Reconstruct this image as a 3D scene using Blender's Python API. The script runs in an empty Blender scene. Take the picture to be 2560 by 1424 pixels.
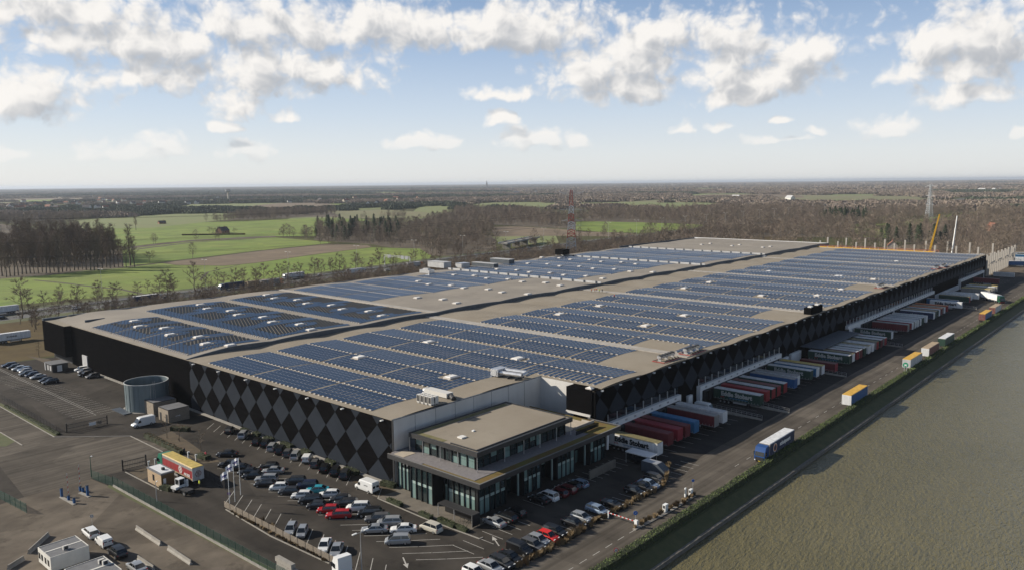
import bpy, bmesh, math, random
import numpy as np
from mathutils import Vector, Matrix, noise as mnoise

C = bpy.context.scene.collection
SC = bpy.context.scene
rnd = random.Random(7)

# ------------------------------------------------------------------ camera
H = 65.0                      # flying height of the camera above the yard
FPX, CXP, CYP = 1967.0, 1280.0, 712.0
AX = Vector((0.66226156, -0.10226375, 0.74226124))   # building's long side, seen from the camera
BX = Vector((-0.74921335, -0.07790928, 0.65773056))  # building's short side
UX = Vector((-0.00943296, -0.9917017, -0.12821369))
right = Vector((AX[0], BX[0], UX[0])); down = Vector((AX[1], BX[1], UX[1])); fwd = Vector((AX[2], BX[2], UX[2]))
cam_d = bpy.data.cameras.new('camera'); cam = bpy.data.objects.new('camera', cam_d); C.objects.link(cam)
M = Matrix.Identity(4)
for i in range(3):
    M[i][0] = right[i]; M[i][1] = -down[i]; M[i][2] = -fwd[i]
M[2][3] = H
cam.matrix_world = M
cam_d.sensor_width = 36.0; cam_d.lens = 36.0 * FPX / 2560.0
cam_d.clip_start = 1.0; cam_d.clip_end = 90000.0
SC.camera = cam

# ------------------------------------------------------------------ view, render
SC.view_settings.view_transform = 'Standard'; SC.view_settings.look = 'None'
SC.view_settings.gamma = 1.0; SC.view_settings.use_curve_mapping = False
SC.view_settings.exposure = 0.32
SC.cycles.use_denoising = True
SC.cycles.max_bounces = 5; SC.cycles.diffuse_bounces = 1; SC.cycles.glossy_bounces = 3
SC.cycles.transmission_bounces = 3; SC.cycles.transparent_max_bounces = 6; SC.cycles.volume_bounces = 0
SC.cycles.caustics_reflective = False; SC.cycles.caustics_refractive = False

# ------------------------------------------------------------------ sun
SUN = Vector((-1.05, 1.70, 1.0)).normalized()        # towards the sun
SUN_EL = math.asin(SUN.z); SUN_AZ = math.atan2(SUN.x, SUN.y)
sl = bpy.data.lights.new('sun', 'SUN'); sl.energy = 5.0; sl.angle = math.radians(0.53); sl.color = (1.0, 0.92, 0.79)
so = bpy.data.objects.new('sun', sl); C.objects.link(so)
so.rotation_euler = (-SUN).to_track_quat('-Z', 'Y').to_euler()

# ------------------------------------------------------------------ world: Nishita sky with cumulus clouds
W = bpy.data.worlds.new('World'); SC.world = W; W.use_nodes = True
nt = W.node_tree; nt.nodes.clear()
def N(tree, t, **kw):
    n = tree.nodes.new(t)
    for k, v in kw.items(): setattr(n, k, v)
    return n
def link(tree, a, b): tree.links.new(a, b)
def math_n(tree, op, a, b=None, c=None, clamp=False):
    n = tree.nodes.new('ShaderNodeMath'); n.operation = op; n.use_clamp = clamp
    for i, v in enumerate((a, b, c)):
        if v is None: continue
        if isinstance(v, (int, float)): n.inputs[i].default_value = v
        else: tree.links.new(v, n.inputs[i])
    return n.outputs[0]
def vec_n(tree, op, a, b=None):
    n = tree.nodes.new('ShaderNodeVectorMath'); n.operation = op
    for i, v in enumerate((a, b)):
        if v is None: continue
        if isinstance(v, tuple): n.inputs[i].default_value = v
        else: tree.links.new(v, n.inputs[i])
    return n.outputs['Value'] if op in ('LENGTH', 'DISTANCE', 'DOT_PRODUCT') else n.outputs[0]

# clouds: (x, y) of the centre in photo pixels turned into bearing/elevation, half width, half height, strength
CLOUDS = [(60,235,150,75,1),(380,185,165,62,1),(620,170,130,80,1),(780,180,210,72,1),(590,262,85,45,.9),(420,360,80,42,.75),(300,375,130,38,.55),
 (620,375,70,35,.55),(560,318,42,20,.7),(330,90,330,78,1),(700,60,330,85,1),(1000,60,380,82,1),(1290,60,290,90,1),(120,20,330,62,1),(1470,170,140,75,1.1),(1590,120,130,110,1.1),(1570,205,170,70,1.1),
 (1825,115,110,110,1.1),(1990,135,125,105,1.1),(1880,185,190,80,1.1),(1860,235,130,40,1),(2440,90,190,110,1.1),(2380,165,150,52,.9),(2410,230,120,42,.9),(1250,295,55,25,.8),
 (1330,345,110,45,.8),(1440,355,65,30,.7),(1100,365,80,25,.5),(1040,350,110,35,.45),(2215,320,85,36,.9),(1705,320,38,20,.8),(1795,318,36,18,.7),(1920,345,80,16,.5),
 (2020,325,36,14,.5),(1960,300,26,12,.5),(1240,230,110,32,.5),(720,290,70,24,.4),(20,380,60,22,.5),(1680,75,120,70,.55),(2560,330,40,20,.4)]
AZ0 = math.atan2(fwd.y, fwd.x)
def px_to_ae(px, py):
    d = Vector((px - CXP, py - CYP, FPX)); w = Vector((AX.dot(d), BX.dot(d), UX.dot(d)))
    return (math.atan2(w.y, w.x) - AZ0), math.atan2(w.z, math.hypot(w.x, w.y))
grp = bpy.data.node_groups.new('cloud_density', 'ShaderNodeTree')
grp.interface.new_socket('P', in_out='INPUT', socket_type='NodeSocketVector')
grp.interface.new_socket('Detail', in_out='INPUT', socket_type='NodeSocketFloat')
grp.interface.new_socket('D', in_out='OUTPUT', socket_type='NodeSocketFloat')
gi = grp.nodes.new('NodeGroupInput'); go = grp.nodes.new('NodeGroupOutput')
P = gi.outputs[0]                                     # (bearing, elevation, elevation)
nw = N(grp, 'ShaderNodeTexNoise'); nw.noise_dimensions = '2D'; nw.inputs['Scale'].default_value = 26; nw.inputs['Detail'].default_value = 1.5
link(grp, P, nw.inputs['Vector'])
sw = N(grp, 'ShaderNodeSeparateColor'); link(grp, nw.outputs['Color'], sw.inputs[0])
cw = N(grp, 'ShaderNodeCombineXYZ'); link(grp, math_n(grp, 'MULTIPLY_ADD', sw.outputs[0], .036, -.018), cw.inputs[0])
wy = math_n(grp, 'MULTIPLY_ADD', sw.outputs[1], .018, -.009); link(grp, wy, cw.inputs[1]); link(grp, wy, cw.inputs[2])
PW = vec_n(grp, 'ADD', P, cw.outputs[0])
best = None
for (cx, cy, rx, ry, st) in CLOUDS:                  # ellipses with a flatter underside
    a, e = px_to_ae(cx, cy + .25*ry); kx, ky = FPX / (rx*1.08*st**.3), FPX / (ry*1.2*st**.3)
    n = grp.nodes.new('ShaderNodeVectorMath'); n.operation = 'MULTIPLY_ADD'; link(grp, PW, n.inputs[0])
    n.inputs[1].default_value = (kx, ky, -1.9*ky); n.inputs[2].default_value = (-a*kx, -e*ky, 1.9*e*ky)
    l = vec_n(grp, 'LENGTH', vec_n(grp, 'MAXIMUM', n.outputs[0], (-1e6, 0, 0)))
    best = l if best is None else math_n(grp, 'MINIMUM', best, l)
best = math_n(grp, 'MULTIPLY_ADD', best, -1.0, 1.0)
# outside the picture the clouds go on, thinned out to lower the ambient light
nb = N(grp, 'ShaderNodeTexNoise'); nb.noise_dimensions = '2D'; nb.inputs['Scale'].default_value = 9; nb.inputs['Detail'].default_value = 2
link(grp, vec_n(grp, 'MULTIPLY', PW, (1.0, 1.6, 1.0)), nb.inputs['Vector'])
sep = N(grp, 'ShaderNodeSeparateXYZ'); link(grp, P, sep.inputs[0])
aabs = math_n(grp, 'ABSOLUTE', sep.outputs[0])
out_a = math_n(grp, 'MULTIPLY', math_n(grp, 'SUBTRACT', aabs, 0.62), 8.0, clamp=True)
out_e = math_n(grp, 'MULTIPLY', math_n(grp, 'SUBTRACT', sep.outputs[1], 0.25), 12.0, clamp=True)
outm = math_n(grp, 'MAXIMUM', out_a, out_e)
gen = math_n(grp, 'MULTIPLY', math_n(grp, 'MULTIPLY_ADD', nb.outputs['Fac'], 5.0, -3.05), outm)
gen = math_n(grp, 'SUBTRACT', gen, math_n(grp, 'SUBTRACT', 1.0, outm))
best = math_n(grp, 'MAXIMUM', best, gen)
nf = N(grp, 'ShaderNodeTexNoise'); nf.noise_dimensions = '2D'; nf.inputs['Scale'].default_value = 25; link(grp, gi.outputs[1], nf.inputs['Detail']); nf.inputs['Roughness'].default_value = 0.56
link(grp, vec_n(grp, 'MULTIPLY', P, (1.0, 1.25, 1.0)), nf.inputs['Vector'])
vo = N(grp, 'ShaderNodeTexVoronoi'); vo.voronoi_dimensions = '2D'; vo.inputs['Scale'].default_value = 46; vo.inputs['Detail'].default_value = 2.0; vo.inputs['Roughness'].default_value = .55
link(grp, PW, vo.inputs['Vector'])
dens = math_n(grp, 'ADD', best, math_n(grp, 'MULTIPLY_ADD', nf.outputs['Fac'], 1.22, -0.50))
dens = math_n(grp, 'SUBTRACT', dens, math_n(grp, 'MULTIPLY_ADD', vo.outputs['Distance'], .42, -.19))
link(grp, dens, go.inputs[0])

tc = N(nt, 'ShaderNodeTexCoord')
sp = N(nt, 'ShaderNodeSeparateXYZ'); link(nt, tc.outputs['Generated'], sp.inputs[0])
# bearing measured from the view axis so that it does not wrap inside the picture
cz, sz = math.cos(AZ0), math.sin(AZ0)
fx = math_n(nt, 'ADD', math_n(nt, 'MULTIPLY', sp.outputs[0], cz), math_n(nt, 'MULTIPLY', sp.outputs[1], sz))
fy = math_n(nt, 'ADD', math_n(nt, 'MULTIPLY', sp.outputs[0], -sz), math_n(nt, 'MULTIPLY', sp.outputs[1], cz))
az = math_n(nt, 'ARCTAN2', fy, fx); el = math_n(nt, 'ARCSINE', sp.outputs[2])
cb = N(nt, 'ShaderNodeCombineXYZ'); link(nt, az, cb.inputs[0]); link(nt, el, cb.inputs[1]); link(nt, el, cb.inputs[2])
g1 = N(nt, 'ShaderNodeGroup'); g1.node_tree = grp; g1.inputs[1].default_value = 6.0; link(nt, cb.outputs[0], g1.inputs[0])
g2 = N(nt, 'ShaderNodeGroup'); g2.node_tree = grp; g2.inputs[1].default_value = 1.0; link(nt, vec_n(nt, 'ADD', cb.outputs[0], (0.012, 0.018, 0.018)), g2.inputs[0])
def smooth(tree, v, lo, hi):
    n = N(tree, 'ShaderNodeMapRange'); n.interpolation_type = 'SMOOTHSTEP'
    n.inputs['From Min'].default_value = lo; n.inputs['From Max'].default_value = hi
    link(tree, v, n.inputs['Value']); return n.outputs['Result']
alpha = smooth(nt, g1.outputs[0], -0.06, 0.62)
diff = math_n(nt, 'SUBTRACT', g1.outputs[0], g2.outputs[0])
lit = smooth(nt, diff, -0.85, 0.6)
above = smooth(nt, g2.outputs[0], 0.25, 1.05)          # cloud mass overhead: grey base
litc = math_n(nt, 'MULTIPLY', math_n(nt, 'MULTIPLY_ADD', lit, 0.55, 0.45), math_n(nt, 'MULTIPLY_ADD', above, -0.55, 1.0))
ramp = N(nt, 'ShaderNodeMix', data_type='RGBA'); link(nt, litc, ramp.inputs['Factor'])
CLOUD_K = 12.2
ramp.inputs['A'].default_value = (0.36 * CLOUD_K, 0.395 * CLOUD_K, 0.45 * CLOUD_K, 1)
ramp.inputs['B'].default_value = (1.0 * CLOUD_K, 0.965 * CLOUD_K, 0.92 * CLOUD_K, 1)
sky = N(nt, 'ShaderNodeTexSky', sky_type='NISHITA'); sky.sun_disc = False
sky.sun_elevation = SUN_EL; sky.sun_rotation = SUN_AZ; sky.altitude = 20; sky.air_density = 1.0; sky.dust_density = 0.6; sky.ozone_density = 2.0
# thin the clouds out into the haze near the horizon
fade = smooth(nt, el, 0.005, 0.085)
alpha = math_n(nt, 'MULTIPLY', alpha, math_n(nt, 'MULTIPLY_ADD', fade, 0.75, 0.22))
alpha = math_n(nt, 'MULTIPLY', alpha, smooth(nt, el, -0.01, 0.02))
# moist air: the sky pales towards the horizon all the way round
cr_ = N(nt, 'ShaderNodeValToRGB'); link(nt, math_n(nt, 'MULTIPLY', el, 4.0, clamp=True), cr_.inputs[0])
els = cr_.color_ramp.elements; els[0].position = 0.0; els[0].color = (.90,.905,.90,1); els[1].position = 1.0; els[1].color = (.30,.46,.76,1)
for po, c in ((.14,(.85,.89,.92)),(.34,(.69,.79,.92)),(.62,(.50,.64,.87))): q = els.new(po); q.color = (*c,1)
sc_n = vec_n(nt, 'MULTIPLY', cr_.outputs[0], (12.6,12.6,12.6))
pale = N(nt, 'ShaderNodeMix', data_type='RGBA'); link(nt, sky.outputs[0], pale.inputs['A']); link(nt, sc_n, pale.inputs['B'])
link(nt, math_n(nt, 'MULTIPLY_ADD', smooth(nt, el, 0.05, 0.5), -0.8, 0.80), pale.inputs['Factor'])
mx = N(nt, 'ShaderNodeMix', data_type='RGBA'); link(nt, alpha, mx.inputs['Factor'])
link(nt, pale.outputs['Result'], mx.inputs['A']); link(nt, ramp.outputs['Result'], mx.inputs['B'])
bg = N(nt, 'ShaderNodeBackground'); bg.inputs['Strength'].default_value = 0.064
link(nt, mx.outputs['Result'], bg.inputs['Color'])
W.cycles.sampling_method = 'NONE'
wo = N(nt, 'ShaderNodeOutputWorld'); link(nt, bg.outputs[0], wo.inputs['Surface'])

# ------------------------------------------------------------------ helpers
def G(px, py, z=0.0):
    """photo pixel -> (x, y) where its ray meets the level z"""
    d = (px - CXP, py - CYP, FPX)
    w = (AX[0]*d[0]+AX[1]*d[1]+AX[2]*d[2], BX[0]*d[0]+BX[1]*d[1]+BX[2]*d[2], UX[0]*d[0]+UX[1]*d[1]+UX[2]*d[2])
    t = (z - H) / w[2]
    return w[0]*t, w[1]*t
def ZM(ox, oy, s): return lambda x, y, z=0.0: G(ox + x/s, oy + y/s, z)

MATS = {}
def mat(name, col, rough=0.7, metal=0.0, var=0.0, vscale=1.0, bump=0.0, bscale=20.0, col2=None, spec=0.5, detail=4.0, coord='Object', stretch=None, rand=0.0):
    if name in MATS: return MATS[name]
    m = bpy.data.materials.new(name); m.use_nodes = True; t = m.node_tree
    b = t.nodes['Principled BSDF']
    b.inputs['Roughness'].default_value = rough; b.inputs['Metallic'].default_value = metal
    b.inputs['Specular IOR Level'].default_value = spec
    c4 = (*col, 1)
    b.inputs['Base Color'].default_value = c4
    vec = None
    if var > 0 or bump > 0:
        tcn = N(t, 'ShaderNodeTexCoord'); vec = tcn.outputs[coord]
        if coord == 'World':
            vec = None
        if stretch:
            vec = vec_n(t, 'MULTIPLY', vec, stretch)
    last = None
    if var > 0:
        nz = N(t, 'ShaderNodeTexNoise'); nz.inputs['Scale'].default_value = vscale; nz.inputs['Detail'].default_value = detail; nz.inputs['Roughness'].default_value = .62
        link(t, vec, nz.inputs['Vector'])
        mr = N(t, 'ShaderNodeMapRange'); mr.inputs['From Min'].default_value = .3; mr.inputs['From Max'].default_value = .7
        link(t, nz.outputs['Fac'], mr.inputs['Value'])
        mm = N(t, 'ShaderNodeMix', data_type='RGBA'); link(t, mr.outputs[0], mm.inputs['Factor'])
        if col2 is None:
            mm.inputs['A'].default_value = tuple(c*(1-var) for c in col) + (1,); mm.inputs['B'].default_value = tuple(min(1, c*(1+var)) for c in col) + (1,)
        else:
            mm.inputs['A'].default_value = c4; mm.inputs['B'].default_value = (*col2, 1)
        last = mm.outputs['Result']
    if rand > 0:
        oi = N(t, 'ShaderNodeObjectInfo')
        hs = N(t, 'ShaderNodeHueSaturation')
        link(t, math_n(t, 'MULTIPLY_ADD', oi.outputs['Random'], rand*2, 1-rand), hs.inputs['Value'])
        r2 = math_n(t, 'FRACT', math_n(t, 'MULTIPLY', oi.outputs['Random'], 17.3))
        link(t, math_n(t, 'MULTIPLY_ADD', r2, 0.022, 0.487), hs.inputs['Hue'])
        if last is not None: link(t, last, hs.inputs['Color'])
        else: hs.inputs['Color'].default_value = c4
        last = hs.outputs['Color']
    if last is not None: link(t, last, b.inputs['Base Color'])
    if bump > 0:
        nz2 = N(t, 'ShaderNodeTexNoise'); nz2.inputs['Scale'].default_value = bscale; nz2.inputs['Detail'].default_value = 4
        link(t, vec, nz2.inputs['Vector'])
        bp = N(t, 'ShaderNodeBump'); bp.inputs['Strength'].default_value = bump; link(t, nz2.outputs['Fac'], bp.inputs['Height'])
        link(t, bp.outputs[0], b.inputs['Normal'])
    MATS[name] = m
    return m

class MB:
    """collects shapes of one part, then links them as one mesh object"""
    def __init__(s): s.v = []; s.f = []; s.m = []; s.cur = 0
    def add(s, vs, fs, m=None):
        o = len(s.v); s.v += [(float(v[0]), float(v[1]), float(v[2])) for v in vs]; s.f += [tuple(i+o for i in f) for f in fs]
        s.m += [s.cur if m is None else m]*len(fs); return s
    def box(s, x0, x1, y0, y1, z0, z1, m=None):
        return s.add([(x0,y0,z0),(x1,y0,z0),(x1,y1,z0),(x0,y1,z0),(x0,y0,z1),(x1,y0,z1),(x1,y1,z1),(x0,y1,z1)],
                     [(0,3,2,1),(4,5,6,7),(0,1,5,4),(1,2,6,5),(2,3,7,6),(3,0,4,7)], m)
    def prism(s, poly, z0, z1, m=None, top=True):
        n = len(poly); a = sum(poly[i][0]*poly[(i+1)%n][1]-poly[(i+1)%n][0]*poly[i][1] for i in range(n))
        if a < 0: poly = poly[::-1]
        f = [(i, (i+1)%n, (i+1)%n+n, i+n) for i in range(n)]
        f += [tuple(range(n, 2*n)), tuple(range(n-1, -1, -1))]
        return s.add([(x,y,z0) for x,y in poly]+[(x,y,z1) for x,y in poly], f, m)
    def extr(s, prof, axis, a0, a1, m=None):
        """closed profile in the plane normal to axis (0:x -> (y,z), 1:y -> (x,z)), swept a0..a1"""
        n = len(prof)
        mk = (lambda a, p: (a, p[0], p[1])) if axis == 0 else (lambda a, p: (p[0], a, p[1]))
        f = [(i, (i+1)%n, (i+1)%n+n, i+n) for i in range(n)] + [tuple(range(n)), tuple(range(2*n-1, n-1, -1))]
        return s.add([mk(a0,p) for p in prof]+[mk(a1,p) for p in prof], f, m)
    def tube(s, p, q, r0, r1=None, n=6, m=None, caps=True):
        r1 = r0 if r1 is None else r1
        p = Vector(p); q = Vector(q); d = (q-p)
        if d.length < 1e-6: return s
        d.normalize(); u = d.orthogonal().normalized(); w = d.cross(u)
        vs = []
        for c, r in ((p, r0), (q, r1)):
            for i in range(n):
                a = 2*math.pi*i/n; vs.append(c + (u*math.cos(a)+w*math.sin(a))*r)
        f = [(i, (i+1)%n, (i+1)%n+n, i+n) for i in range(n)]
        if caps: f += [tuple(range(n-1,-1,-1)), tuple(range(n, 2*n))]
        return s.add(vs, f, m)
    def quad(s, a, b, c, d, m=None): return s.add([a,b,c,d], [(0,1,2,3)], m)
    def bar(s, p, q, w, h, m=None):
        p = Vector(p); q = Vector(q); d = (q-p).normalized(); sd = d.cross(Vector((0,0,1)))
        if sd.length < 1e-4: sd = Vector((1,0,0))
        sd.normalize(); up = sd.cross(d)
        vs = []
        for c in (p, q):
            for a, b in ((-1,-1),(1,-1),(1,1),(-1,1)): vs.append(c+sd*(a*w/2)+up*(b*h/2))
        return s.add(vs, [(0,1,5,4),(1,2,6,5),(2,3,7,6),(3,0,4,7),(3,2,1,0),(4,5,6,7)], m)
    def mesh(s, name, mats, smooth=False):
        me = bpy.data.meshes.new(name); me.from_pydata(s.v, [], s.f)
        if not isinstance(mats, (list, tuple)): mats = [mats]
        for m in mats: me.materials.append(m)
        if len(mats) > 1: me.polygons.foreach_set('material_index', s.m)
        if smooth: me.polygons.foreach_set('use_smooth', [True]*len(s.f))
        bm = bmesh.new(); bm.from_mesh(me); bmesh.ops.recalc_face_normals(bm, faces=bm.faces); bm.to_mesh(me); bm.free()
        me.update(); return me
    def build(s, name, mats, parent=None, loc=None, rz=0.0, smooth=False):
        return obj(name, s.mesh(name, mats, smooth), parent, loc, rz)

def obj(name, me, parent=None, loc=None, rz=0.0):
    o = bpy.data.objects.new(name, me); C.objects.link(o)
    if parent is not None: o.parent = parent
    if loc is not None: o.location = loc
    if rz: o.rotation_euler = (0, 0, rz)
    return o
def tag(o, label, cat, group=None):
    o['label'] = label; o['category'] = cat
    if group: o['group'] = group
    return o
def thing(name, label, cat, loc=(0,0,0), rz=0.0, group=None):
    o = bpy.data.objects.new(name, None); C.objects.link(o); o.empty_display_size = .5
    o.location = loc; o.rotation_euler = (0,0,rz)
    return tag(o, label, cat, group)
def struct(o, kind='structure'): o['kind'] = kind; return o
_txt = {}
def text_mesh(s, size, m, extr=0.01, offset=0.0, align='CENTER'):
    key = (s, size, m.name, align, offset)
    if key in _txt: return _txt[key]
    cu = bpy.data.curves.new('lettering', 'FONT'); cu.body = s; cu.size = size; cu.extrude = extr; cu.offset = offset
    cu.align_x = align; cu.resolution_u = 2
    o = bpy.data.objects.new('lettering', cu); C.objects.link(o)
    bpy.context.view_layer.update()
    me = bpy.data.meshes.new_from_object(o.evaluated_get(bpy.context.evaluated_depsgraph_get()))
    bpy.data.objects.remove(o); me.materials.clear(); me.materials.append(m); me.name = 'lettering'
    _txt[key] = me; return me
# ================================================================== GROUND
m_ground = mat('winter_ground', spec=.08, col=(0.075,0.068,0.036), rough=.95, var=.45, vscale=.012, detail=8, col2=(0.10,0.105,0.045))
m_grass = mat('grass_field', (0.120,0.195,0.012), .95, var=.2, vscale=.012, detail=10, col2=(0.195,0.23,0.036))
m_grass2 = mat('grass_field_pale', (0.15,0.19,0.055), .95, var=.2, vscale=.02, detail=8, col2=(0.19,0.19,0.075))
m_grass3 = mat('grass_field_dull', (0.15,0.16,0.065), .95, var=.2, vscale=.01, detail=8, col2=(0.2,0.17,0.085))
m_plough = mat('ploughed_earth', (0.15,0.105,0.068), .95, var=.3, vscale=.05, detail=10, col2=(0.20,0.15,0.09), stretch=(.3,1.6,1))
m_asph = mat('asphalt', spec=.08, col=(0.040,0.036,0.032), rough=.88, var=.3, vscale=.09, detail=9, col2=(0.078,0.068,0.058), bump=.15, bscale=6)
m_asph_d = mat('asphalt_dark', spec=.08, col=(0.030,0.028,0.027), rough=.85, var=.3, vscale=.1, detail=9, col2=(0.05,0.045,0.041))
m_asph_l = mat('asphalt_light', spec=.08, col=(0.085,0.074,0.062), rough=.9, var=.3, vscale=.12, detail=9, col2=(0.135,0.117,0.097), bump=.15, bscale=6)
m_conc = mat('concrete_yard', spec=.08, col=(0.088,0.074,0.060), rough=.9, var=.3, vscale=.09, detail=10, col2=(0.185,0.155,0.122), bump=.2, bscale=5)
m_conc2 = mat('concrete', (0.28,0.26,0.23), .85, var=.22, vscale=.5, detail=8)
m_pave = mat('paving_brown', (0.15,0.13,0.105), .9, var=.2, vscale=.4, detail=8)
m_paint = mat('road_paint', (0.40,0.38,0.345), .7, var=.25, vscale=1.2)
m_soil = mat('planting_soil', (0.06,0.045,0.03), .98, var=.4, vscale=.6, detail=8, col2=(0.11,0.08,0.045))
m_verge = mat('verge_grass', (0.06,0.075,0.024), .95, var=.4, vscale=.35, detail=9, col2=(0.10,0.10,0.04))
m_bank = mat('bank_grass', (0.05,0.058,0.022), .95, var=.4, vscale=.5, detail=9, col2=(0.085,0.085,0.035))
m_stone = mat('bank_stone', (0.13,0.12,0.105), .85, var=.35, vscale=1.2, detail=8)
m_scrubland = mat('scrub_ground', spec=.08, col=(0.085,0.062,0.036), rough=.98, var=.4, vscale=.12, detail=9, col2=(0.13,0.10,0.05))

def add_streaks(m, scale=(0.02, 1.1, 1), amt=.35, fac=.5):
    """long dark wheel tracks worn into a surface"""
    t = m.node_tree; b = t.nodes['Principled BSDF']; src = b.inputs['Base Color'].links[0].from_socket
    tcn = N(t, 'ShaderNodeTexCoord'); v = vec_n(t, 'MULTIPLY', tcn.outputs['Object'], scale)
    nz = N(t, 'ShaderNodeTexNoise'); nz.inputs['Scale'].default_value = .55; nz.inputs['Detail'].default_value = 5; link(t, v, nz.inputs['Vector'])
    mr = N(t, 'ShaderNodeMapRange'); mr.inputs['From Min'].default_value = .35; mr.inputs['From Max'].default_value = .65
    mr.inputs['To Min'].default_value = 1-amt; mr.inputs['To Max'].default_value = 1+amt*.6; link(t, nz.outputs['Fac'], mr.inputs['Value'])
    mv = vec_n(t, 'MULTIPLY', src, mr.outputs[0]); link(t, mv, b.inputs['Base Color'])
    # darker repair patches
    vo = N(t, 'ShaderNodeTexVoronoi'); vo.inputs['Scale'].default_value = .05; link(t, tcn.outputs['Object'], vo.inputs['Vector'])
    sp_ = N(t, 'ShaderNodeSeparateColor'); link(t, vo.outputs['Color'], sp_.inputs[0])
    mr2 = N(t, 'ShaderNodeMapRange'); mr2.inputs['To Min'].default_value = .82; mr2.inputs['To Max'].default_value = 1.12; link(t, sp_.outputs[0], mr2.inputs['Value'])
    link(t, vec_n(t, 'MULTIPLY', mv, mr2.outputs[0]), b.inputs['Base Color'])
def add_blotches(m, scale=.25, lo=.55):
    """dark wet and oily stains"""
    t = m.node_tree; b = t.nodes['Principled BSDF']; src = b.inputs['Base Color'].links[0].from_socket
    tcn = N(t, 'ShaderNodeTexCoord')
    nz = N(t, 'ShaderNodeTexNoise'); nz.inputs['Scale'].default_value = scale; nz.inputs['Detail'].default_value = 7; nz.inputs['Roughness'].default_value = .68; link(t, tcn.outputs['Object'], nz.inputs['Vector'])
    mr = N(t, 'ShaderNodeMapRange'); mr.inputs['From Min'].default_value = .56; mr.inputs['From Max'].default_value = .7
    mr.inputs['To Min'].default_value = 1; mr.inputs['To Max'].default_value = lo; link(t, nz.outputs['Fac'], mr.inputs['Value'])
    link(t, vec_n(t, 'MULTIPLY', src, mr.outputs[0]), b.inputs['Base Color'])
add_streaks(m_asph_l, (.03, 1.3, 1), .3); add_streaks(m_asph, (.35, .05, 1), .22); add_streaks(m_asph_d, (.9, .06, 1), .2)
add_streaks(m_grass, (.05,.9,1), .16); add_streaks(m_plough, (.05,1.2,1), .25); add_blotches(m_asph, .22, .6); add_streaks(m_conc, (.3,.5,1), .14); add_blotches(m_conc, .16, .55); add_blotches(m_asph_l, .3, .7)

LAYER = [0.0]
def sheet(name, poly, m, z, kind='structure', parent=None):
    """flat polygon laid at height z"""
    b = MB(); n = len(poly); a = sum(poly[i][0]*poly[(i+1)%n][1]-poly[(i+1)%n][0]*poly[i][1] for i in range(n))
    if a < 0: poly = poly[::-1]
    b.add([(x,y,z) for x,y in poly], [tuple(range(n))])
    me = bpy.data.meshes.new(name); me.from_pydata(b.v, [], b.f); me.materials.append(m)
    bm = bmesh.new(); bm.from_mesh(me); bmesh.ops.triangulate(bm, faces=bm.faces); bm.to_mesh(me); bm.free()
    o = obj(name, me, parent)
    if parent is None: struct(o, kind)
    return o
def pxpoly(pts, z=0.0): return [G(x, y, z) for x, y in pts]

# land on both sides of the canal, up to the horizon
b = MB(); YB = 70.6
b.add([(-29000,YB,-.03),(58000,YB,-.03),(58000,58000,-.03),(-29000,58000,-.03)], [(0,1,2,3)])
b.add([(-29000,-29000,-.03),(58000,-29000,-.03),(58000,-60,-.03),(-29000,-60,-.03)], [(0,1,2,3)])
struct(b.build('ground', m_ground))

# canal
def water_mat():
    m = bpy.data.materials.new('canal_water'); m.use_nodes = True; t = m.node_tree; b = t.nodes['Principled BSDF']
    b.inputs['Roughness'].default_value = .10; b.inputs['IOR'].default_value = 1.33
    tcn = N(t, 'ShaderNodeTexCoord')
    nz = N(t, 'ShaderNodeTexNoise'); nz.inputs['Scale'].default_value = .035; nz.inputs['Detail'].default_value = 6; link(t, tcn.outputs['Object'], nz.inputs['Vector'])
    mm = N(t, 'ShaderNodeMix', data_type='RGBA'); link(t, nz.outputs['Fac'], mm.inputs['Factor'])
    mm.inputs['A'].default_value = (.105,.092,.042,1); mm.inputs['B'].default_value = (.165,.142,.075,1); link(t, mm.outputs['Result'], b.inputs['Base Color'])
    hs = None
    for sc, st, w in ((.8,(1,2.6,1),.9),(2.6,(1.2,2.0,1),.25),(.16,(1,1.8,1),1.0)):
        n1 = N(t, 'ShaderNodeTexNoise'); n1.inputs['Scale'].default_value = sc; n1.inputs['Detail'].default_value = 3
        rot = N(t, 'ShaderNodeMapping'); rot.inputs['Rotation'].default_value = (0,0,math.radians(-35)); rot.inputs['Scale'].default_value = st
        link(t, tcn.outputs['Object'], rot.inputs['Vector']); link(t, rot.outputs[0], n1.inputs['Vector'])
        h = math_n(t, 'MULTIPLY', n1.outputs['Fac'], w); hs = h if hs is None else math_n(t, 'ADD', hs, h)
    bp = N(t, 'ShaderNodeBump'); bp.inputs['Strength'].default_value = 1.0; bp.inputs['Distance'].default_value = .42
    link(t, hs, bp.inputs['Height']); link(t, bp.outputs[0], b.inputs['Normal'])
    return m
b = MB(); b.add([(-20000,-62,-1.9),(40000,-62,-1.9),(40000,69,-1.9),(-20000,69,-1.9)], [(0,1,2,3)])
struct(b.build('canal_water', water_mat()))
b = MB(); b.add([(-3000,67.4,-1.15),(20000,67.4,-1.15),(20000,70.7,.02),(-3000,70.7,.02)], [(0,1,2,3)])
b.add([(-3000,-60,-.02),(20000,-60,-.02),(20000,-57,-2.2),(-3000,-57,-2.2)], [(0,1,2,3)])
struct(b.build('canal_bank', m_bank))
b = MB()
b.box(-600, 4000, 66.9, 67.5, -2.3, -1.1)
struct(b.build('quay_edge', m_stone))

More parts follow.
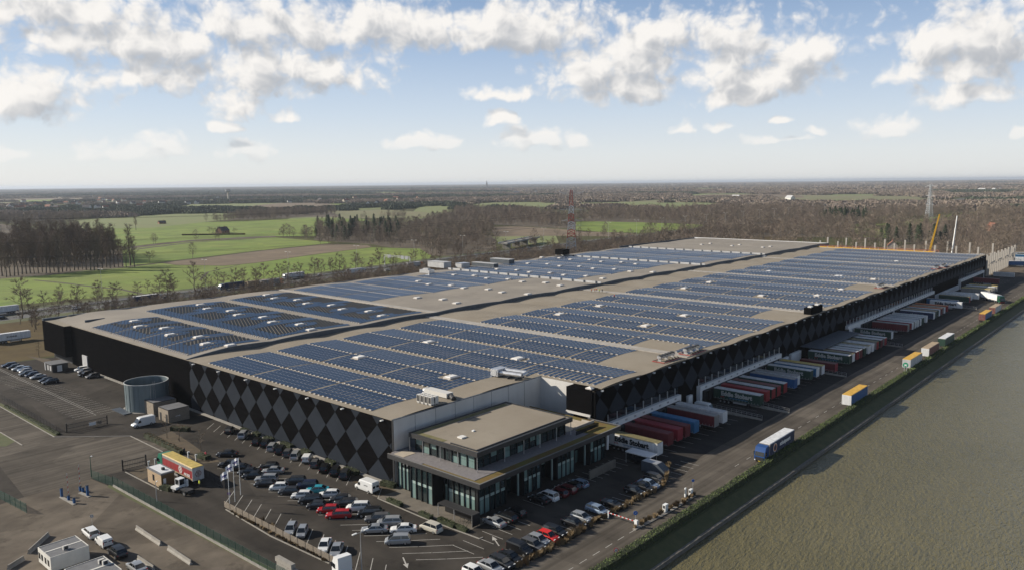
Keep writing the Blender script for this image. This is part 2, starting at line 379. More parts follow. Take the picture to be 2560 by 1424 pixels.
# fields beyond the motorway (outlines read off the photograph, all lying on the level ground)
FIELDS = []
def field(px, m, z=.0, name='field'):
    poly = pxpoly(px); FIELDS.append(poly); return sheet(name, poly, m, z)
field([(-260,790),(-260,715),(0,697),(100,690),(220,676),(330,667),(405,658),(440,663),(560,665),(640,658),(778,638),(850,629),(930,619),(1050,622),(1078,640),(1070,652),(900,672),(700,694),(500,722),(250,742)], m_grass, .01)
field([(405,657),(640,629),(818,611),(917,613),(930,618),(850,628),(778,637),(640,657),(560,664),(440,662)], m_plough, .012, 'ploughed_field')
field([(310,668),(330,664),(405,655),(640,627),(818,609),(829,606),(690,594),(640,596),(480,604),(330,621),(305,628)], m_grass, .01)
field([(250,610),(320,617),(400,608),(480,601),(640,592),(700,591),(790,590),(790,570),(860,555),(930,552),(900,546),(773,546),(620,553),(500,556),(490,548),(374,541),(253,545),(180,560)], m_grass, .01)
field([(330,622),(480,603),(640,595),(690,593),(690,590),(640,591.5),(480,600),(320,618)], m_conc, .014, 'farm_track')
field([(1440,555),(1560,553),(1640,558),(1760,562),(1745,577),(1640,583),(1440,579)], m_grass, .01)
field([(1225,568),(1300,566),(1440,576),(1600,586),(1600,592),(1380,590),(1236,592)], m_plough, .01, 'ploughed_field')
field([(1230,592),(1390,590),(1400,614),(1250,609)], m_grass2, .012)
field([(990,566),(1050,515),(1120,514),(1140,530),(1130,542),(1090,553),(1010,566)], m_grass2, .01)
field([(1150,560),(1240,562),(1440,573),(1440,570),(1240,556),(1160,553)], m_conc, .012, 'farm_track')
field([(1535,521),(1570,511),(1700,505),(1815,508),(1815,520),(1700,526)], m_grass2, .01)
field([(1530,506),(1620,500),(1740,497),(1740,503),(1560,511)], m_grass3, .01)
field([(2185,562),(2300,548),(2420,530),(2470,533),(2440,545),(2340,556),(2250,566)], m_grass, .01)
field([(2120,571),(2213,573),(2216,596),(2150,592)], m_grass, .01)
field([(1925,487),(2130,489),(2300,491),(2300,504),(2100,510),(1930,506)], m_grass3, .01)
field([(2360,481),(2560,480),(2560,486),(2360,488)], m_grass3, .01)
field([(840,523),(1000,516),(1040,514),(1000,522),(900,528)], m_grass2, .01)
rf = random.Random(21)
for i in range(46):                                  # patchwork of far pastures
    d0 = rf.uniform(1500,7500); a0 = math.atan2(fwd.y,fwd.x)+rf.uniform(-.68,.68); cx0, cy0 = d0*math.cos(a0), d0*math.sin(a0); L0, W0 = rf.uniform(120,420)*(d0/3000)**.4, rf.uniform(120,340)*(d0/2500)**.8; th = a0+rf.uniform(-.4,.4)
    poly = [(cx0+u*L0*math.cos(th)-v*W0*math.sin(th)+rf.gauss(0,15), cy0+u*L0*math.sin(th)+v*W0*math.cos(th)+rf.gauss(0,15)) for u, v in ((-1,-.6),(0,-.75),(1,-.5),(1.05,.5),(.1,.7),(-.95,.6))]
    if min(p[1] for p in poly) < 620 and min(p[0] for p in poly) < 1500: continue
    FIELDS.append(poly); sheet('field', poly, rf.choice([m_grass, m_grass2, m_grass2, m_grass3, m_plough]), .004+.0004*i)
field([(655,524),(740,521),(740,526),(660,528)], m_grass2, .01)

# ditches and field paths
def strip(px, w, m, z, name):
    pts = [G(*p) for p in px]; b = MB(); vs = []
    for i, p in enumerate(pts):
        q = pts[min(i+1, len(pts)-1)]; o_ = pts[max(i-1,0)]; d = Vector((q[0]-o_[0], q[1]-o_[1])).normalized(); n = Vector((-d.y, d.x))*w/2; vs += [(p[0]-n.x,p[1]-n.y,z),(p[0]+n.x,p[1]+n.y,z)]
    b.add(vs, [(2*i,2*i+2,2*i+3,2*i+1) for i in range(len(pts)-1)]); return struct(b.build(name, m))
m_ditch = mat('ditch', (.045,.042,.02), .95, var=.4, vscale=.2, col2=(.09,.075,.04))
strip([(85,700),(150,706),(230,716),(300,722),(360,735)], 3.0, m_ditch, .03, 'ditch'); strip([(0,694),(120,688),(330,667),(410,656),(520,644),(640,629),(818,610)], 3.5, m_ditch, .032, 'ditch'); strip([(320,562),(500,566),(700,570),(790,571)], 2.5, m_ditch, .03, 'ditch')
strip([(330,625),(400,616),(480,606),(640,597)], 9, m_ditch, .02, 'ditch'); strip([(640,706),(760,690),(900,672)], 3, m_ditch, .03, 'ditch'); strip([(500,700),(520,680),(600,662)], 2, m_ditch, .03, 'ditch')

# ------------------------------------------------------------------ site surfaces
sheet('scrub_strip', [(-80,332),(900,345),(900,500),(480,478),(180,452),(60,440),(-80,432)], m_scrubland, -.015)
yard = sheet('yard_paving', [(-60,74),(640,74),(640,109),(598,109),(106,109),(106,331),(30,345),(-60,345)], m_asph, .0)
# dock road along the canal: a lighter worn strip
z5 = ZM(1100,1064,3.956); z6 = ZM(1400,860,3.956); z3 = ZM(500,1064,3.956); z1 = ZM(0,760,3.956); z2 = ZM(0,1064,3.956)
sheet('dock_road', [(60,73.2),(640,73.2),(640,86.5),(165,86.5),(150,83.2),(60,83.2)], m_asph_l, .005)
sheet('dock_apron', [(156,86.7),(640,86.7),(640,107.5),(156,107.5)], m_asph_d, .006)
# concrete yard at the lower left, and its drive
cy = [z2(270,690),z2(900,520),z2(1060,585),z2(2532,1320),z2(3300,1700),z2(900,1900),z2(-600,1500),z2(-400,900)]
sheet('concrete_apron', cy, m_conc, .006)
# pale crossroads patch left
sheet('side_road', [z1(0,1020),z1(540,1310),z1(1290,1300),z1(1700,1420),z1(1900,1520),z2(1240,440),z2(900,520),z2(240,700),z2(0,400),z2(-500,200)], m_asph_l, .004)
# white kerb line of the junction
def kerb(name, pts, w=.22, h=.12, m=None, z=0.0):
    b = MB()
    for p, q in zip(pts[:-1], pts[1:]): b.bar((p[0],p[1],z+h/2-.02), (q[0],q[1],z+h/2-.02), w, h+.04)
    return struct(b.build(name, m or m_conc2))
kerb('kerb', [z1(0,1010),z1(540,1312),z1(1290,1302),z2(1610,255)])
kerb('kerb', [z2(0,60),z2(220,190)])
kerb('kerb', [z2(1240,455),z2(1600,640),z2(2250,830)][:2])
kerb('kerb', [z3(255,825),z3(700,1090),z3(1280,1360)])
kerb('kerb', [z3(1757,715),z3(2200,905),z3(2532,1030),z5(390,1115),z5(425,1100)])
# office forecourt
sheet('forecourt', [(99.2,128),(105.9,128),(105.9,100.3),(100,100.3)], m_pave, .01)
sheet('planting_bed', [z1(2100,1010),z3(620,70),z3(1950,640),z3(1760,700),z3(1100,290),z3(500,30),z1(1975,1040)], m_soil, .012)
sheet('planting_bed', [z2(1280,455),z2(1450,400),z2(1470,500),z2(1400,530)], m_soil, .012)
sheet('planting_bed', [z1(270,510),z1(480,540),z1(590,600),z1(520,610),z1(400,560)], m_soil, .012)
sheet('planting_bed', [z2(1700,50),z2(1860,150),z2(2000,250),z2(2180,350),z2(2010,370),z2(1800,250),z2(1560,100)], m_soil, .012)
sheet('verge', [z1(0,970),z1(0,1010),z1(530,1300),z1(600,1280)], m_verge, .02)
sheet('verge', [z2(-200,0),z2(0,60),z2(150,150),z2(60,200),z2(-200,200)], m_verge, .01)
sheet('verge', [z2(1080,575),z2(2532,1330),z2(3600,1850),z2(3640,1880),z2(2532,1390),z2(1060,600)], m_verge, .012)
sheet('hedge_strip', [(40,70.5),(1200,70.5),(1200,73.2),(40,73.2)], m_verge, .012)

# ------------------------------------------------------------------ painted lines
def lines(name, segs, w=.12, z=.016):
    b = MB()
    for (p, q) in segs:
        d = Vector((q[0]-p[0], q[1]-p[1])); n = Vector((-d.y, d.x)).normalized()*w/2
        b.quad((p[0]-n.x,p[1]-n.y,z),(p[0]+n.x,p[1]+n.y,z),(q[0]+n.x,q[1]+n.y,z),(q[0]-n.x,q[1]-n.y,z))
    return struct(b.build(name, m_paint))
SP = 0.05584*65                       # stall pitch along the aisle of the angled rows
seg = []
for k in range(-4, 17):               # row under the long wall
    y = 1.5253; p = (99.15, 140.4 + SP*k); seg.append((p, (p[0]+4.0, p[1]+3.7)))
for k in range(-2, 18):               # double row in the middle
    p = (86.0, 106.5+SP*k); seg.append((p, (p[0]+3.6, p[1]-3.75)))
    p2 = (p[0]+3.7, p[1]-3.85); seg.append((p2, (p2[0]+4.6, p2[1]-4.4)))
for k in range(-6, 9):                # row along the fence
    p = (76.5, 118.5+SP*k); seg.append((p, (p[0]+5.0, p[1]+5.1)))
lines('parking_lines', seg, .13)
seg = []
for k in range(0, 14): seg.append(((118+2.56*k, 102.0), (118+2.56*k, 96.4)))
for k in range(-3, 4): seg.append(((101.8+2.56*k, 98.3), (101.8+2.56*k, 93)))
for k in range(-14, 21): seg.append(((108+2.56*k, 88.8), (108+2.56*k, 84.0)))
lines('parking_lines', seg, .12)
seg = [((85.7, y), (90.6, y)) for y in []]
for k in range(0, 30):
    y = 236+2.56*k
    seg.append(((86.2, y), (91.0, y)))
    if y > 262 or y < 300: seg.append(((79.5, y), (85.2, y)))
seg.append(((85.8, 240), (85.8, 330))); seg.append(((85.1, 236), (85.1, 330)))
lines('parking_lines', seg, .11)
seg = []
for k in range(0, 12): seg.append(((80+3.9*k, 76.7), (82.1+3.9*k, 76.7)))
for k in range(0, 70): seg.append(((164+6.2*k, 77.4), (166.2+6.2*k, 77.4)))
lines('lane_dashes', seg, .14)
seg = []
for k in range(0, 105): seg.append(((160+4.1*k, 105), (160+4.1*k, 92.5)))
lines('dock_bay_lines', seg, .12, .017)
# direction arrows
def arrow(p, ang, L=4.2):
    b = MB(); c, s = math.cos(ang), math.sin(ang)
    pts = [(-L/2,-.12),(L*.1,-.12),(L*.1,-.5),(L/2,0),(L*.1,.5),(L*.1,.12),(-L/2,.12)]
    b.add([(p[0]+x*c-y*s, p[1]+x*s+y*c, .017) for x,y in pts], [(0,1,5,6),(2,3,4),(1,2,4,5)][:1]+[(2,3,4)])
    return struct(b.build('arrow_marking', m_paint))
arrow(z3(2030,1350), math.radians(-120)); arrow(z5(550,1135), math.radians(60))
# motorway centre line (level, gently curving away from the warehouse)
HW = [(-400,440),(-100,446),(60,452),(130,459),(190,463),(260,467),(360,477),(420,483),(480,490),(600,500),(700,507),(850,514),(1100,524),(1600,545),(2600,590),(4000,650)]
def hwy(x):
    for (a, ya), (c, yc) in zip(HW[:-1], HW[1:]):
        if a <= x <= c: return ya+(yc-ya)*(x-a)/(c-a)
    return HW[-1][1]
# ================================================================== WAREHOUSE
m_roof = mat('roof_membrane', (0.245,0.208,0.160), .9, spec=.15, var=.2, vscale=.06, detail=10, col2=(0.31,0.27,0.215), bump=.1, bscale=3)
m_roof2 = mat('roof_membrane_grey', (0.24,0.215,0.185), .9, spec=.15, var=.2, vscale=.05, detail=10, col2=(0.32,0.285,0.24))
m_gutter = mat('gutter_strip', (0.36,0.33,0.29), .85, var=.2, vscale=.3)
m_black = mat('black_cladding', (0.0065,0.0062,0.0066), .7, spec=0.0, var=.25, vscale=.2, bump=.25, bscale=9, stretch=(1,1,6))
m_loz = mat('grey_cladding', (0.024,0.029,0.038), .7, spec=0.05, var=.12, vscale=.3, detail=3)
m_fire = mat('firewall_sheet', (0.055,0.068,0.085), .55, var=.25, vscale=.6)
m_fire_l = mat('firewall_pale', (0.42,0.42,0.42), .7, var=.15, vscale=.4)
m_whitec = mat('white_concrete_wall', (0.60,0.58,0.55), .8, var=.1, vscale=.25, detail=8, stretch=(1,1,.25))
m_white = mat('white_panel', (0.66,0.66,0.66), .6, var=.06, vscale=.6)
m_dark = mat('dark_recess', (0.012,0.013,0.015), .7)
m_rubber = mat('rubber_seal', (0.018,0.018,0.02), .8)
m_glassb = mat('dark_glass_band', (0.010,0.014,0.018), .06, spec=.9)
m_alu = mat('aluminium', (0.55,0.55,0.55), .4, metal=.6)
m_lampw = mat('lamp_white', (0.8,0.8,0.78), .4)
m_sky = mat('skylight_plastic', (0.74,0.71,0.66), .5)
m_panel = mat('solar_cell', (0.026,0.054,0.108), .3, spec=.5, var=.28, vscale=.07)
m_panelf = mat('panel_frame', (0.55,0.53,0.52), .5)
m_panelb = mat('panel_back', (0.020,0.022,0.026), .6)
m_ball = mat('ballast_block', (0.52,0.48,0.44), .85)

XR0, XW0, YN, YF, YL = 106.0, 156.0, 109.0, 222.0, 330.5
RV = []                                        # valleys of the right-hand roof
for a, bb in ((104,202),(202,300),(300,400),(400,499),(499,598)): RV += [a + (bb-a)*k/4 for k in range(4)]
RV.append(598)
LV = [106,134.2,171,206,243,280,317,352,388,424,466,508,566,625]
def hump(x, V, h):
    for a, c in zip(V[:-1], V[1:]):
        if a <= x <= c: return h*max(0.0, math.sin(math.pi*(x-a)/(c-a)))**.8
    return 0.0
def zr(x): return 14.38 + hump(x, RV, .55)
def zl(x): return 14.42 + .95*min(1, max(0, (x-106)/14)) + hump(x, LV, .5)
wh = thing('warehouse', 'vast flat-roofed black warehouse with grey lozenge cladding beside the canal', 'warehouse', (0,0,0))
def roof_part(name, x0, x1, yy, zf, m):
    b = MB(); xs = [x0]; x = x0
    while x < x1-.01: x = min(x1, x+2.0); xs.append(x)
    n = len(yy)
    vs = [(x, y, zf(x)) for x in xs for y in yy]
    fs = [(i*n+j, (i+1)*n+j, (i+1)*n+j+1, i*n+j+1) for i in range(len(xs)-1) for j in range(n-1)]
    b.add(vs, fs); return b.build(name, m, wh, smooth=True)
roof_part('roof', XR0+.15, XW0, [128.9, 160, 190, YF], zr, m_roof)
roof_part('roof', XW0, 598, [YN+.1, 130, 160, 190, YF], zr, m_roof)
roof_part('roof', 153.2, XW0, [YN+.1, 117.7], lambda x: 14.38, m_roof)
roof_part('roof', XR0+.15, 508, [YF, 250, 290, YL], zl, m_roof2)
roof_part('roof', 508, 625, [YF, 270, YL], lambda x: zl(x)+.35, m_roof2)
# outer walls: black trapezoidal cladding
def wallbox(name, x0, x1, y0, y1, z0, z1, m): b = MB(); b.box(x0,x1,y0,y1,z0,z1); return b.build(name, m, wh)
wallbox('front_wall', 105.9, 106.5, 128.9, 311.2, 0, 14.5, m_black)
wallbox('front_annex', 103.4, 112, 311.2, 333, 3.1, 14.5, m_black)
wallbox('annex_base', 106, 112, 312.5, 331, 0, 3.1, m_dark)
wallbox('annex_roof', 103.8, 111.7, 311.6, 332.6, 14.5, 14.54, m_roof)
wallbox('annex_parapet', 103.4, 112.1, 331.8, 333.1, 14.5, 15.3, m_fire)
wallbox('annex_parapet', 111, 118, 311.2, 311.7, 14.5, 15.9, m_fire)
wallbox('side_wall', 153.3, 598, 109, 109.6, 0, 14.5, m_black)
wallbox('corner_block', 153, 155.9, 109.9, 117.7, 8, 14.45, m_black)
wallbox('motorway_wall', 112, 508, YL, YL+.6, 0, 15.6, m_fire)
wallbox('motorway_wall', 508, 625, YL+8, YL+8.6, 0, 15.9, m_fire)
wallbox('end_wall', 624.5, 625, YF, YL+8, 0, 16.1, m_white)
wallbox('end_wall', 597.4, 598, 109, YF, 0, 14.4, m_black)
wallbox('concrete_wall', 105.95, XW0, 128.5, 128.88, 0, 14.62, m_whitec)
wallbox('concrete_wall', 155.95, 156.3, 117.7, 128.5, 0, 14.6, m_whitec)
for x in (112.2, 118.4, 124.6, 130.8, 137, 143.2, 149.4): wallbox('panel_joint', x-.03, x+.03, 128.47, 128.52, 0, 14.6, m_dark)
wallbox('corner_flashing', 105.86, 105.97, 128.45, 128.95, 0, 14.64, m_dark)
wallbox('wall_coping', 105.9, XW0+.4, 128.4, 128.95, 14.62, 14.72, m_fire)
# parapet rims
wallbox('roof_edge', 105.85, 106.3, 128.9, 311, 14.5, 14.58, m_roof)
wallbox('roof_edge', 156, 598, 108.95, 110.0, 14.5, 14.6, m_roof)
# grey lozenge panels on the long walls, each one its own panel
def lozenge(axis, c, zc, hw, hh, lo, hi, zmin, zmax, off):
    poly = [(c-hw, zc), (c, zc-hh), (c+hw, zc), (c, zc+hh)]
    def clip(poly, f):
        out = []
        for i in range(len(poly)):
            p, q = poly[i], poly[(i+1)%len(poly)]; fp, fq = f(p), f(q)
            if fp >= 0: out.append(p)
            if fp*fq < 0: t = fp/(fp-fq); out.append((p[0]+(q[0]-p[0])*t, p[1]+(q[1]-p[1])*t))
        return out
    for f in (lambda p: p[1]-zmin, lambda p: zmax-p[1], lambda p: p[0]-lo, lambda p: hi-p[0]):
        poly = clip(poly, f)
        if len(poly) < 3: return
    b = MB(); b.extr(poly, axis, off-.03, off); b.build('lozenge_panel', m_loz, wh)
k = 0
for k in range(0, 14):
    yc = 218.83 - 7.72*k
    lozenge(0, yc, 8.72, 3.78, 3.85, 129.2, 220.3, 0, 14.4, 105.9)
    lozenge(0, yc, .95, 3.78, 3.8, 129.2, 220.3, .25, 14.4, 105.9)
    lozenge(0, yc, 16.5, 3.78, 3.85, 129.2, 220.3, 0, 14.4, 105.9)
for k in range(0, 58):
    xc = 155.2 + 7.64*k
    lozenge(1, xc, 8.72, 3.74, 3.82, 153.6, 597, 7.6 if 158 < xc < 194 or 203 < xc < 264 or xc > 322 else .3, 14.4, 109.0)
    if 264 < xc < 322: lozenge(1, xc, .95, 3.74, 3.8, 153.6, 597, .3, 14.4, 109.0)
    lozenge(1, xc, 16.45, 3.74, 3.82, 153.6, 597, 0, 14.4, 109.0)
# the firewall between the two halves of the roof, in bays
for x0, x1 in ((106,206),(206,317),(317,424),(424,508),(508,625)):
    b = MB(); xs = list(np.linspace(x0, x1, 40)); o2 = .35 if x0 >= 508 else 0
    vs = []
    for x in xs:
        for y in (YF-.25, YF+.25):
            vs += [(x, y, 13.6), (x, y, zl(x)+o2+.32)]
    fs = []
    for i in range(len(xs)-1):
        a = i*4; c = a+4
        fs += [(a, c, c+1, a+1), (a+2, a+3, c+3, c+2), (a+1, c+1, c+3, a+3)]
    b.add(vs, fs); b.build('firewall', m_fire, wh)
# cross firewalls on the left roof: pale sheet with dark posts
for x in (317, 424, 508):
    b = MB(); b.box(x-.25, x+.25, YF+.3, YL, 14.5, 16.45); b.build('cross_firewall', m_fire_l, wh)
    for j in range(15):
        y = YF+3+j*7.3; b = MB(); b.box(x-.55, x-.26, y-.35, y+.35, 14.6, 16.55); b.build('firewall_post', m_fire, wh)
b = MB(); b.box(204.6, 207.2, YF+.3, YL, 14.6, 15.75); b.build('gutter_strip', m_gutter, wh)
for x in (202, 300, 400, 499):
    b = MB(); b.box(x-1.9, x+1.9, YN+1.0, YF-.3, 14.2, 14.78); b.build('gutter_strip', m_gutter, wh)
b = MB(); b.box(596.2, 598, YN+1, YF-.3, 14.2, 14.85); b.build('gutter_strip', m_gutter, wh)
wallbox('roof_edge', 112, 508, YL-.5, YL+.65, 15.6, 15.72, m_fire)
# wall lamps under the eaves
for x in list(np.arange(155.8, 598, 8.05)): b = MB(); b.box(x-.35,x+.35,108.45,108.97,14.05,14.3); b.build('wall_lamp', m_lampw, wh)
for y in (216.9, 202.6, 188.2, 174, 160, 146, 131.8): b = MB(); b.box(105.1,105.88,y-.22,y+.22,13.95,14.15); b.build('wall_lamp', m_lampw, wh)
wallbox('rooftop_box', 293.5, 305.5, 109.8, 112.5, 14.5, 17.3, m_black)
for x, y in ((296,111),(303,111)): wallbox('box_cap', x-1, x+1, y-.7, y+.7, 17.3, 17.7, m_sky)

# ------------------------------------------------------------------ loading docks
DOCKS = [(157.6,193.0,8,161),(204.2,262.5,13,208),(329.5,464,30,346),(523,588,14,545)]
DY = 107.7; DT = 5.6
dock_x = []
for gi_, (x0, x1, n, xs) in enumerate(DOCKS):
    b = MB(); b.box(x0, x1, DY, 108.95, 4.15, DT); b.build('dock_fascia', m_white, wh)
    for xa, xb_ in ((x0, x0+1.3), (x1-.5, x1)):
        b = MB(); b.box(xa, xb_, DY+.01, 108.95, 0, 4.15); b.build('dock_pier', m_white, wh)
    if gi_ == 1: b = MB(); b.box(247.0, 250.6, DY+.01, 108.95, 0, 4.15); b.build('dock_pier', m_white, wh)
    if gi_ == 2:
        b = MB(); b.box(329.5, 345, DY+.01, 108.95, 0, 4.15); b.build('dock_pier', m_white, wh)
        for xa in (391.5, 447): b = MB(); b.box(xa, xa+3.2, DY+.01, 108.95, 0, 4.15); b.build('dock_pier', m_white, wh)
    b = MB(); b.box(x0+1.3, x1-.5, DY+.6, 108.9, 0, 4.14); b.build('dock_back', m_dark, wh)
    for k in range(n):
        x = x0 + 3.4 + 4.12*k
        if gi_ == 2: x = xs + 3.4 + 4.12*k + (4 if k >= 10 else 0)
        if gi_ == 3: x = x0 + 3 + 4.12*k
        if x > x1-2: break
        dock_x.append(x)
        b = MB(); b.box(x-1.75, x+1.75, DY-.75, DY+.02, 3.75, 4.12); b.box(x-1.75,x-1.35,DY-.7,DY+.02,.9,3.75); b.box(x+1.35,x+1.75,DY-.7,DY+.02,.9,3.75)
        b.build('dock_shelter', m_rubber, wh)
        if gi_ < 2:
            o = obj('bay_number', text_mesh(('F%d' if gi_ == 0 else 'A%d') % (12+k), .62, m_dark, .01, .02), wh, (x, DY-.02, 4.72)); o.rotation_euler = (math.pi/2, 0, 0)
        else:
            b = MB(); b.box(x-.28,x+.28,DY-.03,DY,4.7,5.15); b.build('bay_number', m_dark, wh)
    # glass ribbon above the fascia, with pale mullions
    gx1 = x1 if gi_ != 3 else x1
    b = MB(); b.box(x0+.4, gx1-.2, 108.72, 108.95, DT, 7.55); b.build('glass_ribbon', m_glassb, wh)
    for k in range(int((gx1-x0)/4.12)+1):
        x = x0 + .6 + 4.12*k
        if x > gx1: break
        b = MB(); b.box(x-.12, x+.12, 108.55, 108.75, DT, 7.6); b.build('mullion', m_alu if gi_ < 3 else m_fire, wh)
# low roofs and doors between docks
for x0, x1, z in ((198.2,200.6,3.9),(262.6,270,3.2)): wallbox('service_door', x0, x1, 108.2, 108.95, 0, z, m_white)
wallbox('service_wall', 272, 281, 108.0, 108.95, 0, 3.6, m_white)
b = MB(); b.box(282, 322, 100.5, 108.9, 4.6, 4.85); b.build('canopy', m_fire, wh)
for x in (284, 302, 321): b = MB(); b.tube((x,101,0),(x,101,4.6),.14); b.build('canopy_post', m_alu, wh)
wallbox('low_link_wall', 466, 521, 108.1, 108.95, 0, 2.6, m_white)
# front door and plinth line of the left wing
wallbox('side_door', 105.55, 105.9, 297.2, 301.6, 0, 5.1, m_fire_l)
wallbox('wall_kerb', 104.9, 105.85, 233, 296, 0, .25, m_conc2)
wallbox('wall_kerb', 104.9, 105.85, 129, 226, 0, .25, m_conc2)

# ------------------------------------------------------------------ solar arrays
SKY_R = []
for f, pts in ((ZM(700,620,3.956), [(790,1080),(1470,930),(1695,1275),(905+0,0)][:3]), (ZM(900,900,3.956), [(905,168)]), (ZM(700,620,3.956), [(2350,1095)]),
               (ZM(1200,580,3.956), [(790,810),(1185,730),(1640,925),(2025,553),(2025,825),(375,1250)]), (ZM(1500,420,3.956), [(1085,1128),(1600,1258),(1675,1012),(1620,872),(2380,1060)]),
               (ZM(1960,540,4.188), [(350,830),(350,965),(600,765),(560,620),(1180,470),(940,662)])):
    for p in pts: SKY_R.append(f(p[0], p[1], 15.0))
def row_mesh(L, name='panel_row', w=1.02, tilt=8, n=None):
    """one row: tilted modules side by side, a back plate, ballast at both ends"""
    b = MB(); n = n or max(1, round(L/1.75)); pl = L/n; c, s = math.cos(math.radians(tilt)), math.sin(math.radians(tilt))
    zl_, zh = .10, .10 + w*s
    for k in range(n):
        x0 = -L/2 + k*pl + .03; x1 = x0 + pl - .06
        b.add([(x0,-w*c/2,zl_),(x1,-w*c/2,zl_),(x1,w*c/2,zh),(x0,w*c/2,zh),(x0,-w*c/2,zl_-.05),(x1,-w*c/2,zl_-.05),(x1,w*c/2,zh-.05),(x0,w*c/2,zh-.05)],
              [(0,1,2,3)], 0)
        b.f += [tuple(i+len(b.v)-8 for i in f) for f in ((4,7,6,5),(0,4,5,1),(1,5,6,2),(2,6,7,3),(3,7,4,0))]; b.m += [2,1,1,1,1]
    b.add([(-L/2,w*c/2,0),(L/2,w*c/2,0),(L/2,w*c/2-.02,zh-.06),(-L/2,w*c/2-.02,zh-.06)], [(0,1,2,3)], 2)
    for x in (-L/2-.24, L/2+.02): b.box(x, x+.22, -w*c/2+.15, w*c/2-.3, 0, .2, 3)
    return b
PM = [m_panel, m_panelf, m_panelb, m_ball]
rows = []      # (x, y, z, slope, L, block key)
AISLE = [111.4, 137.0, 162.7, 188.5, 214.5]
def seg_ok(x, y, L):
    for sx, sy in SKY_R:
        if abs(x-sx) < L/2+1.0 and abs(y-sy) < 2.3: return False
    return True
for mi in range(20):
    a, c = RV[mi], RV[mi+1]; bay = mi//4
    if bay == 0 and mi == 0: a = 106.3
    x0, x1 = a+1.0, c-1.0
    if mi % 4 == 0 and mi > 0: x0 = a+2.6
    if mi % 4 == 3: x1 = c-2.6
    ymax = 211.5 if bay == 0 else (195.5 + 1.6*bay)
    mid = (x0+x1)/2
    for si, (sa, sb) in enumerate(((x0, mid-.2), (mid+.2, x1))):
        L = sb-sa-.5; xc = (sa+sb)/2
        for bi in range(4):
            y = AISLE[bi]+1.2
            while y < AISLE[bi+1]-.75:
                ok = y < ymax
                if bay == 0 and mi < 2 and y < 138.2: ok = False
                
                if mi % 4 == 3 and y < 126 and (bay < 3): ok = si == 0 and y < 124 and y > 113 and bay == 0 and False
                if mi % 4 == 0 and mi > 0 and y < 131 and y > 117 and si == 0 and bay < 2: ok = False
                if ok:
                    if bay == 0 and mi == 2 and si == 0: sa_ = 157.3 if y < 131 else x0; L = sb-sa_-.5; xc = (sa_+sb)/2
                    za, zb = zr(sa), zr(sb)
                    if seg_ok(xc, y, L): rows.append((xc, y, (zr(xc)*.5+(za+zb)*.25), math.atan2(zb-za, sb-sa), L, (mi, bi)))
                    else:
                        for sx, sy in SKY_R:      # short piece beside a roof light
                            if abs(xc-sx) < L/2+1 and abs(y-sy) < 2.3:
                                for s2, e2 in ((sa+.35, sx-2.6), (sx+2.6, sb-.35)):
                                    if e2-s2 > 2.0: rows.append(((s2+e2)/2, y, zr((s2+e2)/2)+.02, math.atan2(zb-za, sb-sa), e2-s2, (mi, bi)))
                                break
                y += 1.79
for bx0, bx1, by0, by1, pitch in ((208.5,242,265,324,1.42),(244,279,264,324,1.42),(281,315,264,318,1.42),(319,351,241,324,1.42),(353,387,240,324,1.42),(389,422,240,324,1.42),(426,465,229,326,1.5),(467,506,226,326,1.5)):
    mid = (bx0+bx1)/2
    for sa, sb in ((bx0, (bx0+mid)/2-.1), ((bx0+mid)/2+.1, mid-.45), (mid+.45, (mid+bx1)/2-.1), ((mid+bx1)/2+.1, bx1)):
        y = by0
        while y < by1:
            blk = int((y-by0)/24.0)
            if (y-by0) % 24.0 > 1.3:
                xc = (sa+sb)/2
                rows.append((xc, y, (zl(sa)+zl(sb)+2*zl(xc))/4+.02, math.atan2(zl(sb)-zl(sa), sb-sa), sb-sa-.1, (100+int(bx0), blk)))
            y += pitch
BAYTXT = ['in the roof section nearest the office', 'in the roof section past the first wide gutter', 'in the roof section past the second wide gutter', 'in the roof section past the third wide gutter', 'in the roof section beside the bare concrete columns']
order = sorted(range(len(rows)), key=lambda i: math.hypot(rows[i][0], rows[i][1]) if rows[i][5][0] < 100 else 1e9)
single = set(order[:290])
arrays = {}; joined = {}
meshcache = {}
ORD = ['first','second','third','fourth','fifth','sixth','seventh','eighth']
BI = ['at the dock edge','second from the dock edge','third from the dock edge','at the raised roof wall']
BAYN = ['office-end roof section','section past the first gutter','section past the second gutter','section past the third gutter','column-end roof section']
LSTR = []
def array_of(key):
    if key not in arrays:
        mi, bi = key
        if mi < 100: lab = f'solar panels {BI[bi]}, {ORD[mi%4]} strip of the {BAYN[mi//4]}'
        else:
            if mi not in LSTR: LSTR.append(mi)
            lab = f'dense blue solar panels, {ORD[bi]} block from the dividing wall, {ORD[LSTR.index(mi)]} raised roof strip'
        arrays[key] = thing('solar_array', lab, 'solar panels', (0,0,0), 0, 'solar arrays on the warehouse roof')
    return arrays[key]
for i, (x, y, z, sl_, L, key) in enumerate(rows):
    par = array_of(key)
    if i in single:
        kL = round(L, 1)
        if kL not in meshcache: meshcache[kL] = row_mesh(kL).mesh('panel_row', PM)
        o = obj('panel_row', meshcache[kL], par, (x, y, z)); o.rotation_euler = (0, -sl_, 0)
    else:
        j = joined.setdefault(key, MB()); r = row_mesh(L, n=max(1, round(L/3.5)) if x > 330 else None, w=1.02 if key[0] < 100 else 1.02, tilt=8 if key[0] < 100 else 6)
        c, s = math.cos(sl_), math.sin(sl_)
        j.add([(x+v[0]*c-v[2]*s, y+v[1], z+v[0]*s+v[2]*c) for v in r.v], r.f); j.m[-len(r.f):] = r.m
for key, j in joined.items():
    o = j.build('panel_rows', PM, arrays[key]); o['kind'] = 'stuff'
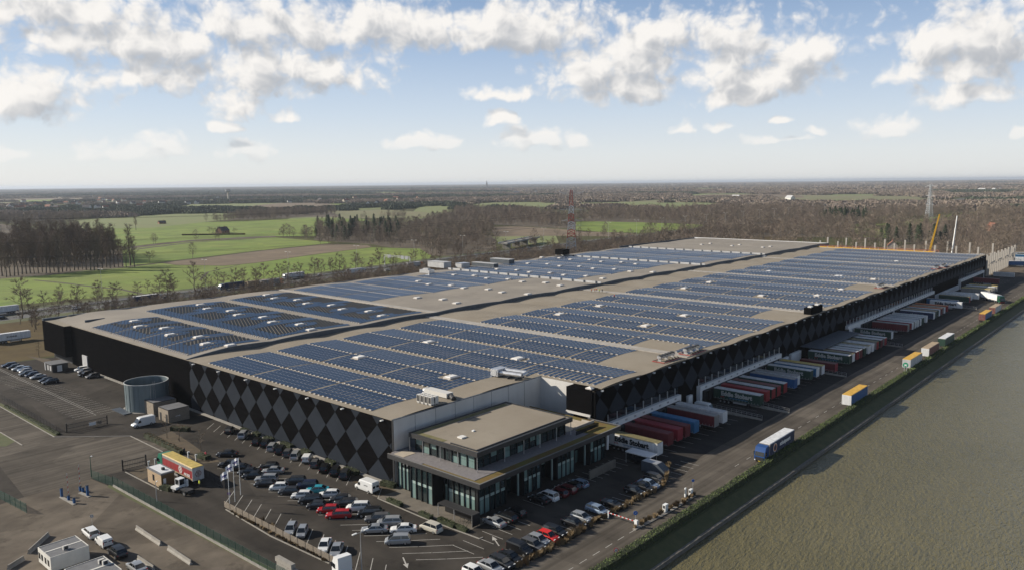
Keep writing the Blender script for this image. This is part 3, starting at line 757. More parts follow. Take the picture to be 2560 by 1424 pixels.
# first section of the raised roof: steep dark modules set like scales, blue ones along the edges
SKY_L = [(121.7,293.7),(118,281.5),(122,270.2),(118,257.4),(121.7,245.2),(118,233.3),(121.4,224.5),(156.6,312.4),(153,299.6),(156.3,287.3),(153,275.9),(156.3,263.4),(152.6,251.2),(156.2,239.3),(152.6,227.2)]
SKY_L += [(188+(-1)**k*1.8, 316-12.2*k) for k in range(8)]
m_panel3 = mat('solar_cell_black', (0.016,0.018,0.019), .5, var=.3, vscale=.5)
m_panel2 = mat('solar_cell_steep', (0.024,0.054,0.110), .3, spec=.5, var=.3, vscale=.1)
for (x0, x1, y0, y1) in ((109,132.5,226,300),(136,169,226,317),(173,203.5,226,319)):
    ys = [y0 + (y1-y0)*k/4 for k in range(5)]
    for q in range(4):
        root = thing('solar_array', f'dark chequered solar panels, {ORD[q]} block from the dividing wall, {[109,136,173].index(x0) and ("middle" if x0 == 136 else "back") or "front"} raised strip', 'solar panels', (0,0,0), 0, 'solar arrays on the warehouse roof')
        b = MB(); ri = 0; R2 = random.Random(q+int(x0)); y = ys[q]+.8
        while y < ys[q+1]-.6:
            x = x0 + (.62 if ri % 2 else 0)
            edge_r = y < ys[q]+3.0 or y > ys[q+1]-2.2
            while x < x1-1:
                near = min(abs(x-sx)/3.4 + abs(y-sy)/2.6 for sx, sy in SKY_L)
                nb2 = min(math.hypot((x-sx)/6.0, (y-sy)/3.8) for sx, sy in SKY_L)
                if near > 1:
                    z = zl(x+.6); blue = edge_r or x < x0+4.5 or nb2 < 1; w_ = 1.16 if blue else .74
                    b.add([(x,y-.52,z+.10),(x+w_,y-.52,z+.10),(x+w_,y+(.5 if blue else .28),z+.24),(x,y+(.5 if blue else .28),z+.24)], [(0,1,2,3)], 0 if blue else 3)
                    yb_ = y+(.5 if blue else .28); b.add([(x,yb_,z+.23),(x+w_,yb_,z+.23),(x+w_,yb_,z),(x,yb_,z)], [(0,1,2,3)], 1)
                x += 1.24
            y += 1.32; ri += 1
        for yy in np.arange(ys[q]+.8, ys[q+1]-.6, 1.35): b.box(x0-.7, x0-.25, yy-.2, yy+.2, zl(x0)-.05, zl(x0)+.3, 2)
        o = b.build('panel_rows', [m_panel2, m_panelb, m_ball, m_panel3], root); o['kind'] = 'stuff'

add_blotches(m_roof, .09, .84); add_blotches(m_roof2, .09, .84)
# roof lights: low white kerbed domes, each one a thing set into the roof
def skylight(x, y, z, lx=3.4, ly=2.3, lab='', grp_=''):
    t = thing('roof_light', lab, 'skylight', (x, y, z), 0, grp_)
    k = ('skl', lx, ly)
    if k not in meshcache:
        b = MB(); b.box(-lx/2,lx/2,-ly/2,ly/2,-.3,.38); meshcache[k] = b.mesh('kerb_frame', m_ball)
        b = MB(); hx, hy = lx/2-.06, ly/2-.06
        b.add([(-hx,-hy,.36),(hx,-hy,.36),(hx,hy,.36),(-hx,hy,.36),(-hx*.8,-hy*.72,.56),(hx*.8,-hy*.72,.56),(hx*.8,hy*.72,.56),(-hx*.8,hy*.72,.56)], [(0,1,5,4),(1,2,6,5),(2,3,7,6),(3,0,4,7),(4,5,6,7)])
        meshcache[k+('d',)] = b.mesh('dome', m_sky)
    obj('kerb_frame', meshcache[k], t); obj('dome', meshcache[k+('d',)], t)
for x, y in SKY_R: skylight(x, y, zr(x), 3.4, 2.6, 'white roof light between solar rows on the lower roof half', 'roof lights among the solar rows')
for x, y in SKY_L: skylight(x, y, zl(x), 3.2, 2.2, 'white roof light among the dark chequered solar panels', 'roof lights among the dark panels')
fz = ZM(1000,440,3.956)
for p in [(175,1212),(425,1228),(560,1265),(635,1115),(875,1128),(1010,1158),(1265,1175),(1210,1052),(1440,1062),(1585,1090),(2005,1020),(2280,950),(2500,958)]:
    x, y = fz(p[0], p[1], 15.6); skylight(x, y, zl(x), 3.2, 2.4, 'white roof light on the bare tan part of the raised roof', 'roof lights on the bare roof')
for p in [(290,1078),(510,1088),(185,1048),(540,985),(740,992),(865,1018),(1075,1028),(1270,872),(1465,877),(1585,897),(1780,902),(1915,922),(2125,930),(1285,958),(1490,965),(1625,987),(1845,997),(965,928),(1160,937),(1405,810),(1580,818),(1690,832),(1880,836),(1995,853),(2195,860),(2335,877)]:
    x, y = fz(p[0], p[1], 15.7); skylight(x, y, zl(x)+.12, 3.0, 2.2, 'white roof light inside the dense blue array by the motorway', 'roof lights in the dense arrays')
f4 = ZM(1500,420,3.956)
for p in [(1005,760),(1090,747),(1305,772),(1380,760),(1610,788),(1685,776)]:
    x, y = f4(p[0], p[1], 16.1); skylight(x, y, zl(x)+.35, 2.6, 2.0, 'small roof light on the bare far roof section', 'roof lights on the far roof')

# rooftop plant
m_galv = mat('galvanised_duct', (0.62,0.62,0.63), .35, metal=.7, var=.15, vscale=1.0)
m_acw = mat('ac_casing', (0.60,0.58,0.54), .6)
m_grille = mat('fan_grille', (0.03,0.03,0.032), .6)
m_redpipe = mat('red_pipe', (0.35,0.06,0.05), .5)
fa = ZM(1040,900,6.4)
for i in range(4):
    for j in range(2):
        x, y = fa(60+62*i, 700+15*i, 14.5)
        x += j*1.35; z = zr(x)
        t = thing('condenser_unit', 'beige upright condenser in the cluster on the roof above the office', 'air conditioner', (x, y, z), 0, 'condenser cluster')
        b = MB(); b.box(-.5,.5,-.45,.45,.25,2.0); b.build('casing', m_acw, t)
        b = MB(); b.box(-.52,-.49,-.36,.36,.5,1.9); b.build('grille', m_grille, t)
        b = MB(); b.box(-.45,-.3,-.4,.4,0,.25); b.box(.3,.45,-.4,.4,0,.25); b.build('stand', m_alu, t)
for p in ((255,715),(325,690)):
    x, y = fa(p[0], p[1], 14.4); t = thing('condenser_unit', 'small square condenser beside the taller condenser cluster', 'air conditioner', (x, y, zr(x)), 0, 'small condensers')
    b = MB(); b.box(-.3,.3,-.45,.45,.2,1.1); b.build('casing', m_acw, t); b = MB(); b.tube((-.33,0,.65),(-.29,0,.65),.32,n=14); b.build('fan', m_grille, t)
    b = MB(); b.box(-.25,.25,-.4,.4,0,.2); b.build('stand', m_alu, t)
x, y = fa(330,540,14.8); t = thing('ventilation_duct', 'long pale air duct lying behind the condenser cluster', 'air duct', (x, y, zr(x)), 0)
b = MB(); b.box(-1.1,1.1,-4.6,3.2,.25,1.3); b.build('duct_run', m_acw, t); b = MB(); b.tube((0,3.2,.75),(0,4.4,.5),.7,.5,n=12); b.build('duct_cowl', m_galv, t)
b = MB(); b.tube((.2,-4.6,.75),(-.9,-6.8,.4),.6,n=12); b.build('flexible_hose', m_grille, t)
x0, y0 = fa(1250,265,14.6); x1, y1 = fa(1850,275,15); z = zr(x0)
t = thing('air_handling_unit', 'shiny metal air handling unit with two long pipes on the roof edge', 'ventilation unit', (x0, y0, z), 0)
b = MB(); b.box(-.4,3.4,-1.6,.9,.25,2.1); b.build('casing', m_galv, t); b = MB(); b.tube((-.5,-.4,1.2),(.2,-.4,1.2),.9,n=14); b.build('inlet_cowl', m_alu, t)
for dx in (2.6, .7):
    b = MB(); b.tube((dx,-1.6,1.55 if dx > 2 else 1.2),(dx+1.2,y1-y0+1,1.55 if dx > 2 else 1.2),.55,n=14); b.build('pipe', m_galv, t)
b = MB(); b.tube((1.9,y1-y0+1,1.2),(3.8,y1-y0+1,1.5),.5,n=12); b.build('pipe_elbow', m_galv, t)
for yy in (-.9, -4.5, y1-y0+2): b = MB(); b.box(.2,3.6,yy-.1,yy+.1,0,.5); b.build('stand', m_grille, t)
FAN = [(ZM(1400,860,3.956),(1050,135)),(ZM(1400,860,3.956),(1300,60)),(ZM(1960,540,4.188),(1010,740)),(ZM(1960,540,4.188),(1590,545)),(ZM(1960,540,4.188),(1665,525))]
for f, p in FAN:
    x, y = f(p[0], p[1], 15.2); t = thing('dry_cooler', 'bank of fans on legs beside red pipes at the dock edge of the roof', 'cooling unit', (x, y, zr(x)), 0, 'cooler banks along the roof edge')
    b = MB(); b.box(-4,4,-.6,.6,.9,1.5); b.build('casing', m_galv, t)
    for k in range(5): b = MB(); b.tube((-3.2+1.6*k,-.1,1.5),(-3.2+1.6*k,-.1,1.75),.62,n=12); b.build('fan', m_grille, t)
    for dx in (-3.6, 0, 3.6): b = MB(); b.box(dx-.08,dx+.08,-.5,.5,0,.9); b.build('leg', m_alu, t)
    b = MB(); b.tube((-5.5,1.2,.25),(5,1.2,.25),.12); b.tube((-5.5,1.2,.25),(-5.5,-2.6,.25),.12); b.tube((-5.5,-2.6,.25),(4,-2.6,.25),.1); b.build('pipework', m_redpipe, t)
    for k in range(6): b = MB(); b.bar((-4+1.5*k,-2.2,.2),(-3.2+1.5*k,-1.1,.2),.12,.3); b.build('pipe_support', m_grille, t)
fz2 = ZM(1000,440,3.956)
for p, sx, sy, sz_, lab in (((390,900),6,14,3.2,'white plant housing at the motorway edge of the raised roof'),((620,905),7,5,2.4,'grey box of roof machinery beside the plant housing'),((840,900),4,18,2.2,'long dark glass lantern on the raised roof edge'),((1010,860),5,16,2.4,'far glass lantern on the raised roof edge')):
    x, y = fz2(p[0], p[1], 15.6); t = thing('plant_room', lab, 'roof plant', (x, y, zl(x)), 0)
    b = MB(); b.box(-sx/2,sx/2,-sy/2,sy/2,0,sz_); b.build('casing', m_fire_l if 'white' in lab or 'grey' in lab else m_fire, t)
    b = MB(); b.box(-sx/2-.15,sx/2+.15,-sy/2-.15,sy/2+.15,sz_,sz_+.18); b.build('roof_sheet', m_galv if 'box' in lab else m_fire_l, t)
x, y = fz2(255,965,15.5); t = thing('air_handling_unit', 'grey air handler alone on the raised roof before the plant housing', 'ventilation unit', (x, y, zl(x)), 0)
b = MB(); b.box(-2,2,-5,3,.2,2.0); b.build('casing', m_galv, t); b = MB(); b.box(-1.2,1.2,-3,1,2.0,2.7); b.build('hood', m_fire_l, t)
x, y = fz2(1605,785,16); t = thing('tank_box', 'black cube tank on stilts at the raised roof edge', 'tank', (x, y, zl(x)), 0)
b = MB(); b.box(-3.5,3.5,-3.5,3.5,1.2,4.6); b.build('shell', m_black, t)
for dx in (-3,3):
    for dy in (-3,3): b = MB(); b.box(dx-.12,dx+.12,dy-.12,dy+.12,0,1.2); b.build('leg', m_alu, t)

# ================================================================== OFFICE BLOCK
m_fascia = mat('office_fascia', (0.035,0.034,0.035), .5, var=.1, vscale=.5)
m_mull = mat('office_mullion', (0.012,0.012,0.013), .45)
m_pane_d = mat('glass_dark', (0.020,0.032,0.034), .05, spec=.8)
m_pane_c = mat('glass_curtain', (0.10,0.165,0.155), .12, spec=.6, var=.45, vscale=2.2, stretch=(1,3.5,.05), col2=(0.22,0.31,0.29))
m_pane_s = mat('glass_spandrel', (0.34,0.43,0.40), .15, spec=.5)
m_gravel = mat('roof_gravel', (0.155,0.142,0.148), .95, var=.35, vscale=1.4, detail=10, col2=(0.22,0.205,0.205), bump=.4, bscale=6)
m_sedum = mat('sedum', (0.15,0.075,0.022), .95, var=.5, vscale=.35, detail=9, col2=(0.13,0.125,0.022), bump=.5, bscale=8)
m_terr = mat('terrace_paving', (0.42,0.36,0.28), .9, var=.1, vscale=.8)
m_greyc = mat('coping_grey', (.16,.155,.15), .6)
of = thing('office_block', 'two-storey black and glass office with overhanging sedum deck roof', 'office building', (0,0,0))
def op(name, m, *boxes):
    b = MB()
    for q in boxes: b.box(*q)
    return b.build(name, m, of)
DX0, DX1, DYN, DYB = 103.6, 151.8, 100.5, 128.3
op('deck_fascia', m_fascia, (DX0,DX1,DYN,DYN+.3,7.0,8.0), (DX0,DX0+.3,DYN+.3,127.9,7.0,8.0), (DX1-.3,DX1,DYN+.3,110,7.0,8.0))
op('deck_soffit', m_mull, (DX0+.3,DX1-.3,DYN+.3,DYB,7.02,7.12))
sed = op('sedum_roof', m_sedum, (DX0+.3,DX1-.3,DYN+.3,DYB-.05,7.12,7.72))
op('gravel_bed', m_gravel, (DX0+1.4,142.5,103.2,DYB-.05,7.72,7.80), (DX0+.3,DX0+1.4,118,127.9,7.72,7.79))
op('deck_coping', m_greyc, (DX0-.03,DX0+.33,DYN-.03,127.9,8.0,8.05), (DX0+.33,DX1,DYN-.03,DYN+.33,8.0,8.05), (DX1-.33,DX1+.03,DYN+.33,110,8.0,8.05))
op('terrace', m_terr, (140,149,107.6,116,7.8,7.9)); op('paving_slabs', m_terr, (104.6,108,123.8,127,7.8,7.86))
op('terrace_wall', m_gutter, (142.6,150.5,107.3,107.6,7.7,8.35), (149,149.3,107.6,110,7.7,8.3))
op('terrace_balustrade', m_glassb, (139.6,148.5,104.6,104.66,7.8,8.7))
op('corner_kerb', m_whitec, (152.6,153.0,110.1,117.6,7.9,8.45))
# upper storey
op('upper_core', m_dark, (112,137,110.5,125,7.8,11.0))
op('upper_floor', m_terr, (110.3,137.9,107.3,125.1,7.8,7.86))
op('upper_fascia', m_fascia, (108.0,139.4,105.4,105.75,11.0,12.0), (108.0,108.35,105.75,125.9,11.0,12.0), (139.05,139.4,105.75,125.9,11.0,12.0), (108.35,139.05,125.55,125.9,11.0,12.0))
op('upper_roof', m_roof, (108.35,139.05,105.75,125.55,11.0,11.82))
op('roof_upstand', m_fascia, (108.9,138.2,106.5,106.75,11.82,12.08), (108.9,109.15,106.75,114,11.82,12.06))
op('roof_moss', mat('roof_moss', (0.12,0.115,0.035), .95, var=.5, vscale=.5, col2=(0.2,0.165,0.085)), (108.6,138,123.9,125.3,11.83,11.86), (108.5,110,116,125.3,11.835,11.855))
op('roof_puddle', mat('puddle', (0.05,0.05,0.055), .04, spec=.6), (120,131,122.8,123.7,11.862,11.866))
op('lower_roof_strip', m_bank, (110.5,127,126.0,128.3,9.4,9.9)); op('strip_kerb', m_fire, (110.2,127.2,128.1,128.45,9.9,10.35), (110.2,110.5,126,128.1,7.8,10.1))
def glazing(axis, plane, a0, a1, n, z0, z1, z2, z3, out=-1, kinds='cs d', mw=.16, dep=.22):
    """a row of n bays between a0 and a1: lower pane, spandrel, upper pane, each its own part; mullions between"""
    st = (a1-a0)/n
    for k in range(n+1):
        a = a0+st*k; b = MB()
        if axis == 0: b.box(plane-dep, plane+.05, a-mw/2, a+mw/2, z0, z3)
        else: b.box(a-mw/2, a+mw/2, plane-dep, plane+.05, z0, z3)
        b.build('mullion', m_mull, of)
    for k in range(n):
        l, r = a0+st*k+mw/2, a0+st*(k+1)-mw/2
        for (za, zb, mm) in ((z0, z1, kinds[0]), (z1, z2, kinds[1]), (z2, z3, kinds[3] if len(kinds) > 3 else 'd')):
            if zb-za < .05: continue
            mt = {'c': m_pane_c, 's': m_pane_s, 'd': m_pane_d}[mm]
            if mm == 'c' and rnd.random() < .22: mt = m_pane_d
            if mm == 'd' and rnd.random() < .25: mt = m_pane_c
            b = MB()
            if axis == 0: b.box(plane, plane+.06, l, r, za+.03, zb-.03)
            else: b.box(l, r, plane, plane+.06, za+.03, zb-.03)
            b.build('window_pane', mt, of)
# upper storey windows
glazing(0, 109.3, 107.2, 125.1, 8, 7.86, 9.3, 9.3, 11.0, kinds='cc d')
glazing(1, 107.0, 109.3, 138.4, 14, 7.86, 9.3, 9.3, 11.0, kinds='dd d')
op('upper_side_wall', m_fascia, (138.4,138.7,107,125.2,7.8,11.0))
for x, y in [(108.3,126.0),(108.3,121.8),(108.3,116.4),(108.3,111.2),(108.3,105.7),(116.5,105.7),(122.6,105.7),(128,105.7),(133.8,105.7),(139.1,105.7)]:
    b = MB(); b.tube((x,y,7.75),(x,y,11.02),.09,n=6); b.build('column', m_alu, of)
# ground floor
op('ground_core', m_dark, (108,150,107.5,128.2,0,7.0))
glazing(0, 106.0, 122.6, 127.3, 4, .05, 4.1, 4.75, 7.0)
glazing(0, 104.0, 114.2, 120.8, 4, .05, 3.2, 3.85, 7.0)
op('bay_side', m_mull, (104,106,120.8,121,0,7.0)); op('bay_side', m_mull, (104,106.6,114.0,114.2,0,7.0))
glazing(0, 107.2, 111.8, 114.0, 2, .05, 3.2, 3.75, 7.0)
glazing(0, 106.0, 104.0, 111.7, 5, .05, 3.1, 3.75, 7.0)
op('corner_post', m_mull, (105.85,106.3,103.3,104.0,0,7.0))
for x0, x1, n in ((106.3,114.1,5),(119.8,125.4,4),(131.2,137.4,4),(143.4,149.5,4)):
    glazing(1, 103.5, x0, x1, n, .05, 3.0, 3.65, 7.0)
    op('bay_side', m_mull, (x1,x1+.2,103.4,107,0,7.0)); op('bay_side', m_mull, (x0-.2,x0,103.4,107,0,7.0))
for x0, x1, n in ((114.3,119.6,3),(125.6,131,3),(137.6,143.2,3)):
    glazing(1, 106.8, x0, x1, n, .05, 3.0, 3.5, 7.0, kinds='dd d')
    op('pier', m_pane_s, (x1-.7,x1-.4,104.2,104.5,0,7.0))
op('white_post', m_white, (150.1,150.7,103.2,104.2,1.9,7.0))
op('rooflight', m_sky, (112.5,114,114.2,115.6,11.82,12.1)); op('vent_cap', m_lampw, (117.6,118.2,115.8,116.3,11.82,12.05))
op('wall_unit', m_pave, (136,146,98.0,98.4,0,1.9))
x, y = 155.2, 111.6; t = thing('roof_light', 'white dome light on the black corner block above the sedum deck', 'skylight', (x-.6, y, 14.38), 0)
b = MB(); b.box(-.7,.7,-.9,.9,0,.35); b.build('kerb_frame', m_ball, t); b = MB(); b.add([(-.65,-.85,.35),(.65,-.85,.35),(.65,.85,.35),(-.65,.85,.35),(0,0,.75)],[(0,1,4),(1,2,4),(2,3,4),(3,0,4)]); b.build('dome', m_sky, t)
# ================================================================== VEHICLES
def paint(name, col, rough=.28, metal=0.0): return mat('paint_'+name, col, rough, metal, spec=.6)
PAINT = {'black': paint('black', (.008,.008,.009)), 'dark grey': paint('dark_grey', (.035,.036,.04), .3, .3), 'silver': paint('silver', (.42,.43,.44), .3, .5),
 'grey': paint('grey', (.13,.13,.135), .3, .4), 'white': paint('white', (.72,.72,.71)), 'red': paint('red', (.36,.012,.015)), 'bright red': paint('bright_red', (.62,.02,.015)),
 'turquoise': paint('turquoise', (.03,.28,.36)), 'navy': paint('navy', (.012,.02,.05)), 'dark green': paint('dark_green', (.012,.03,.02)), 'pale blue': paint('pale_blue', (.25,.32,.42), .3, .3),
 'dark red': paint('dark_red', (.10,.01,.012)), 'beige': paint('beige', (.5,.47,.4))}
m_cglass = mat('car_glass', (.012,.015,.018), .04, spec=.8)
m_tyre = mat('tyre', (.012,.012,.012), .85); m_rim = mat('rim', (.4,.4,.41), .35, metal=.7)
m_head = mat('headlamp', (.75,.77,.78), .15); m_tail = mat('tail_lamp', (.38,.012,.01), .25); m_trim = mat('dark_trim', (.02,.02,.021), .6)
m_plate = mat('number_plate', (.7,.55,.08), .5)
def shell(b, secs, m=0, close=True):
    """loft through cross sections: each (x, [(y,z)...]) with the same point count"""
    n = len(secs[0][1]); o = len(b.v)
    for x, pr in secs: b.v += [(x, y, z) for y, z in pr]
    for i in range(len(secs)-1):
        for j in range(n):
            b.f.append((o+i*n+j, o+i*n+(j+1)%n, o+(i+1)*n+(j+1)%n, o+(i+1)*n+j)); b.m.append(m)
    b.f.append(tuple(o+j for j in range(n))[::-1]); b.m.append(m)
    b.f.append(tuple(o+(len(secs)-1)*n+j for j in range(n))); b.m.append(m)
def wheel_mesh(r, w):
    b = MB(); b.tube((0,-w/2,0),(0,w/2,0),r,n=14,m=0); b.tube((0,-w/2-.012,0),(0,w/2+.012,0),r*.62,n=10,m=1); return b.mesh('wheel', [m_tyre, m_rim])
CAR = {  # length, width, height, bonnet z, belt z, cabin: base front, roof front, roof rear, base rear (fractions of length from the nose)
 'hatchback': (4.35,1.82,1.52,.88,.98,.24,.40,.86,.985), 'saloon': (4.9,1.88,1.48,.86,.98,.25,.40,.70,.86), 'estate car': (4.95,1.88,1.53,.88,1.0,.25,.39,.90,.985),
 'off-roader': (4.75,1.95,1.75,1.05,1.15,.23,.36,.90,.985), 'small car': (3.8,1.72,1.55,.90,1.0,.2,.36,.86,.985), 'people carrier': (4.6,1.87,1.72,.98,1.08,.14,.34,.9,.985),
 'convertible': (4.6,1.85,1.25,.86,.95,.3,.42,.44,.5)}
_car = {}
def car_meshes(kind):
    if kind in _car: return _car[kind]
    L, Wd, Hh, zb, zt, a, c, d, e = CAR[kind]; X = lambda f: L/2 - f*L; hw = Wd/2
    def sec(f, w, z): return (X(f), [(-w*.94,.24),(w*.94,.24),(w,.5),(w*.985,z-.16),(w*.90,z),(-w*.90,z),(-w*.985,z-.16),(-w,.5)])
    b = MB()
    shell(b, [sec(0,hw*.72,.56),sec(.03,hw*.88,.68),sec(.10,hw*.97,zb-.06),sec(a,hw,zb),sec(a+.04,hw,zt-.02),sec(.6,hw,zt),sec(min(e,.93),hw*.99,zt),sec(.97,hw*.95,zt-.04 if e > .9 else zt-.06),sec(1.0,hw*.86,.74)])
    rt = Hh; rw = hw*.70
    if kind != 'convertible':
        b.add([(X(c),-rw,rt-.02),(X(c),rw,rt-.02),(X((c+d)/2),rw*1.02,rt),(X((c+d)/2),-rw*1.02,rt),(X(d),rw*.97,rt-.05),(X(d),-rw*.97,rt-.05),
               (X(c),-rw*1.03,rt-.10),(X(c),rw*1.03,rt-.10),(X(d),rw,rt-.13),(X(d),-rw,rt-.13)], [(0,1,2,3),(3,2,4,5),(1,0,6,7),(5,4,8,9),(0,3,5,9,6),(1,7,8,4,2)])
        for s in (-1, 1):   # pillars
            for f0, f1 in ((a+.015,c),(e-.01,d)):
                b.tube((X(f0), s*hw*.88, zt-.02), (X(f1), s*rw, rt-.06), .045, n=4)
            b.tube((X((c+d)/2+.02), s*hw*.885, zt-.02), (X((c+d)/2+.02), s*rw*1.01, rt-.05), .04, n=4)
    me_body = b.mesh('body', PAINT['white'])
    g = MB()
    if kind != 'convertible':
        gw = hw*.87
        bt = [(X(a),-gw,zt-.04),(X(a),gw,zt-.04),(X(e),gw*.96,zt-.04),(X(e),-gw*.96,zt-.04)]; tp = [(X(c),-rw*.99,rt-.07),(X(c),rw*.99,rt-.07),(X(d),rw*.96,rt-.09),(X(d),-rw*.96,rt-.09)]
        g.add(bt+tp, [(0,1,5,4),(1,2,6,5),(2,3,7,6),(3,0,4,7)])
    else:
        g.add([(X(.3),-hw*.8,zt),(X(.3),hw*.8,zt),(X(.40),hw*.66,zt+.34),(X(.40),-hw*.66,zt+.34),(X(.32),-hw*.8,zt),(X(.32),hw*.8,zt),(X(.42),hw*.66,zt+.33),(X(.42),-hw*.66,zt+.33)], [(0,1,2,3),(4,7,6,5),(0,3,7,4),(1,5,6,2),(3,2,6,7)])
        g.box(X(.72),X(.46),-hw*.7,hw*.7,zt-.1,zt+.012)
    me_glass = g.mesh('windows', m_cglass)
    r = .34 if kind != 'off-roader' else .38
    if kind == 'small car': r = .31
    me_wheel = wheel_mesh(r, .22)
    h = MB(); h.box(-.10,.06,-.2,.2,-.07,.07); me_h = h.mesh('headlight', m_head); h = MB(); h.box(-.06,.05,-.16,.16,-.09,.09); me_t = h.mesh('tail_light', m_tail)
    _car[kind] = (me_body, me_glass, me_wheel, me_h, me_t, r); return _car[kind]
ARTIC = lambda w: ('an ' if w[0] in 'aeiou' else 'a ') + w
def add_car(xy, ang, colour, kind, where, grp_, cat='car', sc=1.03):
    L, Wd, Hh, zb, zt, a, c, d, e = CAR[kind]; mb, mg, mw, mh, mtl, r = car_meshes(kind); hw = Wd/2
    t = thing('parked_car' if 'park' in grp_ or 'row' in grp_ else 'car', f'{colour} {kind} {where}', cat, (xy[0], xy[1], .018), math.radians(ang), grp_); t.scale = (sc, sc, sc)
    o = obj('body', mb, t); o.material_slots[0].link = 'OBJECT'; o.material_slots[0].material = PAINT[colour]
    obj('windows', mg, t)
    for fx in (.185, .80):
        for s in (-1, 1): obj('wheel', mw, t, (L/2-fx*L, s*(hw-.12), r))
    for s in (-1, 1):
        obj('headlight', mh, t, (L/2-.035*L, s*hw*.66, .66)); obj('tail_light', mtl, t, (-L/2+.022*L, s*hw*.72, .82))
    return t
# ---- vans
_van = {}
def add_van(xy, ang, colour, size, label, grp_=None, letter=None, z=.018):
    key = size
    if key not in _van:
        L, Wd, Hh = {'large': (6.0,2.02,2.55), 'medium': (5.0,1.92,1.95), 'small': (4.4,1.82,1.85)}[size]
        hw = Wd/2; X = lambda f: L/2-f*L; nose = {'large': .16, 'medium': .19, 'small': .22}[size]
        def sec(f, w, z, zt=None): return (X(f), [(-w*.95,.28),(w*.95,.28),(w,.55),(w*.98,z-.25),(w*.88,z),(-w*.88,z),(-w*.98,z-.25),(-w,.55)])
        b = MB(); shell(b, [sec(0,hw*.8,.72),sec(.03,hw*.93,.95),sec(nose,hw*.98,1.18),sec(nose+.14,hw,Hh-.12),sec(nose+.24,hw,Hh),sec(.97,hw,Hh-.02),sec(1,hw*.97,Hh-.12)])
        mb = b.mesh('body', PAINT['white'])
        g = MB(); zw = Hh-.3
        g.add([(X(nose-.005),-hw*.86,1.2),(X(nose-.005),hw*.86,1.2),(X(nose+.115),hw*.80,zw+.02),(X(nose+.115),-hw*.80,zw+.02)], [(0,1,2,3)])
        for s in (-1, 1): g.add([(X(nose+.03),s*(hw+.004),1.2),(X(nose+.19),s*(hw+.004),1.2),(X(nose+.19),s*(hw*.985),min(zw,1.85)),(X(nose+.09),s*(hw*.985),min(zw,1.85))], [(0,1,2,3)])
        for s in (-1, 1): g.box(-L/2-.006,-L/2+.02,s*hw*.48-hw*.34,s*hw*.48+hw*.34,1.25,min(Hh-.45,1.75))
        mg = g.mesh('windows', m_cglass); mw = wheel_mesh(.35,.24)
        h = MB(); h.box(-.08,.05,-.16,.16,-.12,.12); mh = h.mesh('headlight', m_head); h = MB(); h.box(-.03,.02,-.06,.06,-.28,.28); mt_ = h.mesh('tail_light', m_tail)
        bp = MB(); bp.box(L/2-.35,L/2+.02,-hw*.9,hw*.9,.3,.62); bp.box(-L/2-.05,-L/2+.1,-hw*.9,hw*.9,.32,.55); mbp = bp.mesh('bumper', m_trim)
        _van[key] = (L,Wd,Hh,mb,mg,mw,mh,mt_,mbp)
    L,Wd,Hh,mb,mg,mw,mh,mt_,mbp = _van[key]; hw = Wd/2
    t = thing('van', label, 'van', (xy[0],xy[1],z), math.radians(ang), grp_)
    o = obj('body', mb, t); o.material_slots[0].link = 'OBJECT'; o.material_slots[0].material = PAINT[colour]
    obj('windows', mg, t); o = obj('bumpers', mbp, t)
    for fx in (.17,.80):
        for s in (-1,1): obj('wheel', mw, t, (L/2-fx*L, s*(hw-.12), .35))
    for s in (-1,1): obj('headlight', mh, t, (L/2-.05*L, s*hw*.72, .85)); obj('tail_light', mt_, t, (-L/2, s*hw*.88, 1.15))
    if letter:
        for s, rz in ((-1, 0), (1, math.pi)):
            o = obj('lettering', text_mesh(letter, .42, m_trim, .005), t, (-.9*1, s*(hw+.012), 1.45)); o.rotation_euler = (math.pi/2, 0, rz)
    return t

# ---- trailers and lorries
m_tarp = {}
def tarp(name, col, rough=.55):
    return mat('tarp_'+name, col, rough, var=.22, vscale=1.1, detail=6, stretch=(1.4,.8,.25))
TC = {'white': tarp('white',(.66,.66,.66)), 'dark red': tarp('dark_red',(.13,.018,.022)), 'crimson': tarp('crimson',(.24,.018,.03)), 'blue': tarp('blue',(.035,.14,.28)), 'mid blue': tarp('mid_blue',(.02,.09,.24)),
 'green': tarp('green',(.018,.05,.034)), 'grey': tarp('grey',(.25,.24,.23)), 'red': tarp('red',(.26,.022,.025)), 'navy': tarp('navy',(.018,.028,.075)), 'yellow': tarp('yellow',(.62,.36,.05)),
 'tan': tarp('tan',(.40,.30,.19)), 'pale grey': tarp('pale_grey',(.48,.48,.48)), 'orange': tarp('orange',(.55,.2,.06)), 'brown red': tarp('brown_red',(.16,.05,.04)), 'olive': tarp('olive',(.2,.17,.08)), 'faded yellow': tarp('faded_yellow',(.5,.37,.1))}
m_frame = mat('chassis', (.03,.03,.032), .6); m_txtk = mat('lettering_black', (.01,.012,.015), .5); m_txtw = mat('lettering_white', (.75,.75,.73), .5); m_txtg = mat('lettering_grey', (.42,.42,.4), .5); m_txtb = mat('lettering_blue', (.08,.22,.42), .5); m_txtr = mat('lettering_red', (.5,.05,.04), .5)
TL, TW, TH = 14.3, 2.62, 4.15
_tr = {}
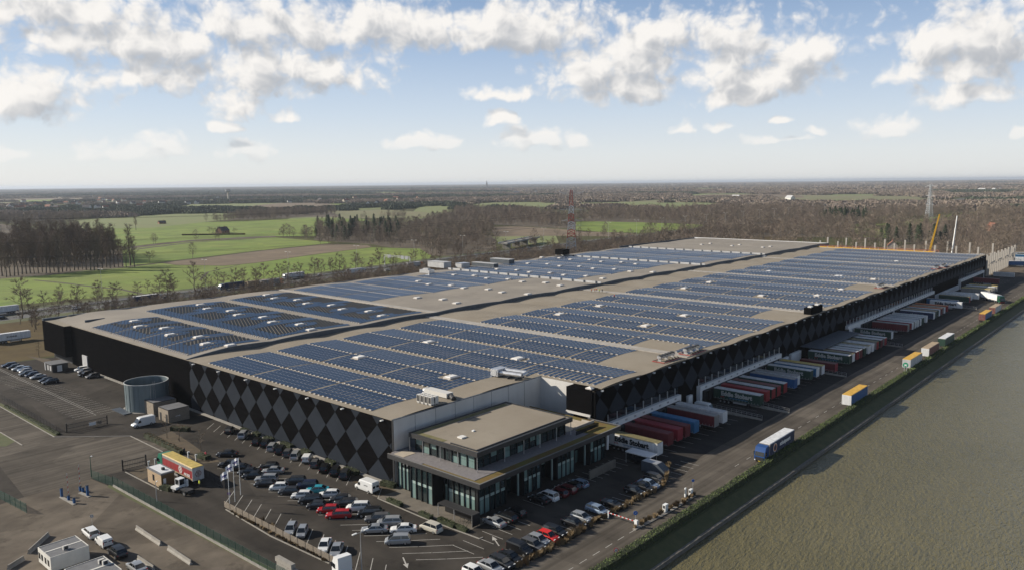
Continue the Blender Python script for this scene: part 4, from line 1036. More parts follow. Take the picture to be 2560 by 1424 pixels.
def trailer_meshes():
    if _tr: return _tr
    b = MB(); b.box(-TL/2,TL/2,-TW/2+.03,TW/2-.03,1.22,TH-.06); _tr['body'] = b.mesh('body', TC['white'])
    b = MB()
    b.add([(-TL/2-.02,-TW/2-.01,TH-.16),(TL/2+.02,-TW/2-.01,TH-.16),(TL/2+.02,TW/2+.01,TH-.16),(-TL/2-.02,TW/2+.01,TH-.16),(-TL/2-.02,-TW/2+.10,TH),(TL/2+.02,-TW/2+.10,TH),(TL/2+.02,TW/2-.10,TH),(-TL/2-.02,TW/2-.10,TH)],
          [(0,1,5,4),(1,2,6,5),(2,3,7,6),(3,0,4,7),(4,5,6,7),(3,2,1,0)])
    for k in range(1, 12): x = -TL/2+k*TL/12; b.box(x-.03,x+.03,-TW/2+.12,TW/2-.12,TH-.02,TH+.015)
    _tr['roof'] = b.mesh('roof', TC['white'])
    b = MB(); b.box(TL/2-.02,TL/2+.06,-TW/2,TW/2,1.15,TH-.17); 
    for k in range(7): y = -TW/2+.2+k*(TW-.4)/6; b.box(TL/2+.06,TL/2+.09,y-.05,y+.05,1.25,TH-.25)
    _tr['front'] = b.mesh('front_panel', TC['white'])
    b = MB(); b.box(-TL/2-.06,-TL/2+.02,-TW/2,-.02,1.15,TH-.17); b.box(-TL/2-.06,-TL/2+.02,.02,TW/2,1.15,TH-.17); _tr['doors'] = b.mesh('rear_doors', TC['white'])
    b = MB()
    for y in (-.85,-.25,.25,.85): b.tube((-TL/2-.09,y,1.2),(-TL/2-.09,y,TH-.25),.025,n=5)
    _tr['bars'] = b.mesh('lock_bars', m_alu)
    b = MB(); b.box(-TL/2,TL/2,-TW/2,TW/2,1.05,1.23); b.box(-TL/2+.3,TL/2-.5,-.5,-.35,.8,1.06); b.box(-TL/2+.3,TL/2-.5,.35,.5,.8,1.06); b.box(-TL/2,-TL/2+.15,-1.2,1.2,.5,.65); b.box(-TL/2+.02,-TL/2+.12,-.9,-.75,.6,1.05); b.box(-TL/2+.02,-TL/2+.12,.75,.9,.6,1.05)
    _tr['chassis'] = b.mesh('chassis', m_frame)
    b = MB(); b.box(-.12,.12,-.1,.1,0,1.06); b.box(-.2,.2,-.2,.2,0,.06); _tr['leg'] = b.mesh('landing_leg', m_frame)
    b = MB(); b.box(-2.1,2.1,-.03,.03,.45,1.0); _tr['skirt'] = b.mesh('side_guard', m_alu)
    b = MB()
    for k in range(15):
        x = -TL/2+.5+k*(TL-1.0)/14
        for s_ in (-1,1): b.box(x-.03,x+.03,s_*(TW/2-.02)-.012,s_*(TW/2-.02)+.012,1.12,1.75)
    for s_ in (-1,1): b.box(-TL/2,TL/2,s_*(TW/2-.02)-.014,s_*(TW/2-.02)+.014,1.16,1.28)
    _tr['straps'] = b.mesh('curtain_straps', m_txtg)
    _tr['wheel'] = wheel_mesh(.50,.36); return _tr
def setm(o, m): o.material_slots[0].link = 'OBJECT'; o.material_slots[0].material = m
def add_trailer(xy, ang, side, roof, front, rear, label, grp_=None, text=None, tm=None, legs=True, name='box_trailer', tsize=1.75, sub=True, toff=0.0):
    T = trailer_meshes(); t = thing(name, label, 'trailer', (xy[0],xy[1],.02), math.radians(ang), grp_)
    setm(obj('body', T['body'], t), TC[side]); setm(obj('roof', T['roof'], t), TC[roof]); setm(obj('front_panel', T['front'], t), TC[front])
    obj('curtain_straps', T['straps'], t)['kind'] = 'stuff'; dd = obj('rear_doors', T['doors'], t); setm(dd, TC[rear]); obj('lock_bars', T['bars'], dd); obj('chassis', T['chassis'], t)
    for x in (-4.9,-3.6,-2.3):
        for s in (-1,1): obj('wheel', T['wheel'], t, (x, s*(TW/2-.2), .5))
    if legs:
        for s in (-1,1): obj('landing_leg', T['leg'], t, (3.6, s*.9, 0))
    for s in (-1,1): obj('side_guard', T['skirt'], t, (1.1, s*(TW/2-.08), 0))
    if text:
        for s, rz in ((-1,0),(1,math.pi)):
            o = obj('lettering', text_mesh(text, tsize, tm, .006, tsize*.055 if tsize > 1.3 else tsize*.03), t, (toff*(1 if s<0 else 1), s*(TW/2+.0), 2.35)); o.rotation_euler = (math.pi/2,0,rz)
            if sub:
                o = obj('slogan', text_mesh('Delivering Sustainable Distribution', .42, m_txtb, .006, .01), t, (.6, s*(TW/2), 1.75)); o.rotation_euler = (math.pi/2,0,rz)
                b = MB()
                for k in range(3): x = -5.0+.45*k; b.add([(x,0,2.05),(x+.22,0,2.05),(x+.42,0,1.75),(x+.2,0,1.75)],[(0,1,2,3)])
                o = obj('stripe_mark', b.mesh('stripe_mark', m_txtr), t, (0 if s<0 else 0, s*(TW/2-.02), 0)); o.rotation_euler = (0,0,0 if s<0 else math.pi)
    return t
def tractor_unit(parent_loc, ang, colour_m, label, cabc=None, name='lorry_cab', as_part_of=None):
    """cab-over tractor; local +x is forward, origin on the ground at the coupling"""
    t = as_part_of or thing(name, label, 'lorry', (parent_loc[0],parent_loc[1],.02), math.radians(ang))
    o0 = Vector((0,0,0)) if as_part_of is None else parent_loc
    def A(b, nm, m, par=t):
        o = b.build(nm, m, par)
        if as_part_of is not None: o.location = o0
        return o
    b = MB()
    prof = [(2.0,1.0),(4.35,.55),(4.45,1.6),(4.25,2.7),(3.95,3.15),(3.7,3.75),(2.1,3.95),(2.0,3.0)]
    b.extr(prof, 1, -1.25, 1.25)
    cb_ = A(b, 'cab', colour_m)
    b = MB(); b.add([(4.46,-1.1,1.75),(4.46,1.1,1.75),(4.27,1.05,2.72),(4.27,-1.05,2.72)],[(0,1,2,3)])
    for s in (-1,1): b.add([(4.1,s*1.262,1.75),(3.1,s*1.262,1.75),(3.1,s*1.262,2.6),(3.95,s*1.262,2.6)],[(0,1,2,3)])
    A(b, 'windows', m_cglass)
    b = MB(); b.box(4.38,4.5,-.95,.95,.65,1.45); A(b, 'grille', m_trim)
    for s in (-1,1):
        b = MB(); b.box(4.32,4.5,s*1.0-.18,s*1.0+.18,.62,.85); A(b, 'headlight', m_head)
        b = MB(); b.box(4.1,4.3,s*1.4-.1,s*1.4+.1,1.9,2.7); A(b, 'mirror', m_trim)
    b = MB(); b.box(4.47,4.5,-.28,.28,.5,.62); A(b, 'number_plate', m_plate)
    b = MB(); b.box(-1.2,4.2,-.5,.5,.6,1.0); b.box(.2,1.8,-1.2,-.6,.45,1.0); b.box(.2,1.8,.6,1.2,.45,1.0); A(b, 'chassis', m_frame)
    for x in (3.35, -.35):
        for s in (-1,1):
            o = obj('wheel', trailer_meshes()['wheel'], t, Vector((x, s*1.05, .5))+o0)
    return t
# ================================================================== SITE OBJECTS
m_tank = mat('tank_steel', (0.16,0.20,0.215), .5, metal=.25, var=.18, vscale=.5, stretch=(1,1,.15))
m_rimw = mat('tank_rim', (.55,.56,.55), .5)
m_wood = mat('timber_cladding', (0.40,0.29,0.18), .8, var=.25, vscale=2.0, stretch=(.3,.3,6))
m_woodg = mat('grey_timber', (0.27,0.225,0.175), .85, var=.25, vscale=2.0, stretch=(.3,.3,6))
m_green = mat('green_fence', (0.018,0.075,0.05), .55); m_fdark = mat('dark_fence', (0.03,0.025,0.022), .6)
m_bluep = mat('blue_post', (0.015,0.075,0.20), .5); m_cabin = mat('cabin_white', (0.62,0.6,0.55), .7, var=.12, vscale=.5); m_cabroof = mat('cabin_roof', (0.16,0.16,0.165), .6, var=.15, vscale=1.0)
m_flag = mat('flag_cloth', (.72,.72,.75), .8); m_flagp = mat('flag_print', (.05,.05,.18), .8)
m_leaf_h = mat('hedge_leaf', (0.052,0.070,0.020), .8, var=.5, vscale=3, col2=(0.085,0.095,0.03)); m_leaf_c = mat('canal_hedge_leaf', (0.075,0.112,0.028), .8, var=.5, vscale=1.5, col2=(0.11,0.14,0.04))
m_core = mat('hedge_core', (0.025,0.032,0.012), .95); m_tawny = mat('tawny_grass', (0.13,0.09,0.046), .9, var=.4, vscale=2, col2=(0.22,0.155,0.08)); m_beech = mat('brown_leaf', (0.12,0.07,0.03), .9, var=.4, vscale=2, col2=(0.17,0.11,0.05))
m_bark = mat('bark', (0.13,0.105,0.078), .9, var=.3, vscale=1.5); m_twig = mat('twigs', (0.155,0.115,0.082), .9, rand=.25)

# water tank
t = thing('water_tank', 'round open blue-grey steel sprinkler tank beside the timber pump sheds', 'tank', (98.4, 232.4, 0))
n = 56; R = 6.0; HT = 8.1
b = MB()
for k in range(8):
    z0, z1_ = HT*k/8, HT*(k+1)/8; r = R + (.02 if k % 2 else 0)
    vs = [(r*math.cos(2*math.pi*i/n), r*math.sin(2*math.pi*i/n), z) for z in (z0, z1_) for i in range(n)]
    b.add(vs, [(i, (i+1)%n, (i+1)%n+n, i+n) for i in range(n)])
b.add([((R-.08)*math.cos(2*math.pi*i/n), (R-.08)*math.sin(2*math.pi*i/n), z) for z in (HT-3.2, HT) for i in range(n)], [(i, i+n, (i+1)%n+n, (i+1)%n) for i in range(n)])
b.build('shell', m_tank, t, smooth=True)
b = MB()
for i in range(n):
    a0, a1 = 2*math.pi*i/n, 2*math.pi*(i+1)/n; b.bar((R*math.cos(a0),R*math.sin(a0),HT),(R*math.cos(a1),R*math.sin(a1),HT),.16,.16)
b.build('rim', m_rimw, t)
b = MB(); b.add([((R-.1)*math.cos(2*math.pi*i/n),(R-.1)*math.sin(2*math.pi*i/n),HT-3.0) for i in range(n)], [tuple(range(n))]); b.build('water', mat('tank_water', (.05,.055,.06), .2), t)
for k in range(24):
    a = 2*math.pi*k/24; b = MB(); b.box(-.04,.04,-.05,.05,0,HT); o = b.build('stiffener', m_tank, t, (math.cos(a)*(R+.04), math.sin(a)*(R+.04), 0), a)
lad = MB()
for dy in (-.25,.25): lad.tube((0,dy,0),(0,dy,HT+1),.03,n=4)
for k in range(22): lad.tube((0,-.25,.3+.4*k),(0,.25,.3+.4*k),.02,n=4)
lad.build('ladder', m_alu, t, (-.6, -R-.35, 0), math.radians(90))
b = MB(); b.tube((0,0,0),(0,0,HT+.1),.06); b.build('overflow_pipe', m_alu, t, (-1.6,-R-.12,0))
for k in range(16):
    a = math.radians(150+k*8); 
b = MB(); b.tube((0,0,0),(0,0,.12),R+.9,n=32); b.build('footing', m_conc2, t)
b = MB(); b.box(-8.2,-5.8,-3,5.5,.02,.25); b.build('pit_kerb', m_fire, t)
# pump sheds
for nm, x0, x1, y0, y1, h, lab in (('pump_shed',95.3,102.0,221.6,227.6,3.75,'larger timber pump shed touching the round tank'),('pump_shed',95.0,101.0,211.8,217.8,3.55,'smaller timber shed with two dark doorways and a white sign')):
    t = thing(nm, lab, 'shed', (x0, y0, 0)); lx, ly = x1-x0, y1-y0
    nb_ = 11
    b = MB(); b.box(.05,lx-.05,.05,ly-.05,0,h-.1); b.build('wall_core', m_dark, t)
    for k in range(nb_):
        z0 = k*h/nb_; b = MB(); b.box(-.02,.04,0,ly,z0,z0+h/nb_-.03); b.build('plank', m_woodg, t)
        b = MB(); b.box(.04,lx,-.03,.03,z0,z0+h/nb_-.03); b.build('plank', m_woodg, t)
    b = MB(); b.box(-.05,lx+.05,-.05,ly+.05,h-.02,h+.14); b.build('roof_rim', m_fascia, t)
    b = MB(); b.box(.2,lx-.2,.2,ly-.2,h+.14,h+.17); b.build('roof_sheet', m_cabroof, t)
    if h < 3.7:
        for y in (.45, ly-1.9): b = MB(); b.box(-.06,0,y,y+1.1,0,2.3); b.build('door', m_dark, t)
        o = obj('sign', text_mesh('prologis', .42, m_txtw, .01, .01), t, (lx*.45, -.05, 1.5)); o.rotation_euler = (math.pi/2,0,0)
# reception hut by the left wing
x, y = z1(690,620); t = thing('smoking_hut', 'small dark flat-roofed hut with white panels near the left wing', 'hut', (98.6, 306.5, 0))
b = MB(); b.box(-2.6,2.6,-3.4,3.4,0,2.75); b.build('walls', m_fascia, t); b = MB(); b.box(-2.9,2.9,-3.7,3.7,2.75,2.95); b.build('roof', m_cabroof, t)
for k in range(2): b = MB(); b.box(-2.68,-2.6,-2.6+2.4*k,-1.2+2.4*k,.5,2.2); b.build('window_panel', m_fire_l, t)
b = MB(); b.box(-1.0,.6,-3.48,-3.4,.1,2.3); b.build('door', m_white, t); b = MB(); b.box(-2.75,-2.6,3.0,3.5,0,2.6); b.build('white_post', m_white, t)

# gatehouse
t = thing('gatehouse', 'timber-clad gatehouse with white gravel roof beside the red lorry', 'gatehouse', (72.0,166.0,0))
b = MB(); b.box(.05,2.85,.05,6.6,0,3.0); b.build('wall_core', m_dark, t)
for k in range(10):
    b = MB(); b.box(-.02,.04,0,6.65,.3*k,.3*k+.27); b.build('plank', m_wood, t)
    b = MB(); b.box(.04,2.9,-.02,.04,.3*k,.3*k+.27); b.build('plank', m_beech, t)
b = MB(); b.box(-.12,3.0,-.12,6.75,3.0,3.3); b.build('roof_rim', m_cabroof, t); b = MB(); b.box(.25,2.65,.25,6.4,3.3,3.33); b.build('roof_gravel', m_white, t)
b = MB(); b.box(1.2,1.8,1.9,2.5,3.33,3.85); b.build('roof_vent', m_grille, t); b = MB(); b.box(-.05,0,3.3,4.2,.9,2.3); b.build('window', m_cglass, t)
b = MB(); b.box(.4,1.0,-.06,0,.9,2.1); b.build('striped_panel', m_white, t)
# gates
def gate(p, q, h, label, mm=m_fdark, panels=None):
    t = thing('sliding_gate', label, 'gate', (p[0],p[1],0), math.atan2(q[1]-p[1], q[0]-p[0])); L = math.hypot(q[0]-p[0], q[1]-p[1])
    for z in (.2, h*.5, h): b = MB(); b.bar((0,0,z),(L,0,z),.12,.12); b.build('rail', mm, t)
    k = int(L/.35)
    b = MB()
    for i in range(k+1): b.bar((i*L/k,0,.2),(i*L/k,0,h),.04,.04)
    o = b.build('bars', mm, t); o['kind'] = 'stuff'
    for x in (0, L): b = MB(); b.box(x-.15,x+.15,-.15,.15,0,h+.5); b.build('post', mm, t)
    for (a, c, m) in panels or []: b = MB(); b.box(a*L,c*L,-.08,-.05,.5,1.4); b.build('sign_board', m, t)
gate(z1(660,1265), z1(1060,1180), 2.0, 'dark sliding gate with white boards at the staff car park', panels=[(.55,.72,m_white),(.75,.86,m_pave)])
gate(z2(1215,440), z2(1445,385), 2.1, 'dark brown sliding gate beside the gatehouse')
# mesh fences
def mesh_fence(p, q, h, label, mm, bay=2.55, wires=9, plinth=None, pr=.045):
    L = math.hypot(q[0]-p[0], q[1]-p[1]); n = max(1, round(L/bay)); bl = L/n
    t = thing('mesh_fence', label, 'fence', (p[0],p[1],0), math.atan2(q[1]-p[1], q[0]-p[0]))
    b = MB()
    for k in range(wires): z = .12+(h-.15)*k/(wires-1); b.bar((.05,0,z),(bl-.05,0,z),.03,.035)
    for k in range(5): x = bl*k/5; b.bar((x+.05,0,.1),(x+.05,0,h-.02),.02,.02)
    me = b.mesh('fence_panel', mm); pm = MB(); pm.tube((0,0,-.05),(0,0,h+.12),pr,n=5); pme = pm.mesh('post', mm)
    for k in range(n):
        obj('fence_panel', me, t, (bl*k,0,plinth or 0)); obj('post', pme, t, (bl*k,0,plinth or 0))
    obj('post', pme, t, (L,0,plinth or 0))
    if plinth: b = MB(); b.box(0,L,-.1,.1,-.05,plinth); b.build('plinth', m_conc2, t)
mesh_fence(z2(910,520), (65.6,175.6), 2.0, 'green mesh fence corner at the barrier posts', m_green, wires=12)
mesh_fence((65.6,175.4), (66.9,100), 1.9, 'long green mesh fence on a concrete plinth between yard and drive', m_green, plinth=.45, wires=8)
mesh_fence((82.2,171), (80.7,155), 1.8, 'dark mesh fence between the red lorry and the cars', m_fdark, wires=10)
mesh_fence(z1(0,930), z1(560,1265), 1.7, 'dark mesh fence along the staff car park verge', m_fdark, wires=9)
mesh_fence(z2(0,720), z2(265,860), 2.0, 'green mesh fence stub left of the blue barrier posts', m_green, wires=12)
# slatted timber fence in front of the lower car row
t = thing('slatted_fence', 'low brown slatted fence along the lower row of cars', 'fence', (75.6,146,0), math.radians(-90))
sb_ = MB(); sb_.box(.04,2.36,-.02,.02,0,.085); sme = sb_.mesh('slat', m_woodg); pb = MB(); pb.box(-.04,.04,-.05,.05,0,1.6); pme = pb.mesh('post', m_fdark)
for k in range(16):
    obj('post', pme, t, (2.4*k,0,0))
    for j in range(8): obj('slat', sme, t, (2.4*k,0,.25+.165*j))
# blue barrier posts with raised booms
for p, h, lab in ((z2(612,700),1.9,'tall blue card-reader post on the pale island'),(z2(680,735),1.1,'blue barrier housing with boom raised beside the low post'),(z2(735,765),1.2,'short blue post at the island tip'),(z2(795,640),1.0,'blue barrier housing beside three blue posts'),(z2(822,652),1.0,'middle blue box of the barrier cluster'),(z2(868,690),2.3,'tallest blue post of the barrier cluster')):
    t = thing('barrier_post', lab, 'barrier', (p[0],p[1],0)); b = MB(); b.box(-.22,.22,-.2,.2,0,h); b.build('housing', m_bluep, t); b = MB(); b.box(-.27,.27,-.25,.25,h,h+.1); b.build('cap', m_fascia, t)
    if 'boom' in lab or 'beside three' in lab:
        for k in range(9): b = MB(); b.tube((.1,.3,h*.8+.55*k),(.1+.06,.3,h*.8+.55*(k+1)),.05,n=5); b.build('boom_section', m_txtr if k % 2 else m_white, t)
kerb('traffic_island', [z2(600,700),z2(740,778)], .7, .14); kerb('traffic_island', [z2(790,660),z2(890,700)], .7, .14)
# portable cabins
def cabin(x0, x1, y0, y1, h, label, wins=True, aircon=()):
    t = thing('portable_cabin', label, 'cabin', (x0,y0,0)); lx, ly = x1-x0, y1-y0
    b = MB(); b.box(0,lx,0,ly,.35,h); b.build('walls', m_cabin, t)
    for x in (.4, lx-.4):
        for y in (.4, ly-.4): b = MB(); b.box(x-.25,x+.25,y-.2,y+.2,0,.35); b.build('foot', m_fdark, t)
    b = MB(); b.box(.08,lx-.08,.08,ly-.08,h,h+.03)
    for k in range(int(lx/.22)): b.box(.12+.22*k,.2+.22*k,.1,ly-.1,h+.03,h+.06)
    b.build('roof_sheet', m_cabroof, t)
    for q in ((0,lx,0,.1),(0,lx,ly-.1,ly),(0,.1,.1,ly-.1),(lx-.1,lx,.1,ly-.1)): b = MB(); b.box(*q,h,h+.13); b.build('roof_edge', m_cabin, t)
    b = MB(); b.box(0,lx,ly*.47,ly*.53,h+.03,h+.1); b.build('roof_ridge', m_cabin, t)
    if wins:
        for y in (.7, 2.1, 3.7, 5.0): 
            if y+.8 < ly: b = MB(); b.box(-.03,0,y,y+.8,1.1,2.2); b.build('window', m_cglass, t)
    for (ax, ay) in aircon:
        b = MB(); b.box(ax-.45,ax+.45,ay-.2,ay+.2,h+.06,h+.75); o = b.build('air_conditioner', m_acw, t); b = MB(); b.box(ax-.3,ax+.3,ay-.22,ay-.2,h+.12,h+.68); b.build('fan_grille', m_grille, o)
    return t
cabin(42.35,48.5,142.5,148.5,2.85,'white double portable cabin with windows, nearer the concrete wedge barriers', aircon=[(3.0,1.6)])
cabin(42.4,48.6,129.0,136.4,2.85,'white portable cabin below, with two small roof units', aircon=[(4.9,5.0),(5.2,4.1)])
# concrete barriers
def jersey(p, q, label):
    L = math.hypot(q[0]-p[0], q[1]-p[1]); t = thing('concrete_barrier', label, 'barrier', (p[0],p[1],0), math.atan2(q[1]-p[1],q[0]-p[0]), 'concrete barriers on the yard')
    n = max(1, round(L/3.0)); bl = L/n
    b = MB(); b.extr([(-.3,0),(.3,0),(.26,.2),(.1,.4),(.08,.85),(-.08,.85),(-.1,.4),(-.26,.2)], 0, .02, bl-.02); me = b.mesh('barrier_block', m_conc2)
    for k in range(n): obj('barrier_block', me, t, (bl*k,0,0))
jersey(z2(285,1265), z2(480,1085), 'dark concrete barrier beside the upper portable cabin'); jersey(z2(80,1420), z2(235,1325), 'concrete barrier left of the portable cabins')
jersey(z2(1350,1020), z2(1590,1180), 'pale concrete barrier along the green fence'); jersey(z2(1665,1220), z2(1890,1370), 'pale concrete barrier broken into blocks nearer the fence end')
jersey(z2(1365,1320), z2(1520,1424), 'concrete barrier by the silver car below the cabins')
# stacked concrete blocks at the bottom edge
bb_ = z3(870,1424,.8)
t = thing('block_wall', 'stack of pale concrete blocks beside the white lorry cab', 'wall', (bb_[0], bb_[1], 0), math.radians(-90))
b = MB(); b.box(0,1.6,-.4,.4,.02,.78); me = b.mesh('concrete_block', m_conc2)
for r in range(3):
    for k in range(4 if r < 2 else 3): obj('concrete_block', me, t, (-3.2+1.63*k+(.4 if r % 2 else 0), 0, .8*r))
# white lorry cab cut by the lower edge
tractor_unit((z3(1400,1400,2)[0], z3(1400,1400,2)[1]-2.5), 80, PAINT['white'], 'white lorry cab parked by the slatted fence')
# flags
for i, p in enumerate((z2(2275,830), z2(2325,745), z2(2380,680))):
    t = thing('flagpole', 'white flagpole with a blue-printed white flag at the car park corner', 'flagpole', (p[0],p[1],0), 0, 'flagpoles at the car park corner')
    b = MB(); b.tube((0,0,0),(0,0,8.2),.07,.045,n=7); b.build('pole', m_lampw, t)
    b = MB(); nx, nz = 8, 6
    vs = []
    for j in range(nz):
        for k in range(nx):
            u = k/(nx-1); v = j/(nz-1); vs.append((-.6*u-.05, 2.0*u*(.9)+.05, 8.1-1.5*v-.9*u*u+.05*math.sin(6*u+v*2)))
    b.add([(x+.12*math.sin(5*y+i), y, z) for x, y, z in vs], [(j*nx+k, j*nx+k+1, (j+1)*nx+k+1, (j+1)*nx+k) for j in range(nz-1) for k in range(nx-1)])
    fl = b.build('flag', m_flag, t, smooth=True)
    b = MB(); sel = [(1,2),(2,2),(3,2),(4,2),(5,2),(2,3),(4,3)]
    for k, j in sel:
        q = [vs[j*nx+k], vs[j*nx+k+1], vs[(j+1)*nx+k+1], vs[(j+1)*nx+k]]
        b.add([(x+.12*math.sin(5*y+i)-.02, y, z) for x, y, z in q], [(0,1,2,3)])
    b.build('flag_print', m_flagp, fl)
# lamp posts, signs
def lamppost(xy, h, label, heads=2, grp_=None, mm=m_alu, arm=1.1, ang=0):
    t = thing('lamp_post', label, 'lamp post', (xy[0],xy[1],0), ang, grp_)
    b = MB(); b.tube((0,0,0),(0,0,h),.11,.06,n=6); b.build('pole', mm, t)
    for s in ((-1,1) if heads == 2 else (1,)):
        b = MB(); b.bar((0,0,h),(s*arm,0,h+.1),.06,.06); b.build('arm', mm, t)
        b = MB(); b.box(min(s*arm*.7,s*arm*1.5),max(s*arm*.7,s*arm*1.5),-.16,.16,h+.06,h+.2); b.build('lamp_head', m_lampw, t)
lamppost((76.1,101.6), 7.8, 'lamp post with twin white heads at the lower car park')
def sign(xy, h, label, face, disc=None, r=.4, ang=math.radians(225), pole=.035, box=None, letter=None, lm=None):
    t = thing('road_sign', label, 'sign', (xy[0],xy[1],0), ang); b = MB(); b.tube((0,0,0),(0,0,h),pole,n=5); b.build('post', m_alu, t)
    b = MB()
    if box: b.box(.03,.07,-box[0]/2,box[0]/2,h-box[1],h)
    else: b.tube((.03,0,h-r),(.06,0,h-r),r,n=20)
    b.build('sign_face', face, t)
    if disc: b = MB(); b.tube((.05,0,h-r),(.075,0,h-r),r*.7,n=20); b.build('sign_disc', disc, t)
    if letter: o = obj('sign_symbol', text_mesh(letter, r*.9 if not box else .5, lm, .004, .01), t, (.085,0,h-r-.14)); o.rotation_euler = (math.pi/2,0,math.pi/2)
    return t
m_signb = mat('sign_blue', (.03,.12,.4), .5); m_signr = mat('sign_red', (.5,.02,.03), .5); m_signg = mat('sign_green', (.02,.30,.16), .5); m_greyb = mat('sign_back', (.3,.31,.33), .6)
sign(z5(1932,985), 3.0, 'round blue arrow sign at the boom barrier island', m_signb, None, .42, letter='<', lm=m_txtw); sign(z5(1740,1320), 2.2, 'round red-rimmed speed sign beside the canal hedge', m_signr, m_white, .42, letter='30', lm=m_txtk)
sign(z2(915,1000), 2.6, 'round sign seen from behind on the concrete yard', m_greyb, None, .35, ang=math.radians(45)); sign(z2(2270,760), 2.4, 'round purple no-parking sign before the flagpoles', mat('sign_purple', (.14,.04,.22), .5), None, .33)
sign(z5(2500,640), 2.6, 'dark round sign at the dock road island', m_signb, None, .3)
gx, gy = ZM(2080,830,7.12)(1300,760)
t = thing('terminal_sign', 'green sign with white symbol on two grey legs in the canal verge', 'sign', (gx,gy,0), math.radians(190))
for dy in (-.35,.35): b = MB(); b.box(-.08,.08,dy-.1,dy+.1,0,3.2); b.build('leg', m_alu, t)
b = MB(); b.tube((-.05,0,3.5),(.07,0,3.5),.85,n=18); b.build('sign_face', m_signg, t); b = MB(); b.box(.07,.09,-.35,.35,3.2,3.75); b.build('sign_symbol', m_txtw, t)
# boom barrier on the dock road
p = z5(1940,1000); q = z5(1665,910)
t = thing('boom_barrier', 'closed red and white boom barrier across the dock road', 'barrier', (p[0],p[1],0), math.atan2(q[1]-p[1], q[0]-p[0])); L = math.hypot(q[0]-p[0], q[1]-p[1])
b = MB(); b.box(-.3,.3,-.25,.25,0,1.45); b.build('housing', m_lampw, t)
for k in range(14): b = MB(); b.bar((.2+(L-.2)*k/14,0,1.15),(.2+(L-.2)*(k+1)/14,0,1.15),.1,.14); b.build('boom_section', m_txtr if k % 2 else m_white, t)
b = MB(); b.box(L-.1,L+.1,-.1,.1,0,1.5); b.build('rest_post', m_lampw, t)
for pp, sx, h, lab in ((z5(2228,850),.55,1.7,'white cabinet on the dock road island'),(z5(2425,730),.22,2.6,'tall white reader post on the dock road island'),(z5(2480,690),.45,1.5,'white barrier housing at the far end of the island')):
    t = thing('control_cabinet', lab, 'cabinet', (pp[0],pp[1],0)); b = MB(); b.box(-sx,sx,-sx*.6,sx*.6,.08,h); b.build('casing', m_lampw, t); b = MB(); b.box(-sx-.06,sx+.06,-sx*.6-.06,sx*.6+.06,0,.1); b.build('base', m_conc2, t); b = MB(); b.box(-sx-.02,-sx,-sx*.4,sx*.4,h*.55,h*.9); b.build('panel', m_trim, t)
pp = z5(2500,690); qq = (pp[0]+.2, pp[1]-3.6)
b = MB()
kerb('traffic_island', [z5(1920,1025), z5(2250,855), z5(2520,690)], .75, .14)
# dock ramps: low walls with railings running out between the docks
for (xa, ya, yb, lab) in ((201.5,107,87.5,'concrete ramp wall with railing between the first and second docks'),(212.6,96,84.5,'low ramp wall beside the green lettered trailer'),(265,107,86.5,'concrete ramp wall with railing at the end of the second dock'),(326.5,106,86,'low ramp wall past the canopy'),(446,100,84,'low ramp wall by the trailer parked apart')):
    t = thing('ramp_wall', lab, 'wall', (xa, yb, 0)); L = ya-yb
    b = MB(); b.extr([(0,0),(L,0),(L,1.1),(0,.45)], 0, -.15, .15); b.build('wall', m_conc2, t)
    for k in range(int(L/1.5)+1): y = 1.5*k; b = MB(); b.tube((0,y,.4+.65*y/L),(0,y,1.45+.65*y/L),.03,n=4); b.build('rail_post', m_alu, t)
    for dz in (.95, 1.4): b = MB(); b.tube((0,0,.05+dz),(0,L,.7+dz),.025,n=4); b.build('handrail', m_alu, t)
x, y = 199.5, 103.5; add_van((x,y), -90, 'white', 'large', 'white panel van between the first two docks in the shade')
# canvas-topped shelter and skip by the white lettered trailer
sx_, sy_ = z5(1990,330,1)
t = thing('smoking_shelter', 'small white-topped shelter in the shade by the white lettered trailer', 'shelter', (sx_,sy_,0)); b = MB(); b.box(-1.6,1.6,-3.4,3.4,2.5,2.75); b.build('roof', m_white, t)
for dx in (-1.45,1.45):
    for dy in (-3.2,3.2): b = MB(); b.box(dx-.06,dx+.06,dy-.06,dy+.06,0,2.5); b.build('post', m_alu, t)
b = MB(); b.box(-1.5,-1.45,-3.2,3.2,.8,2.4); b.build('glass_side', m_glassb, t); b = MB(); b.box(1.45,1.5,-3.2,3.2,.2,2.4); b.build('back_panel', m_fire, t)
sx_, sy_ = z5(2130,420,1)
t = thing('waste_compactor', 'dark grey wedge-shaped compactor behind the row of shaded cars', 'compactor', (sx_,sy_,0), math.radians(-90)); b = MB(); b.extr([(-3,.2),(3,.2),(3,1.2),(1.2,2.5),(-3,2.5)], 1, -1.2, 1.2); b.build('body', m_fire, t)
for x in (-2.2,2.2): b = MB(); b.box(x-.3,x+.3,-1.1,1.1,0,.22); b.build('skid', m_frame, t)
b = MB(); b.box(-2.8,1.0,-1.1,1.1,2.5,2.56); b.build('lid', m_alu, t)
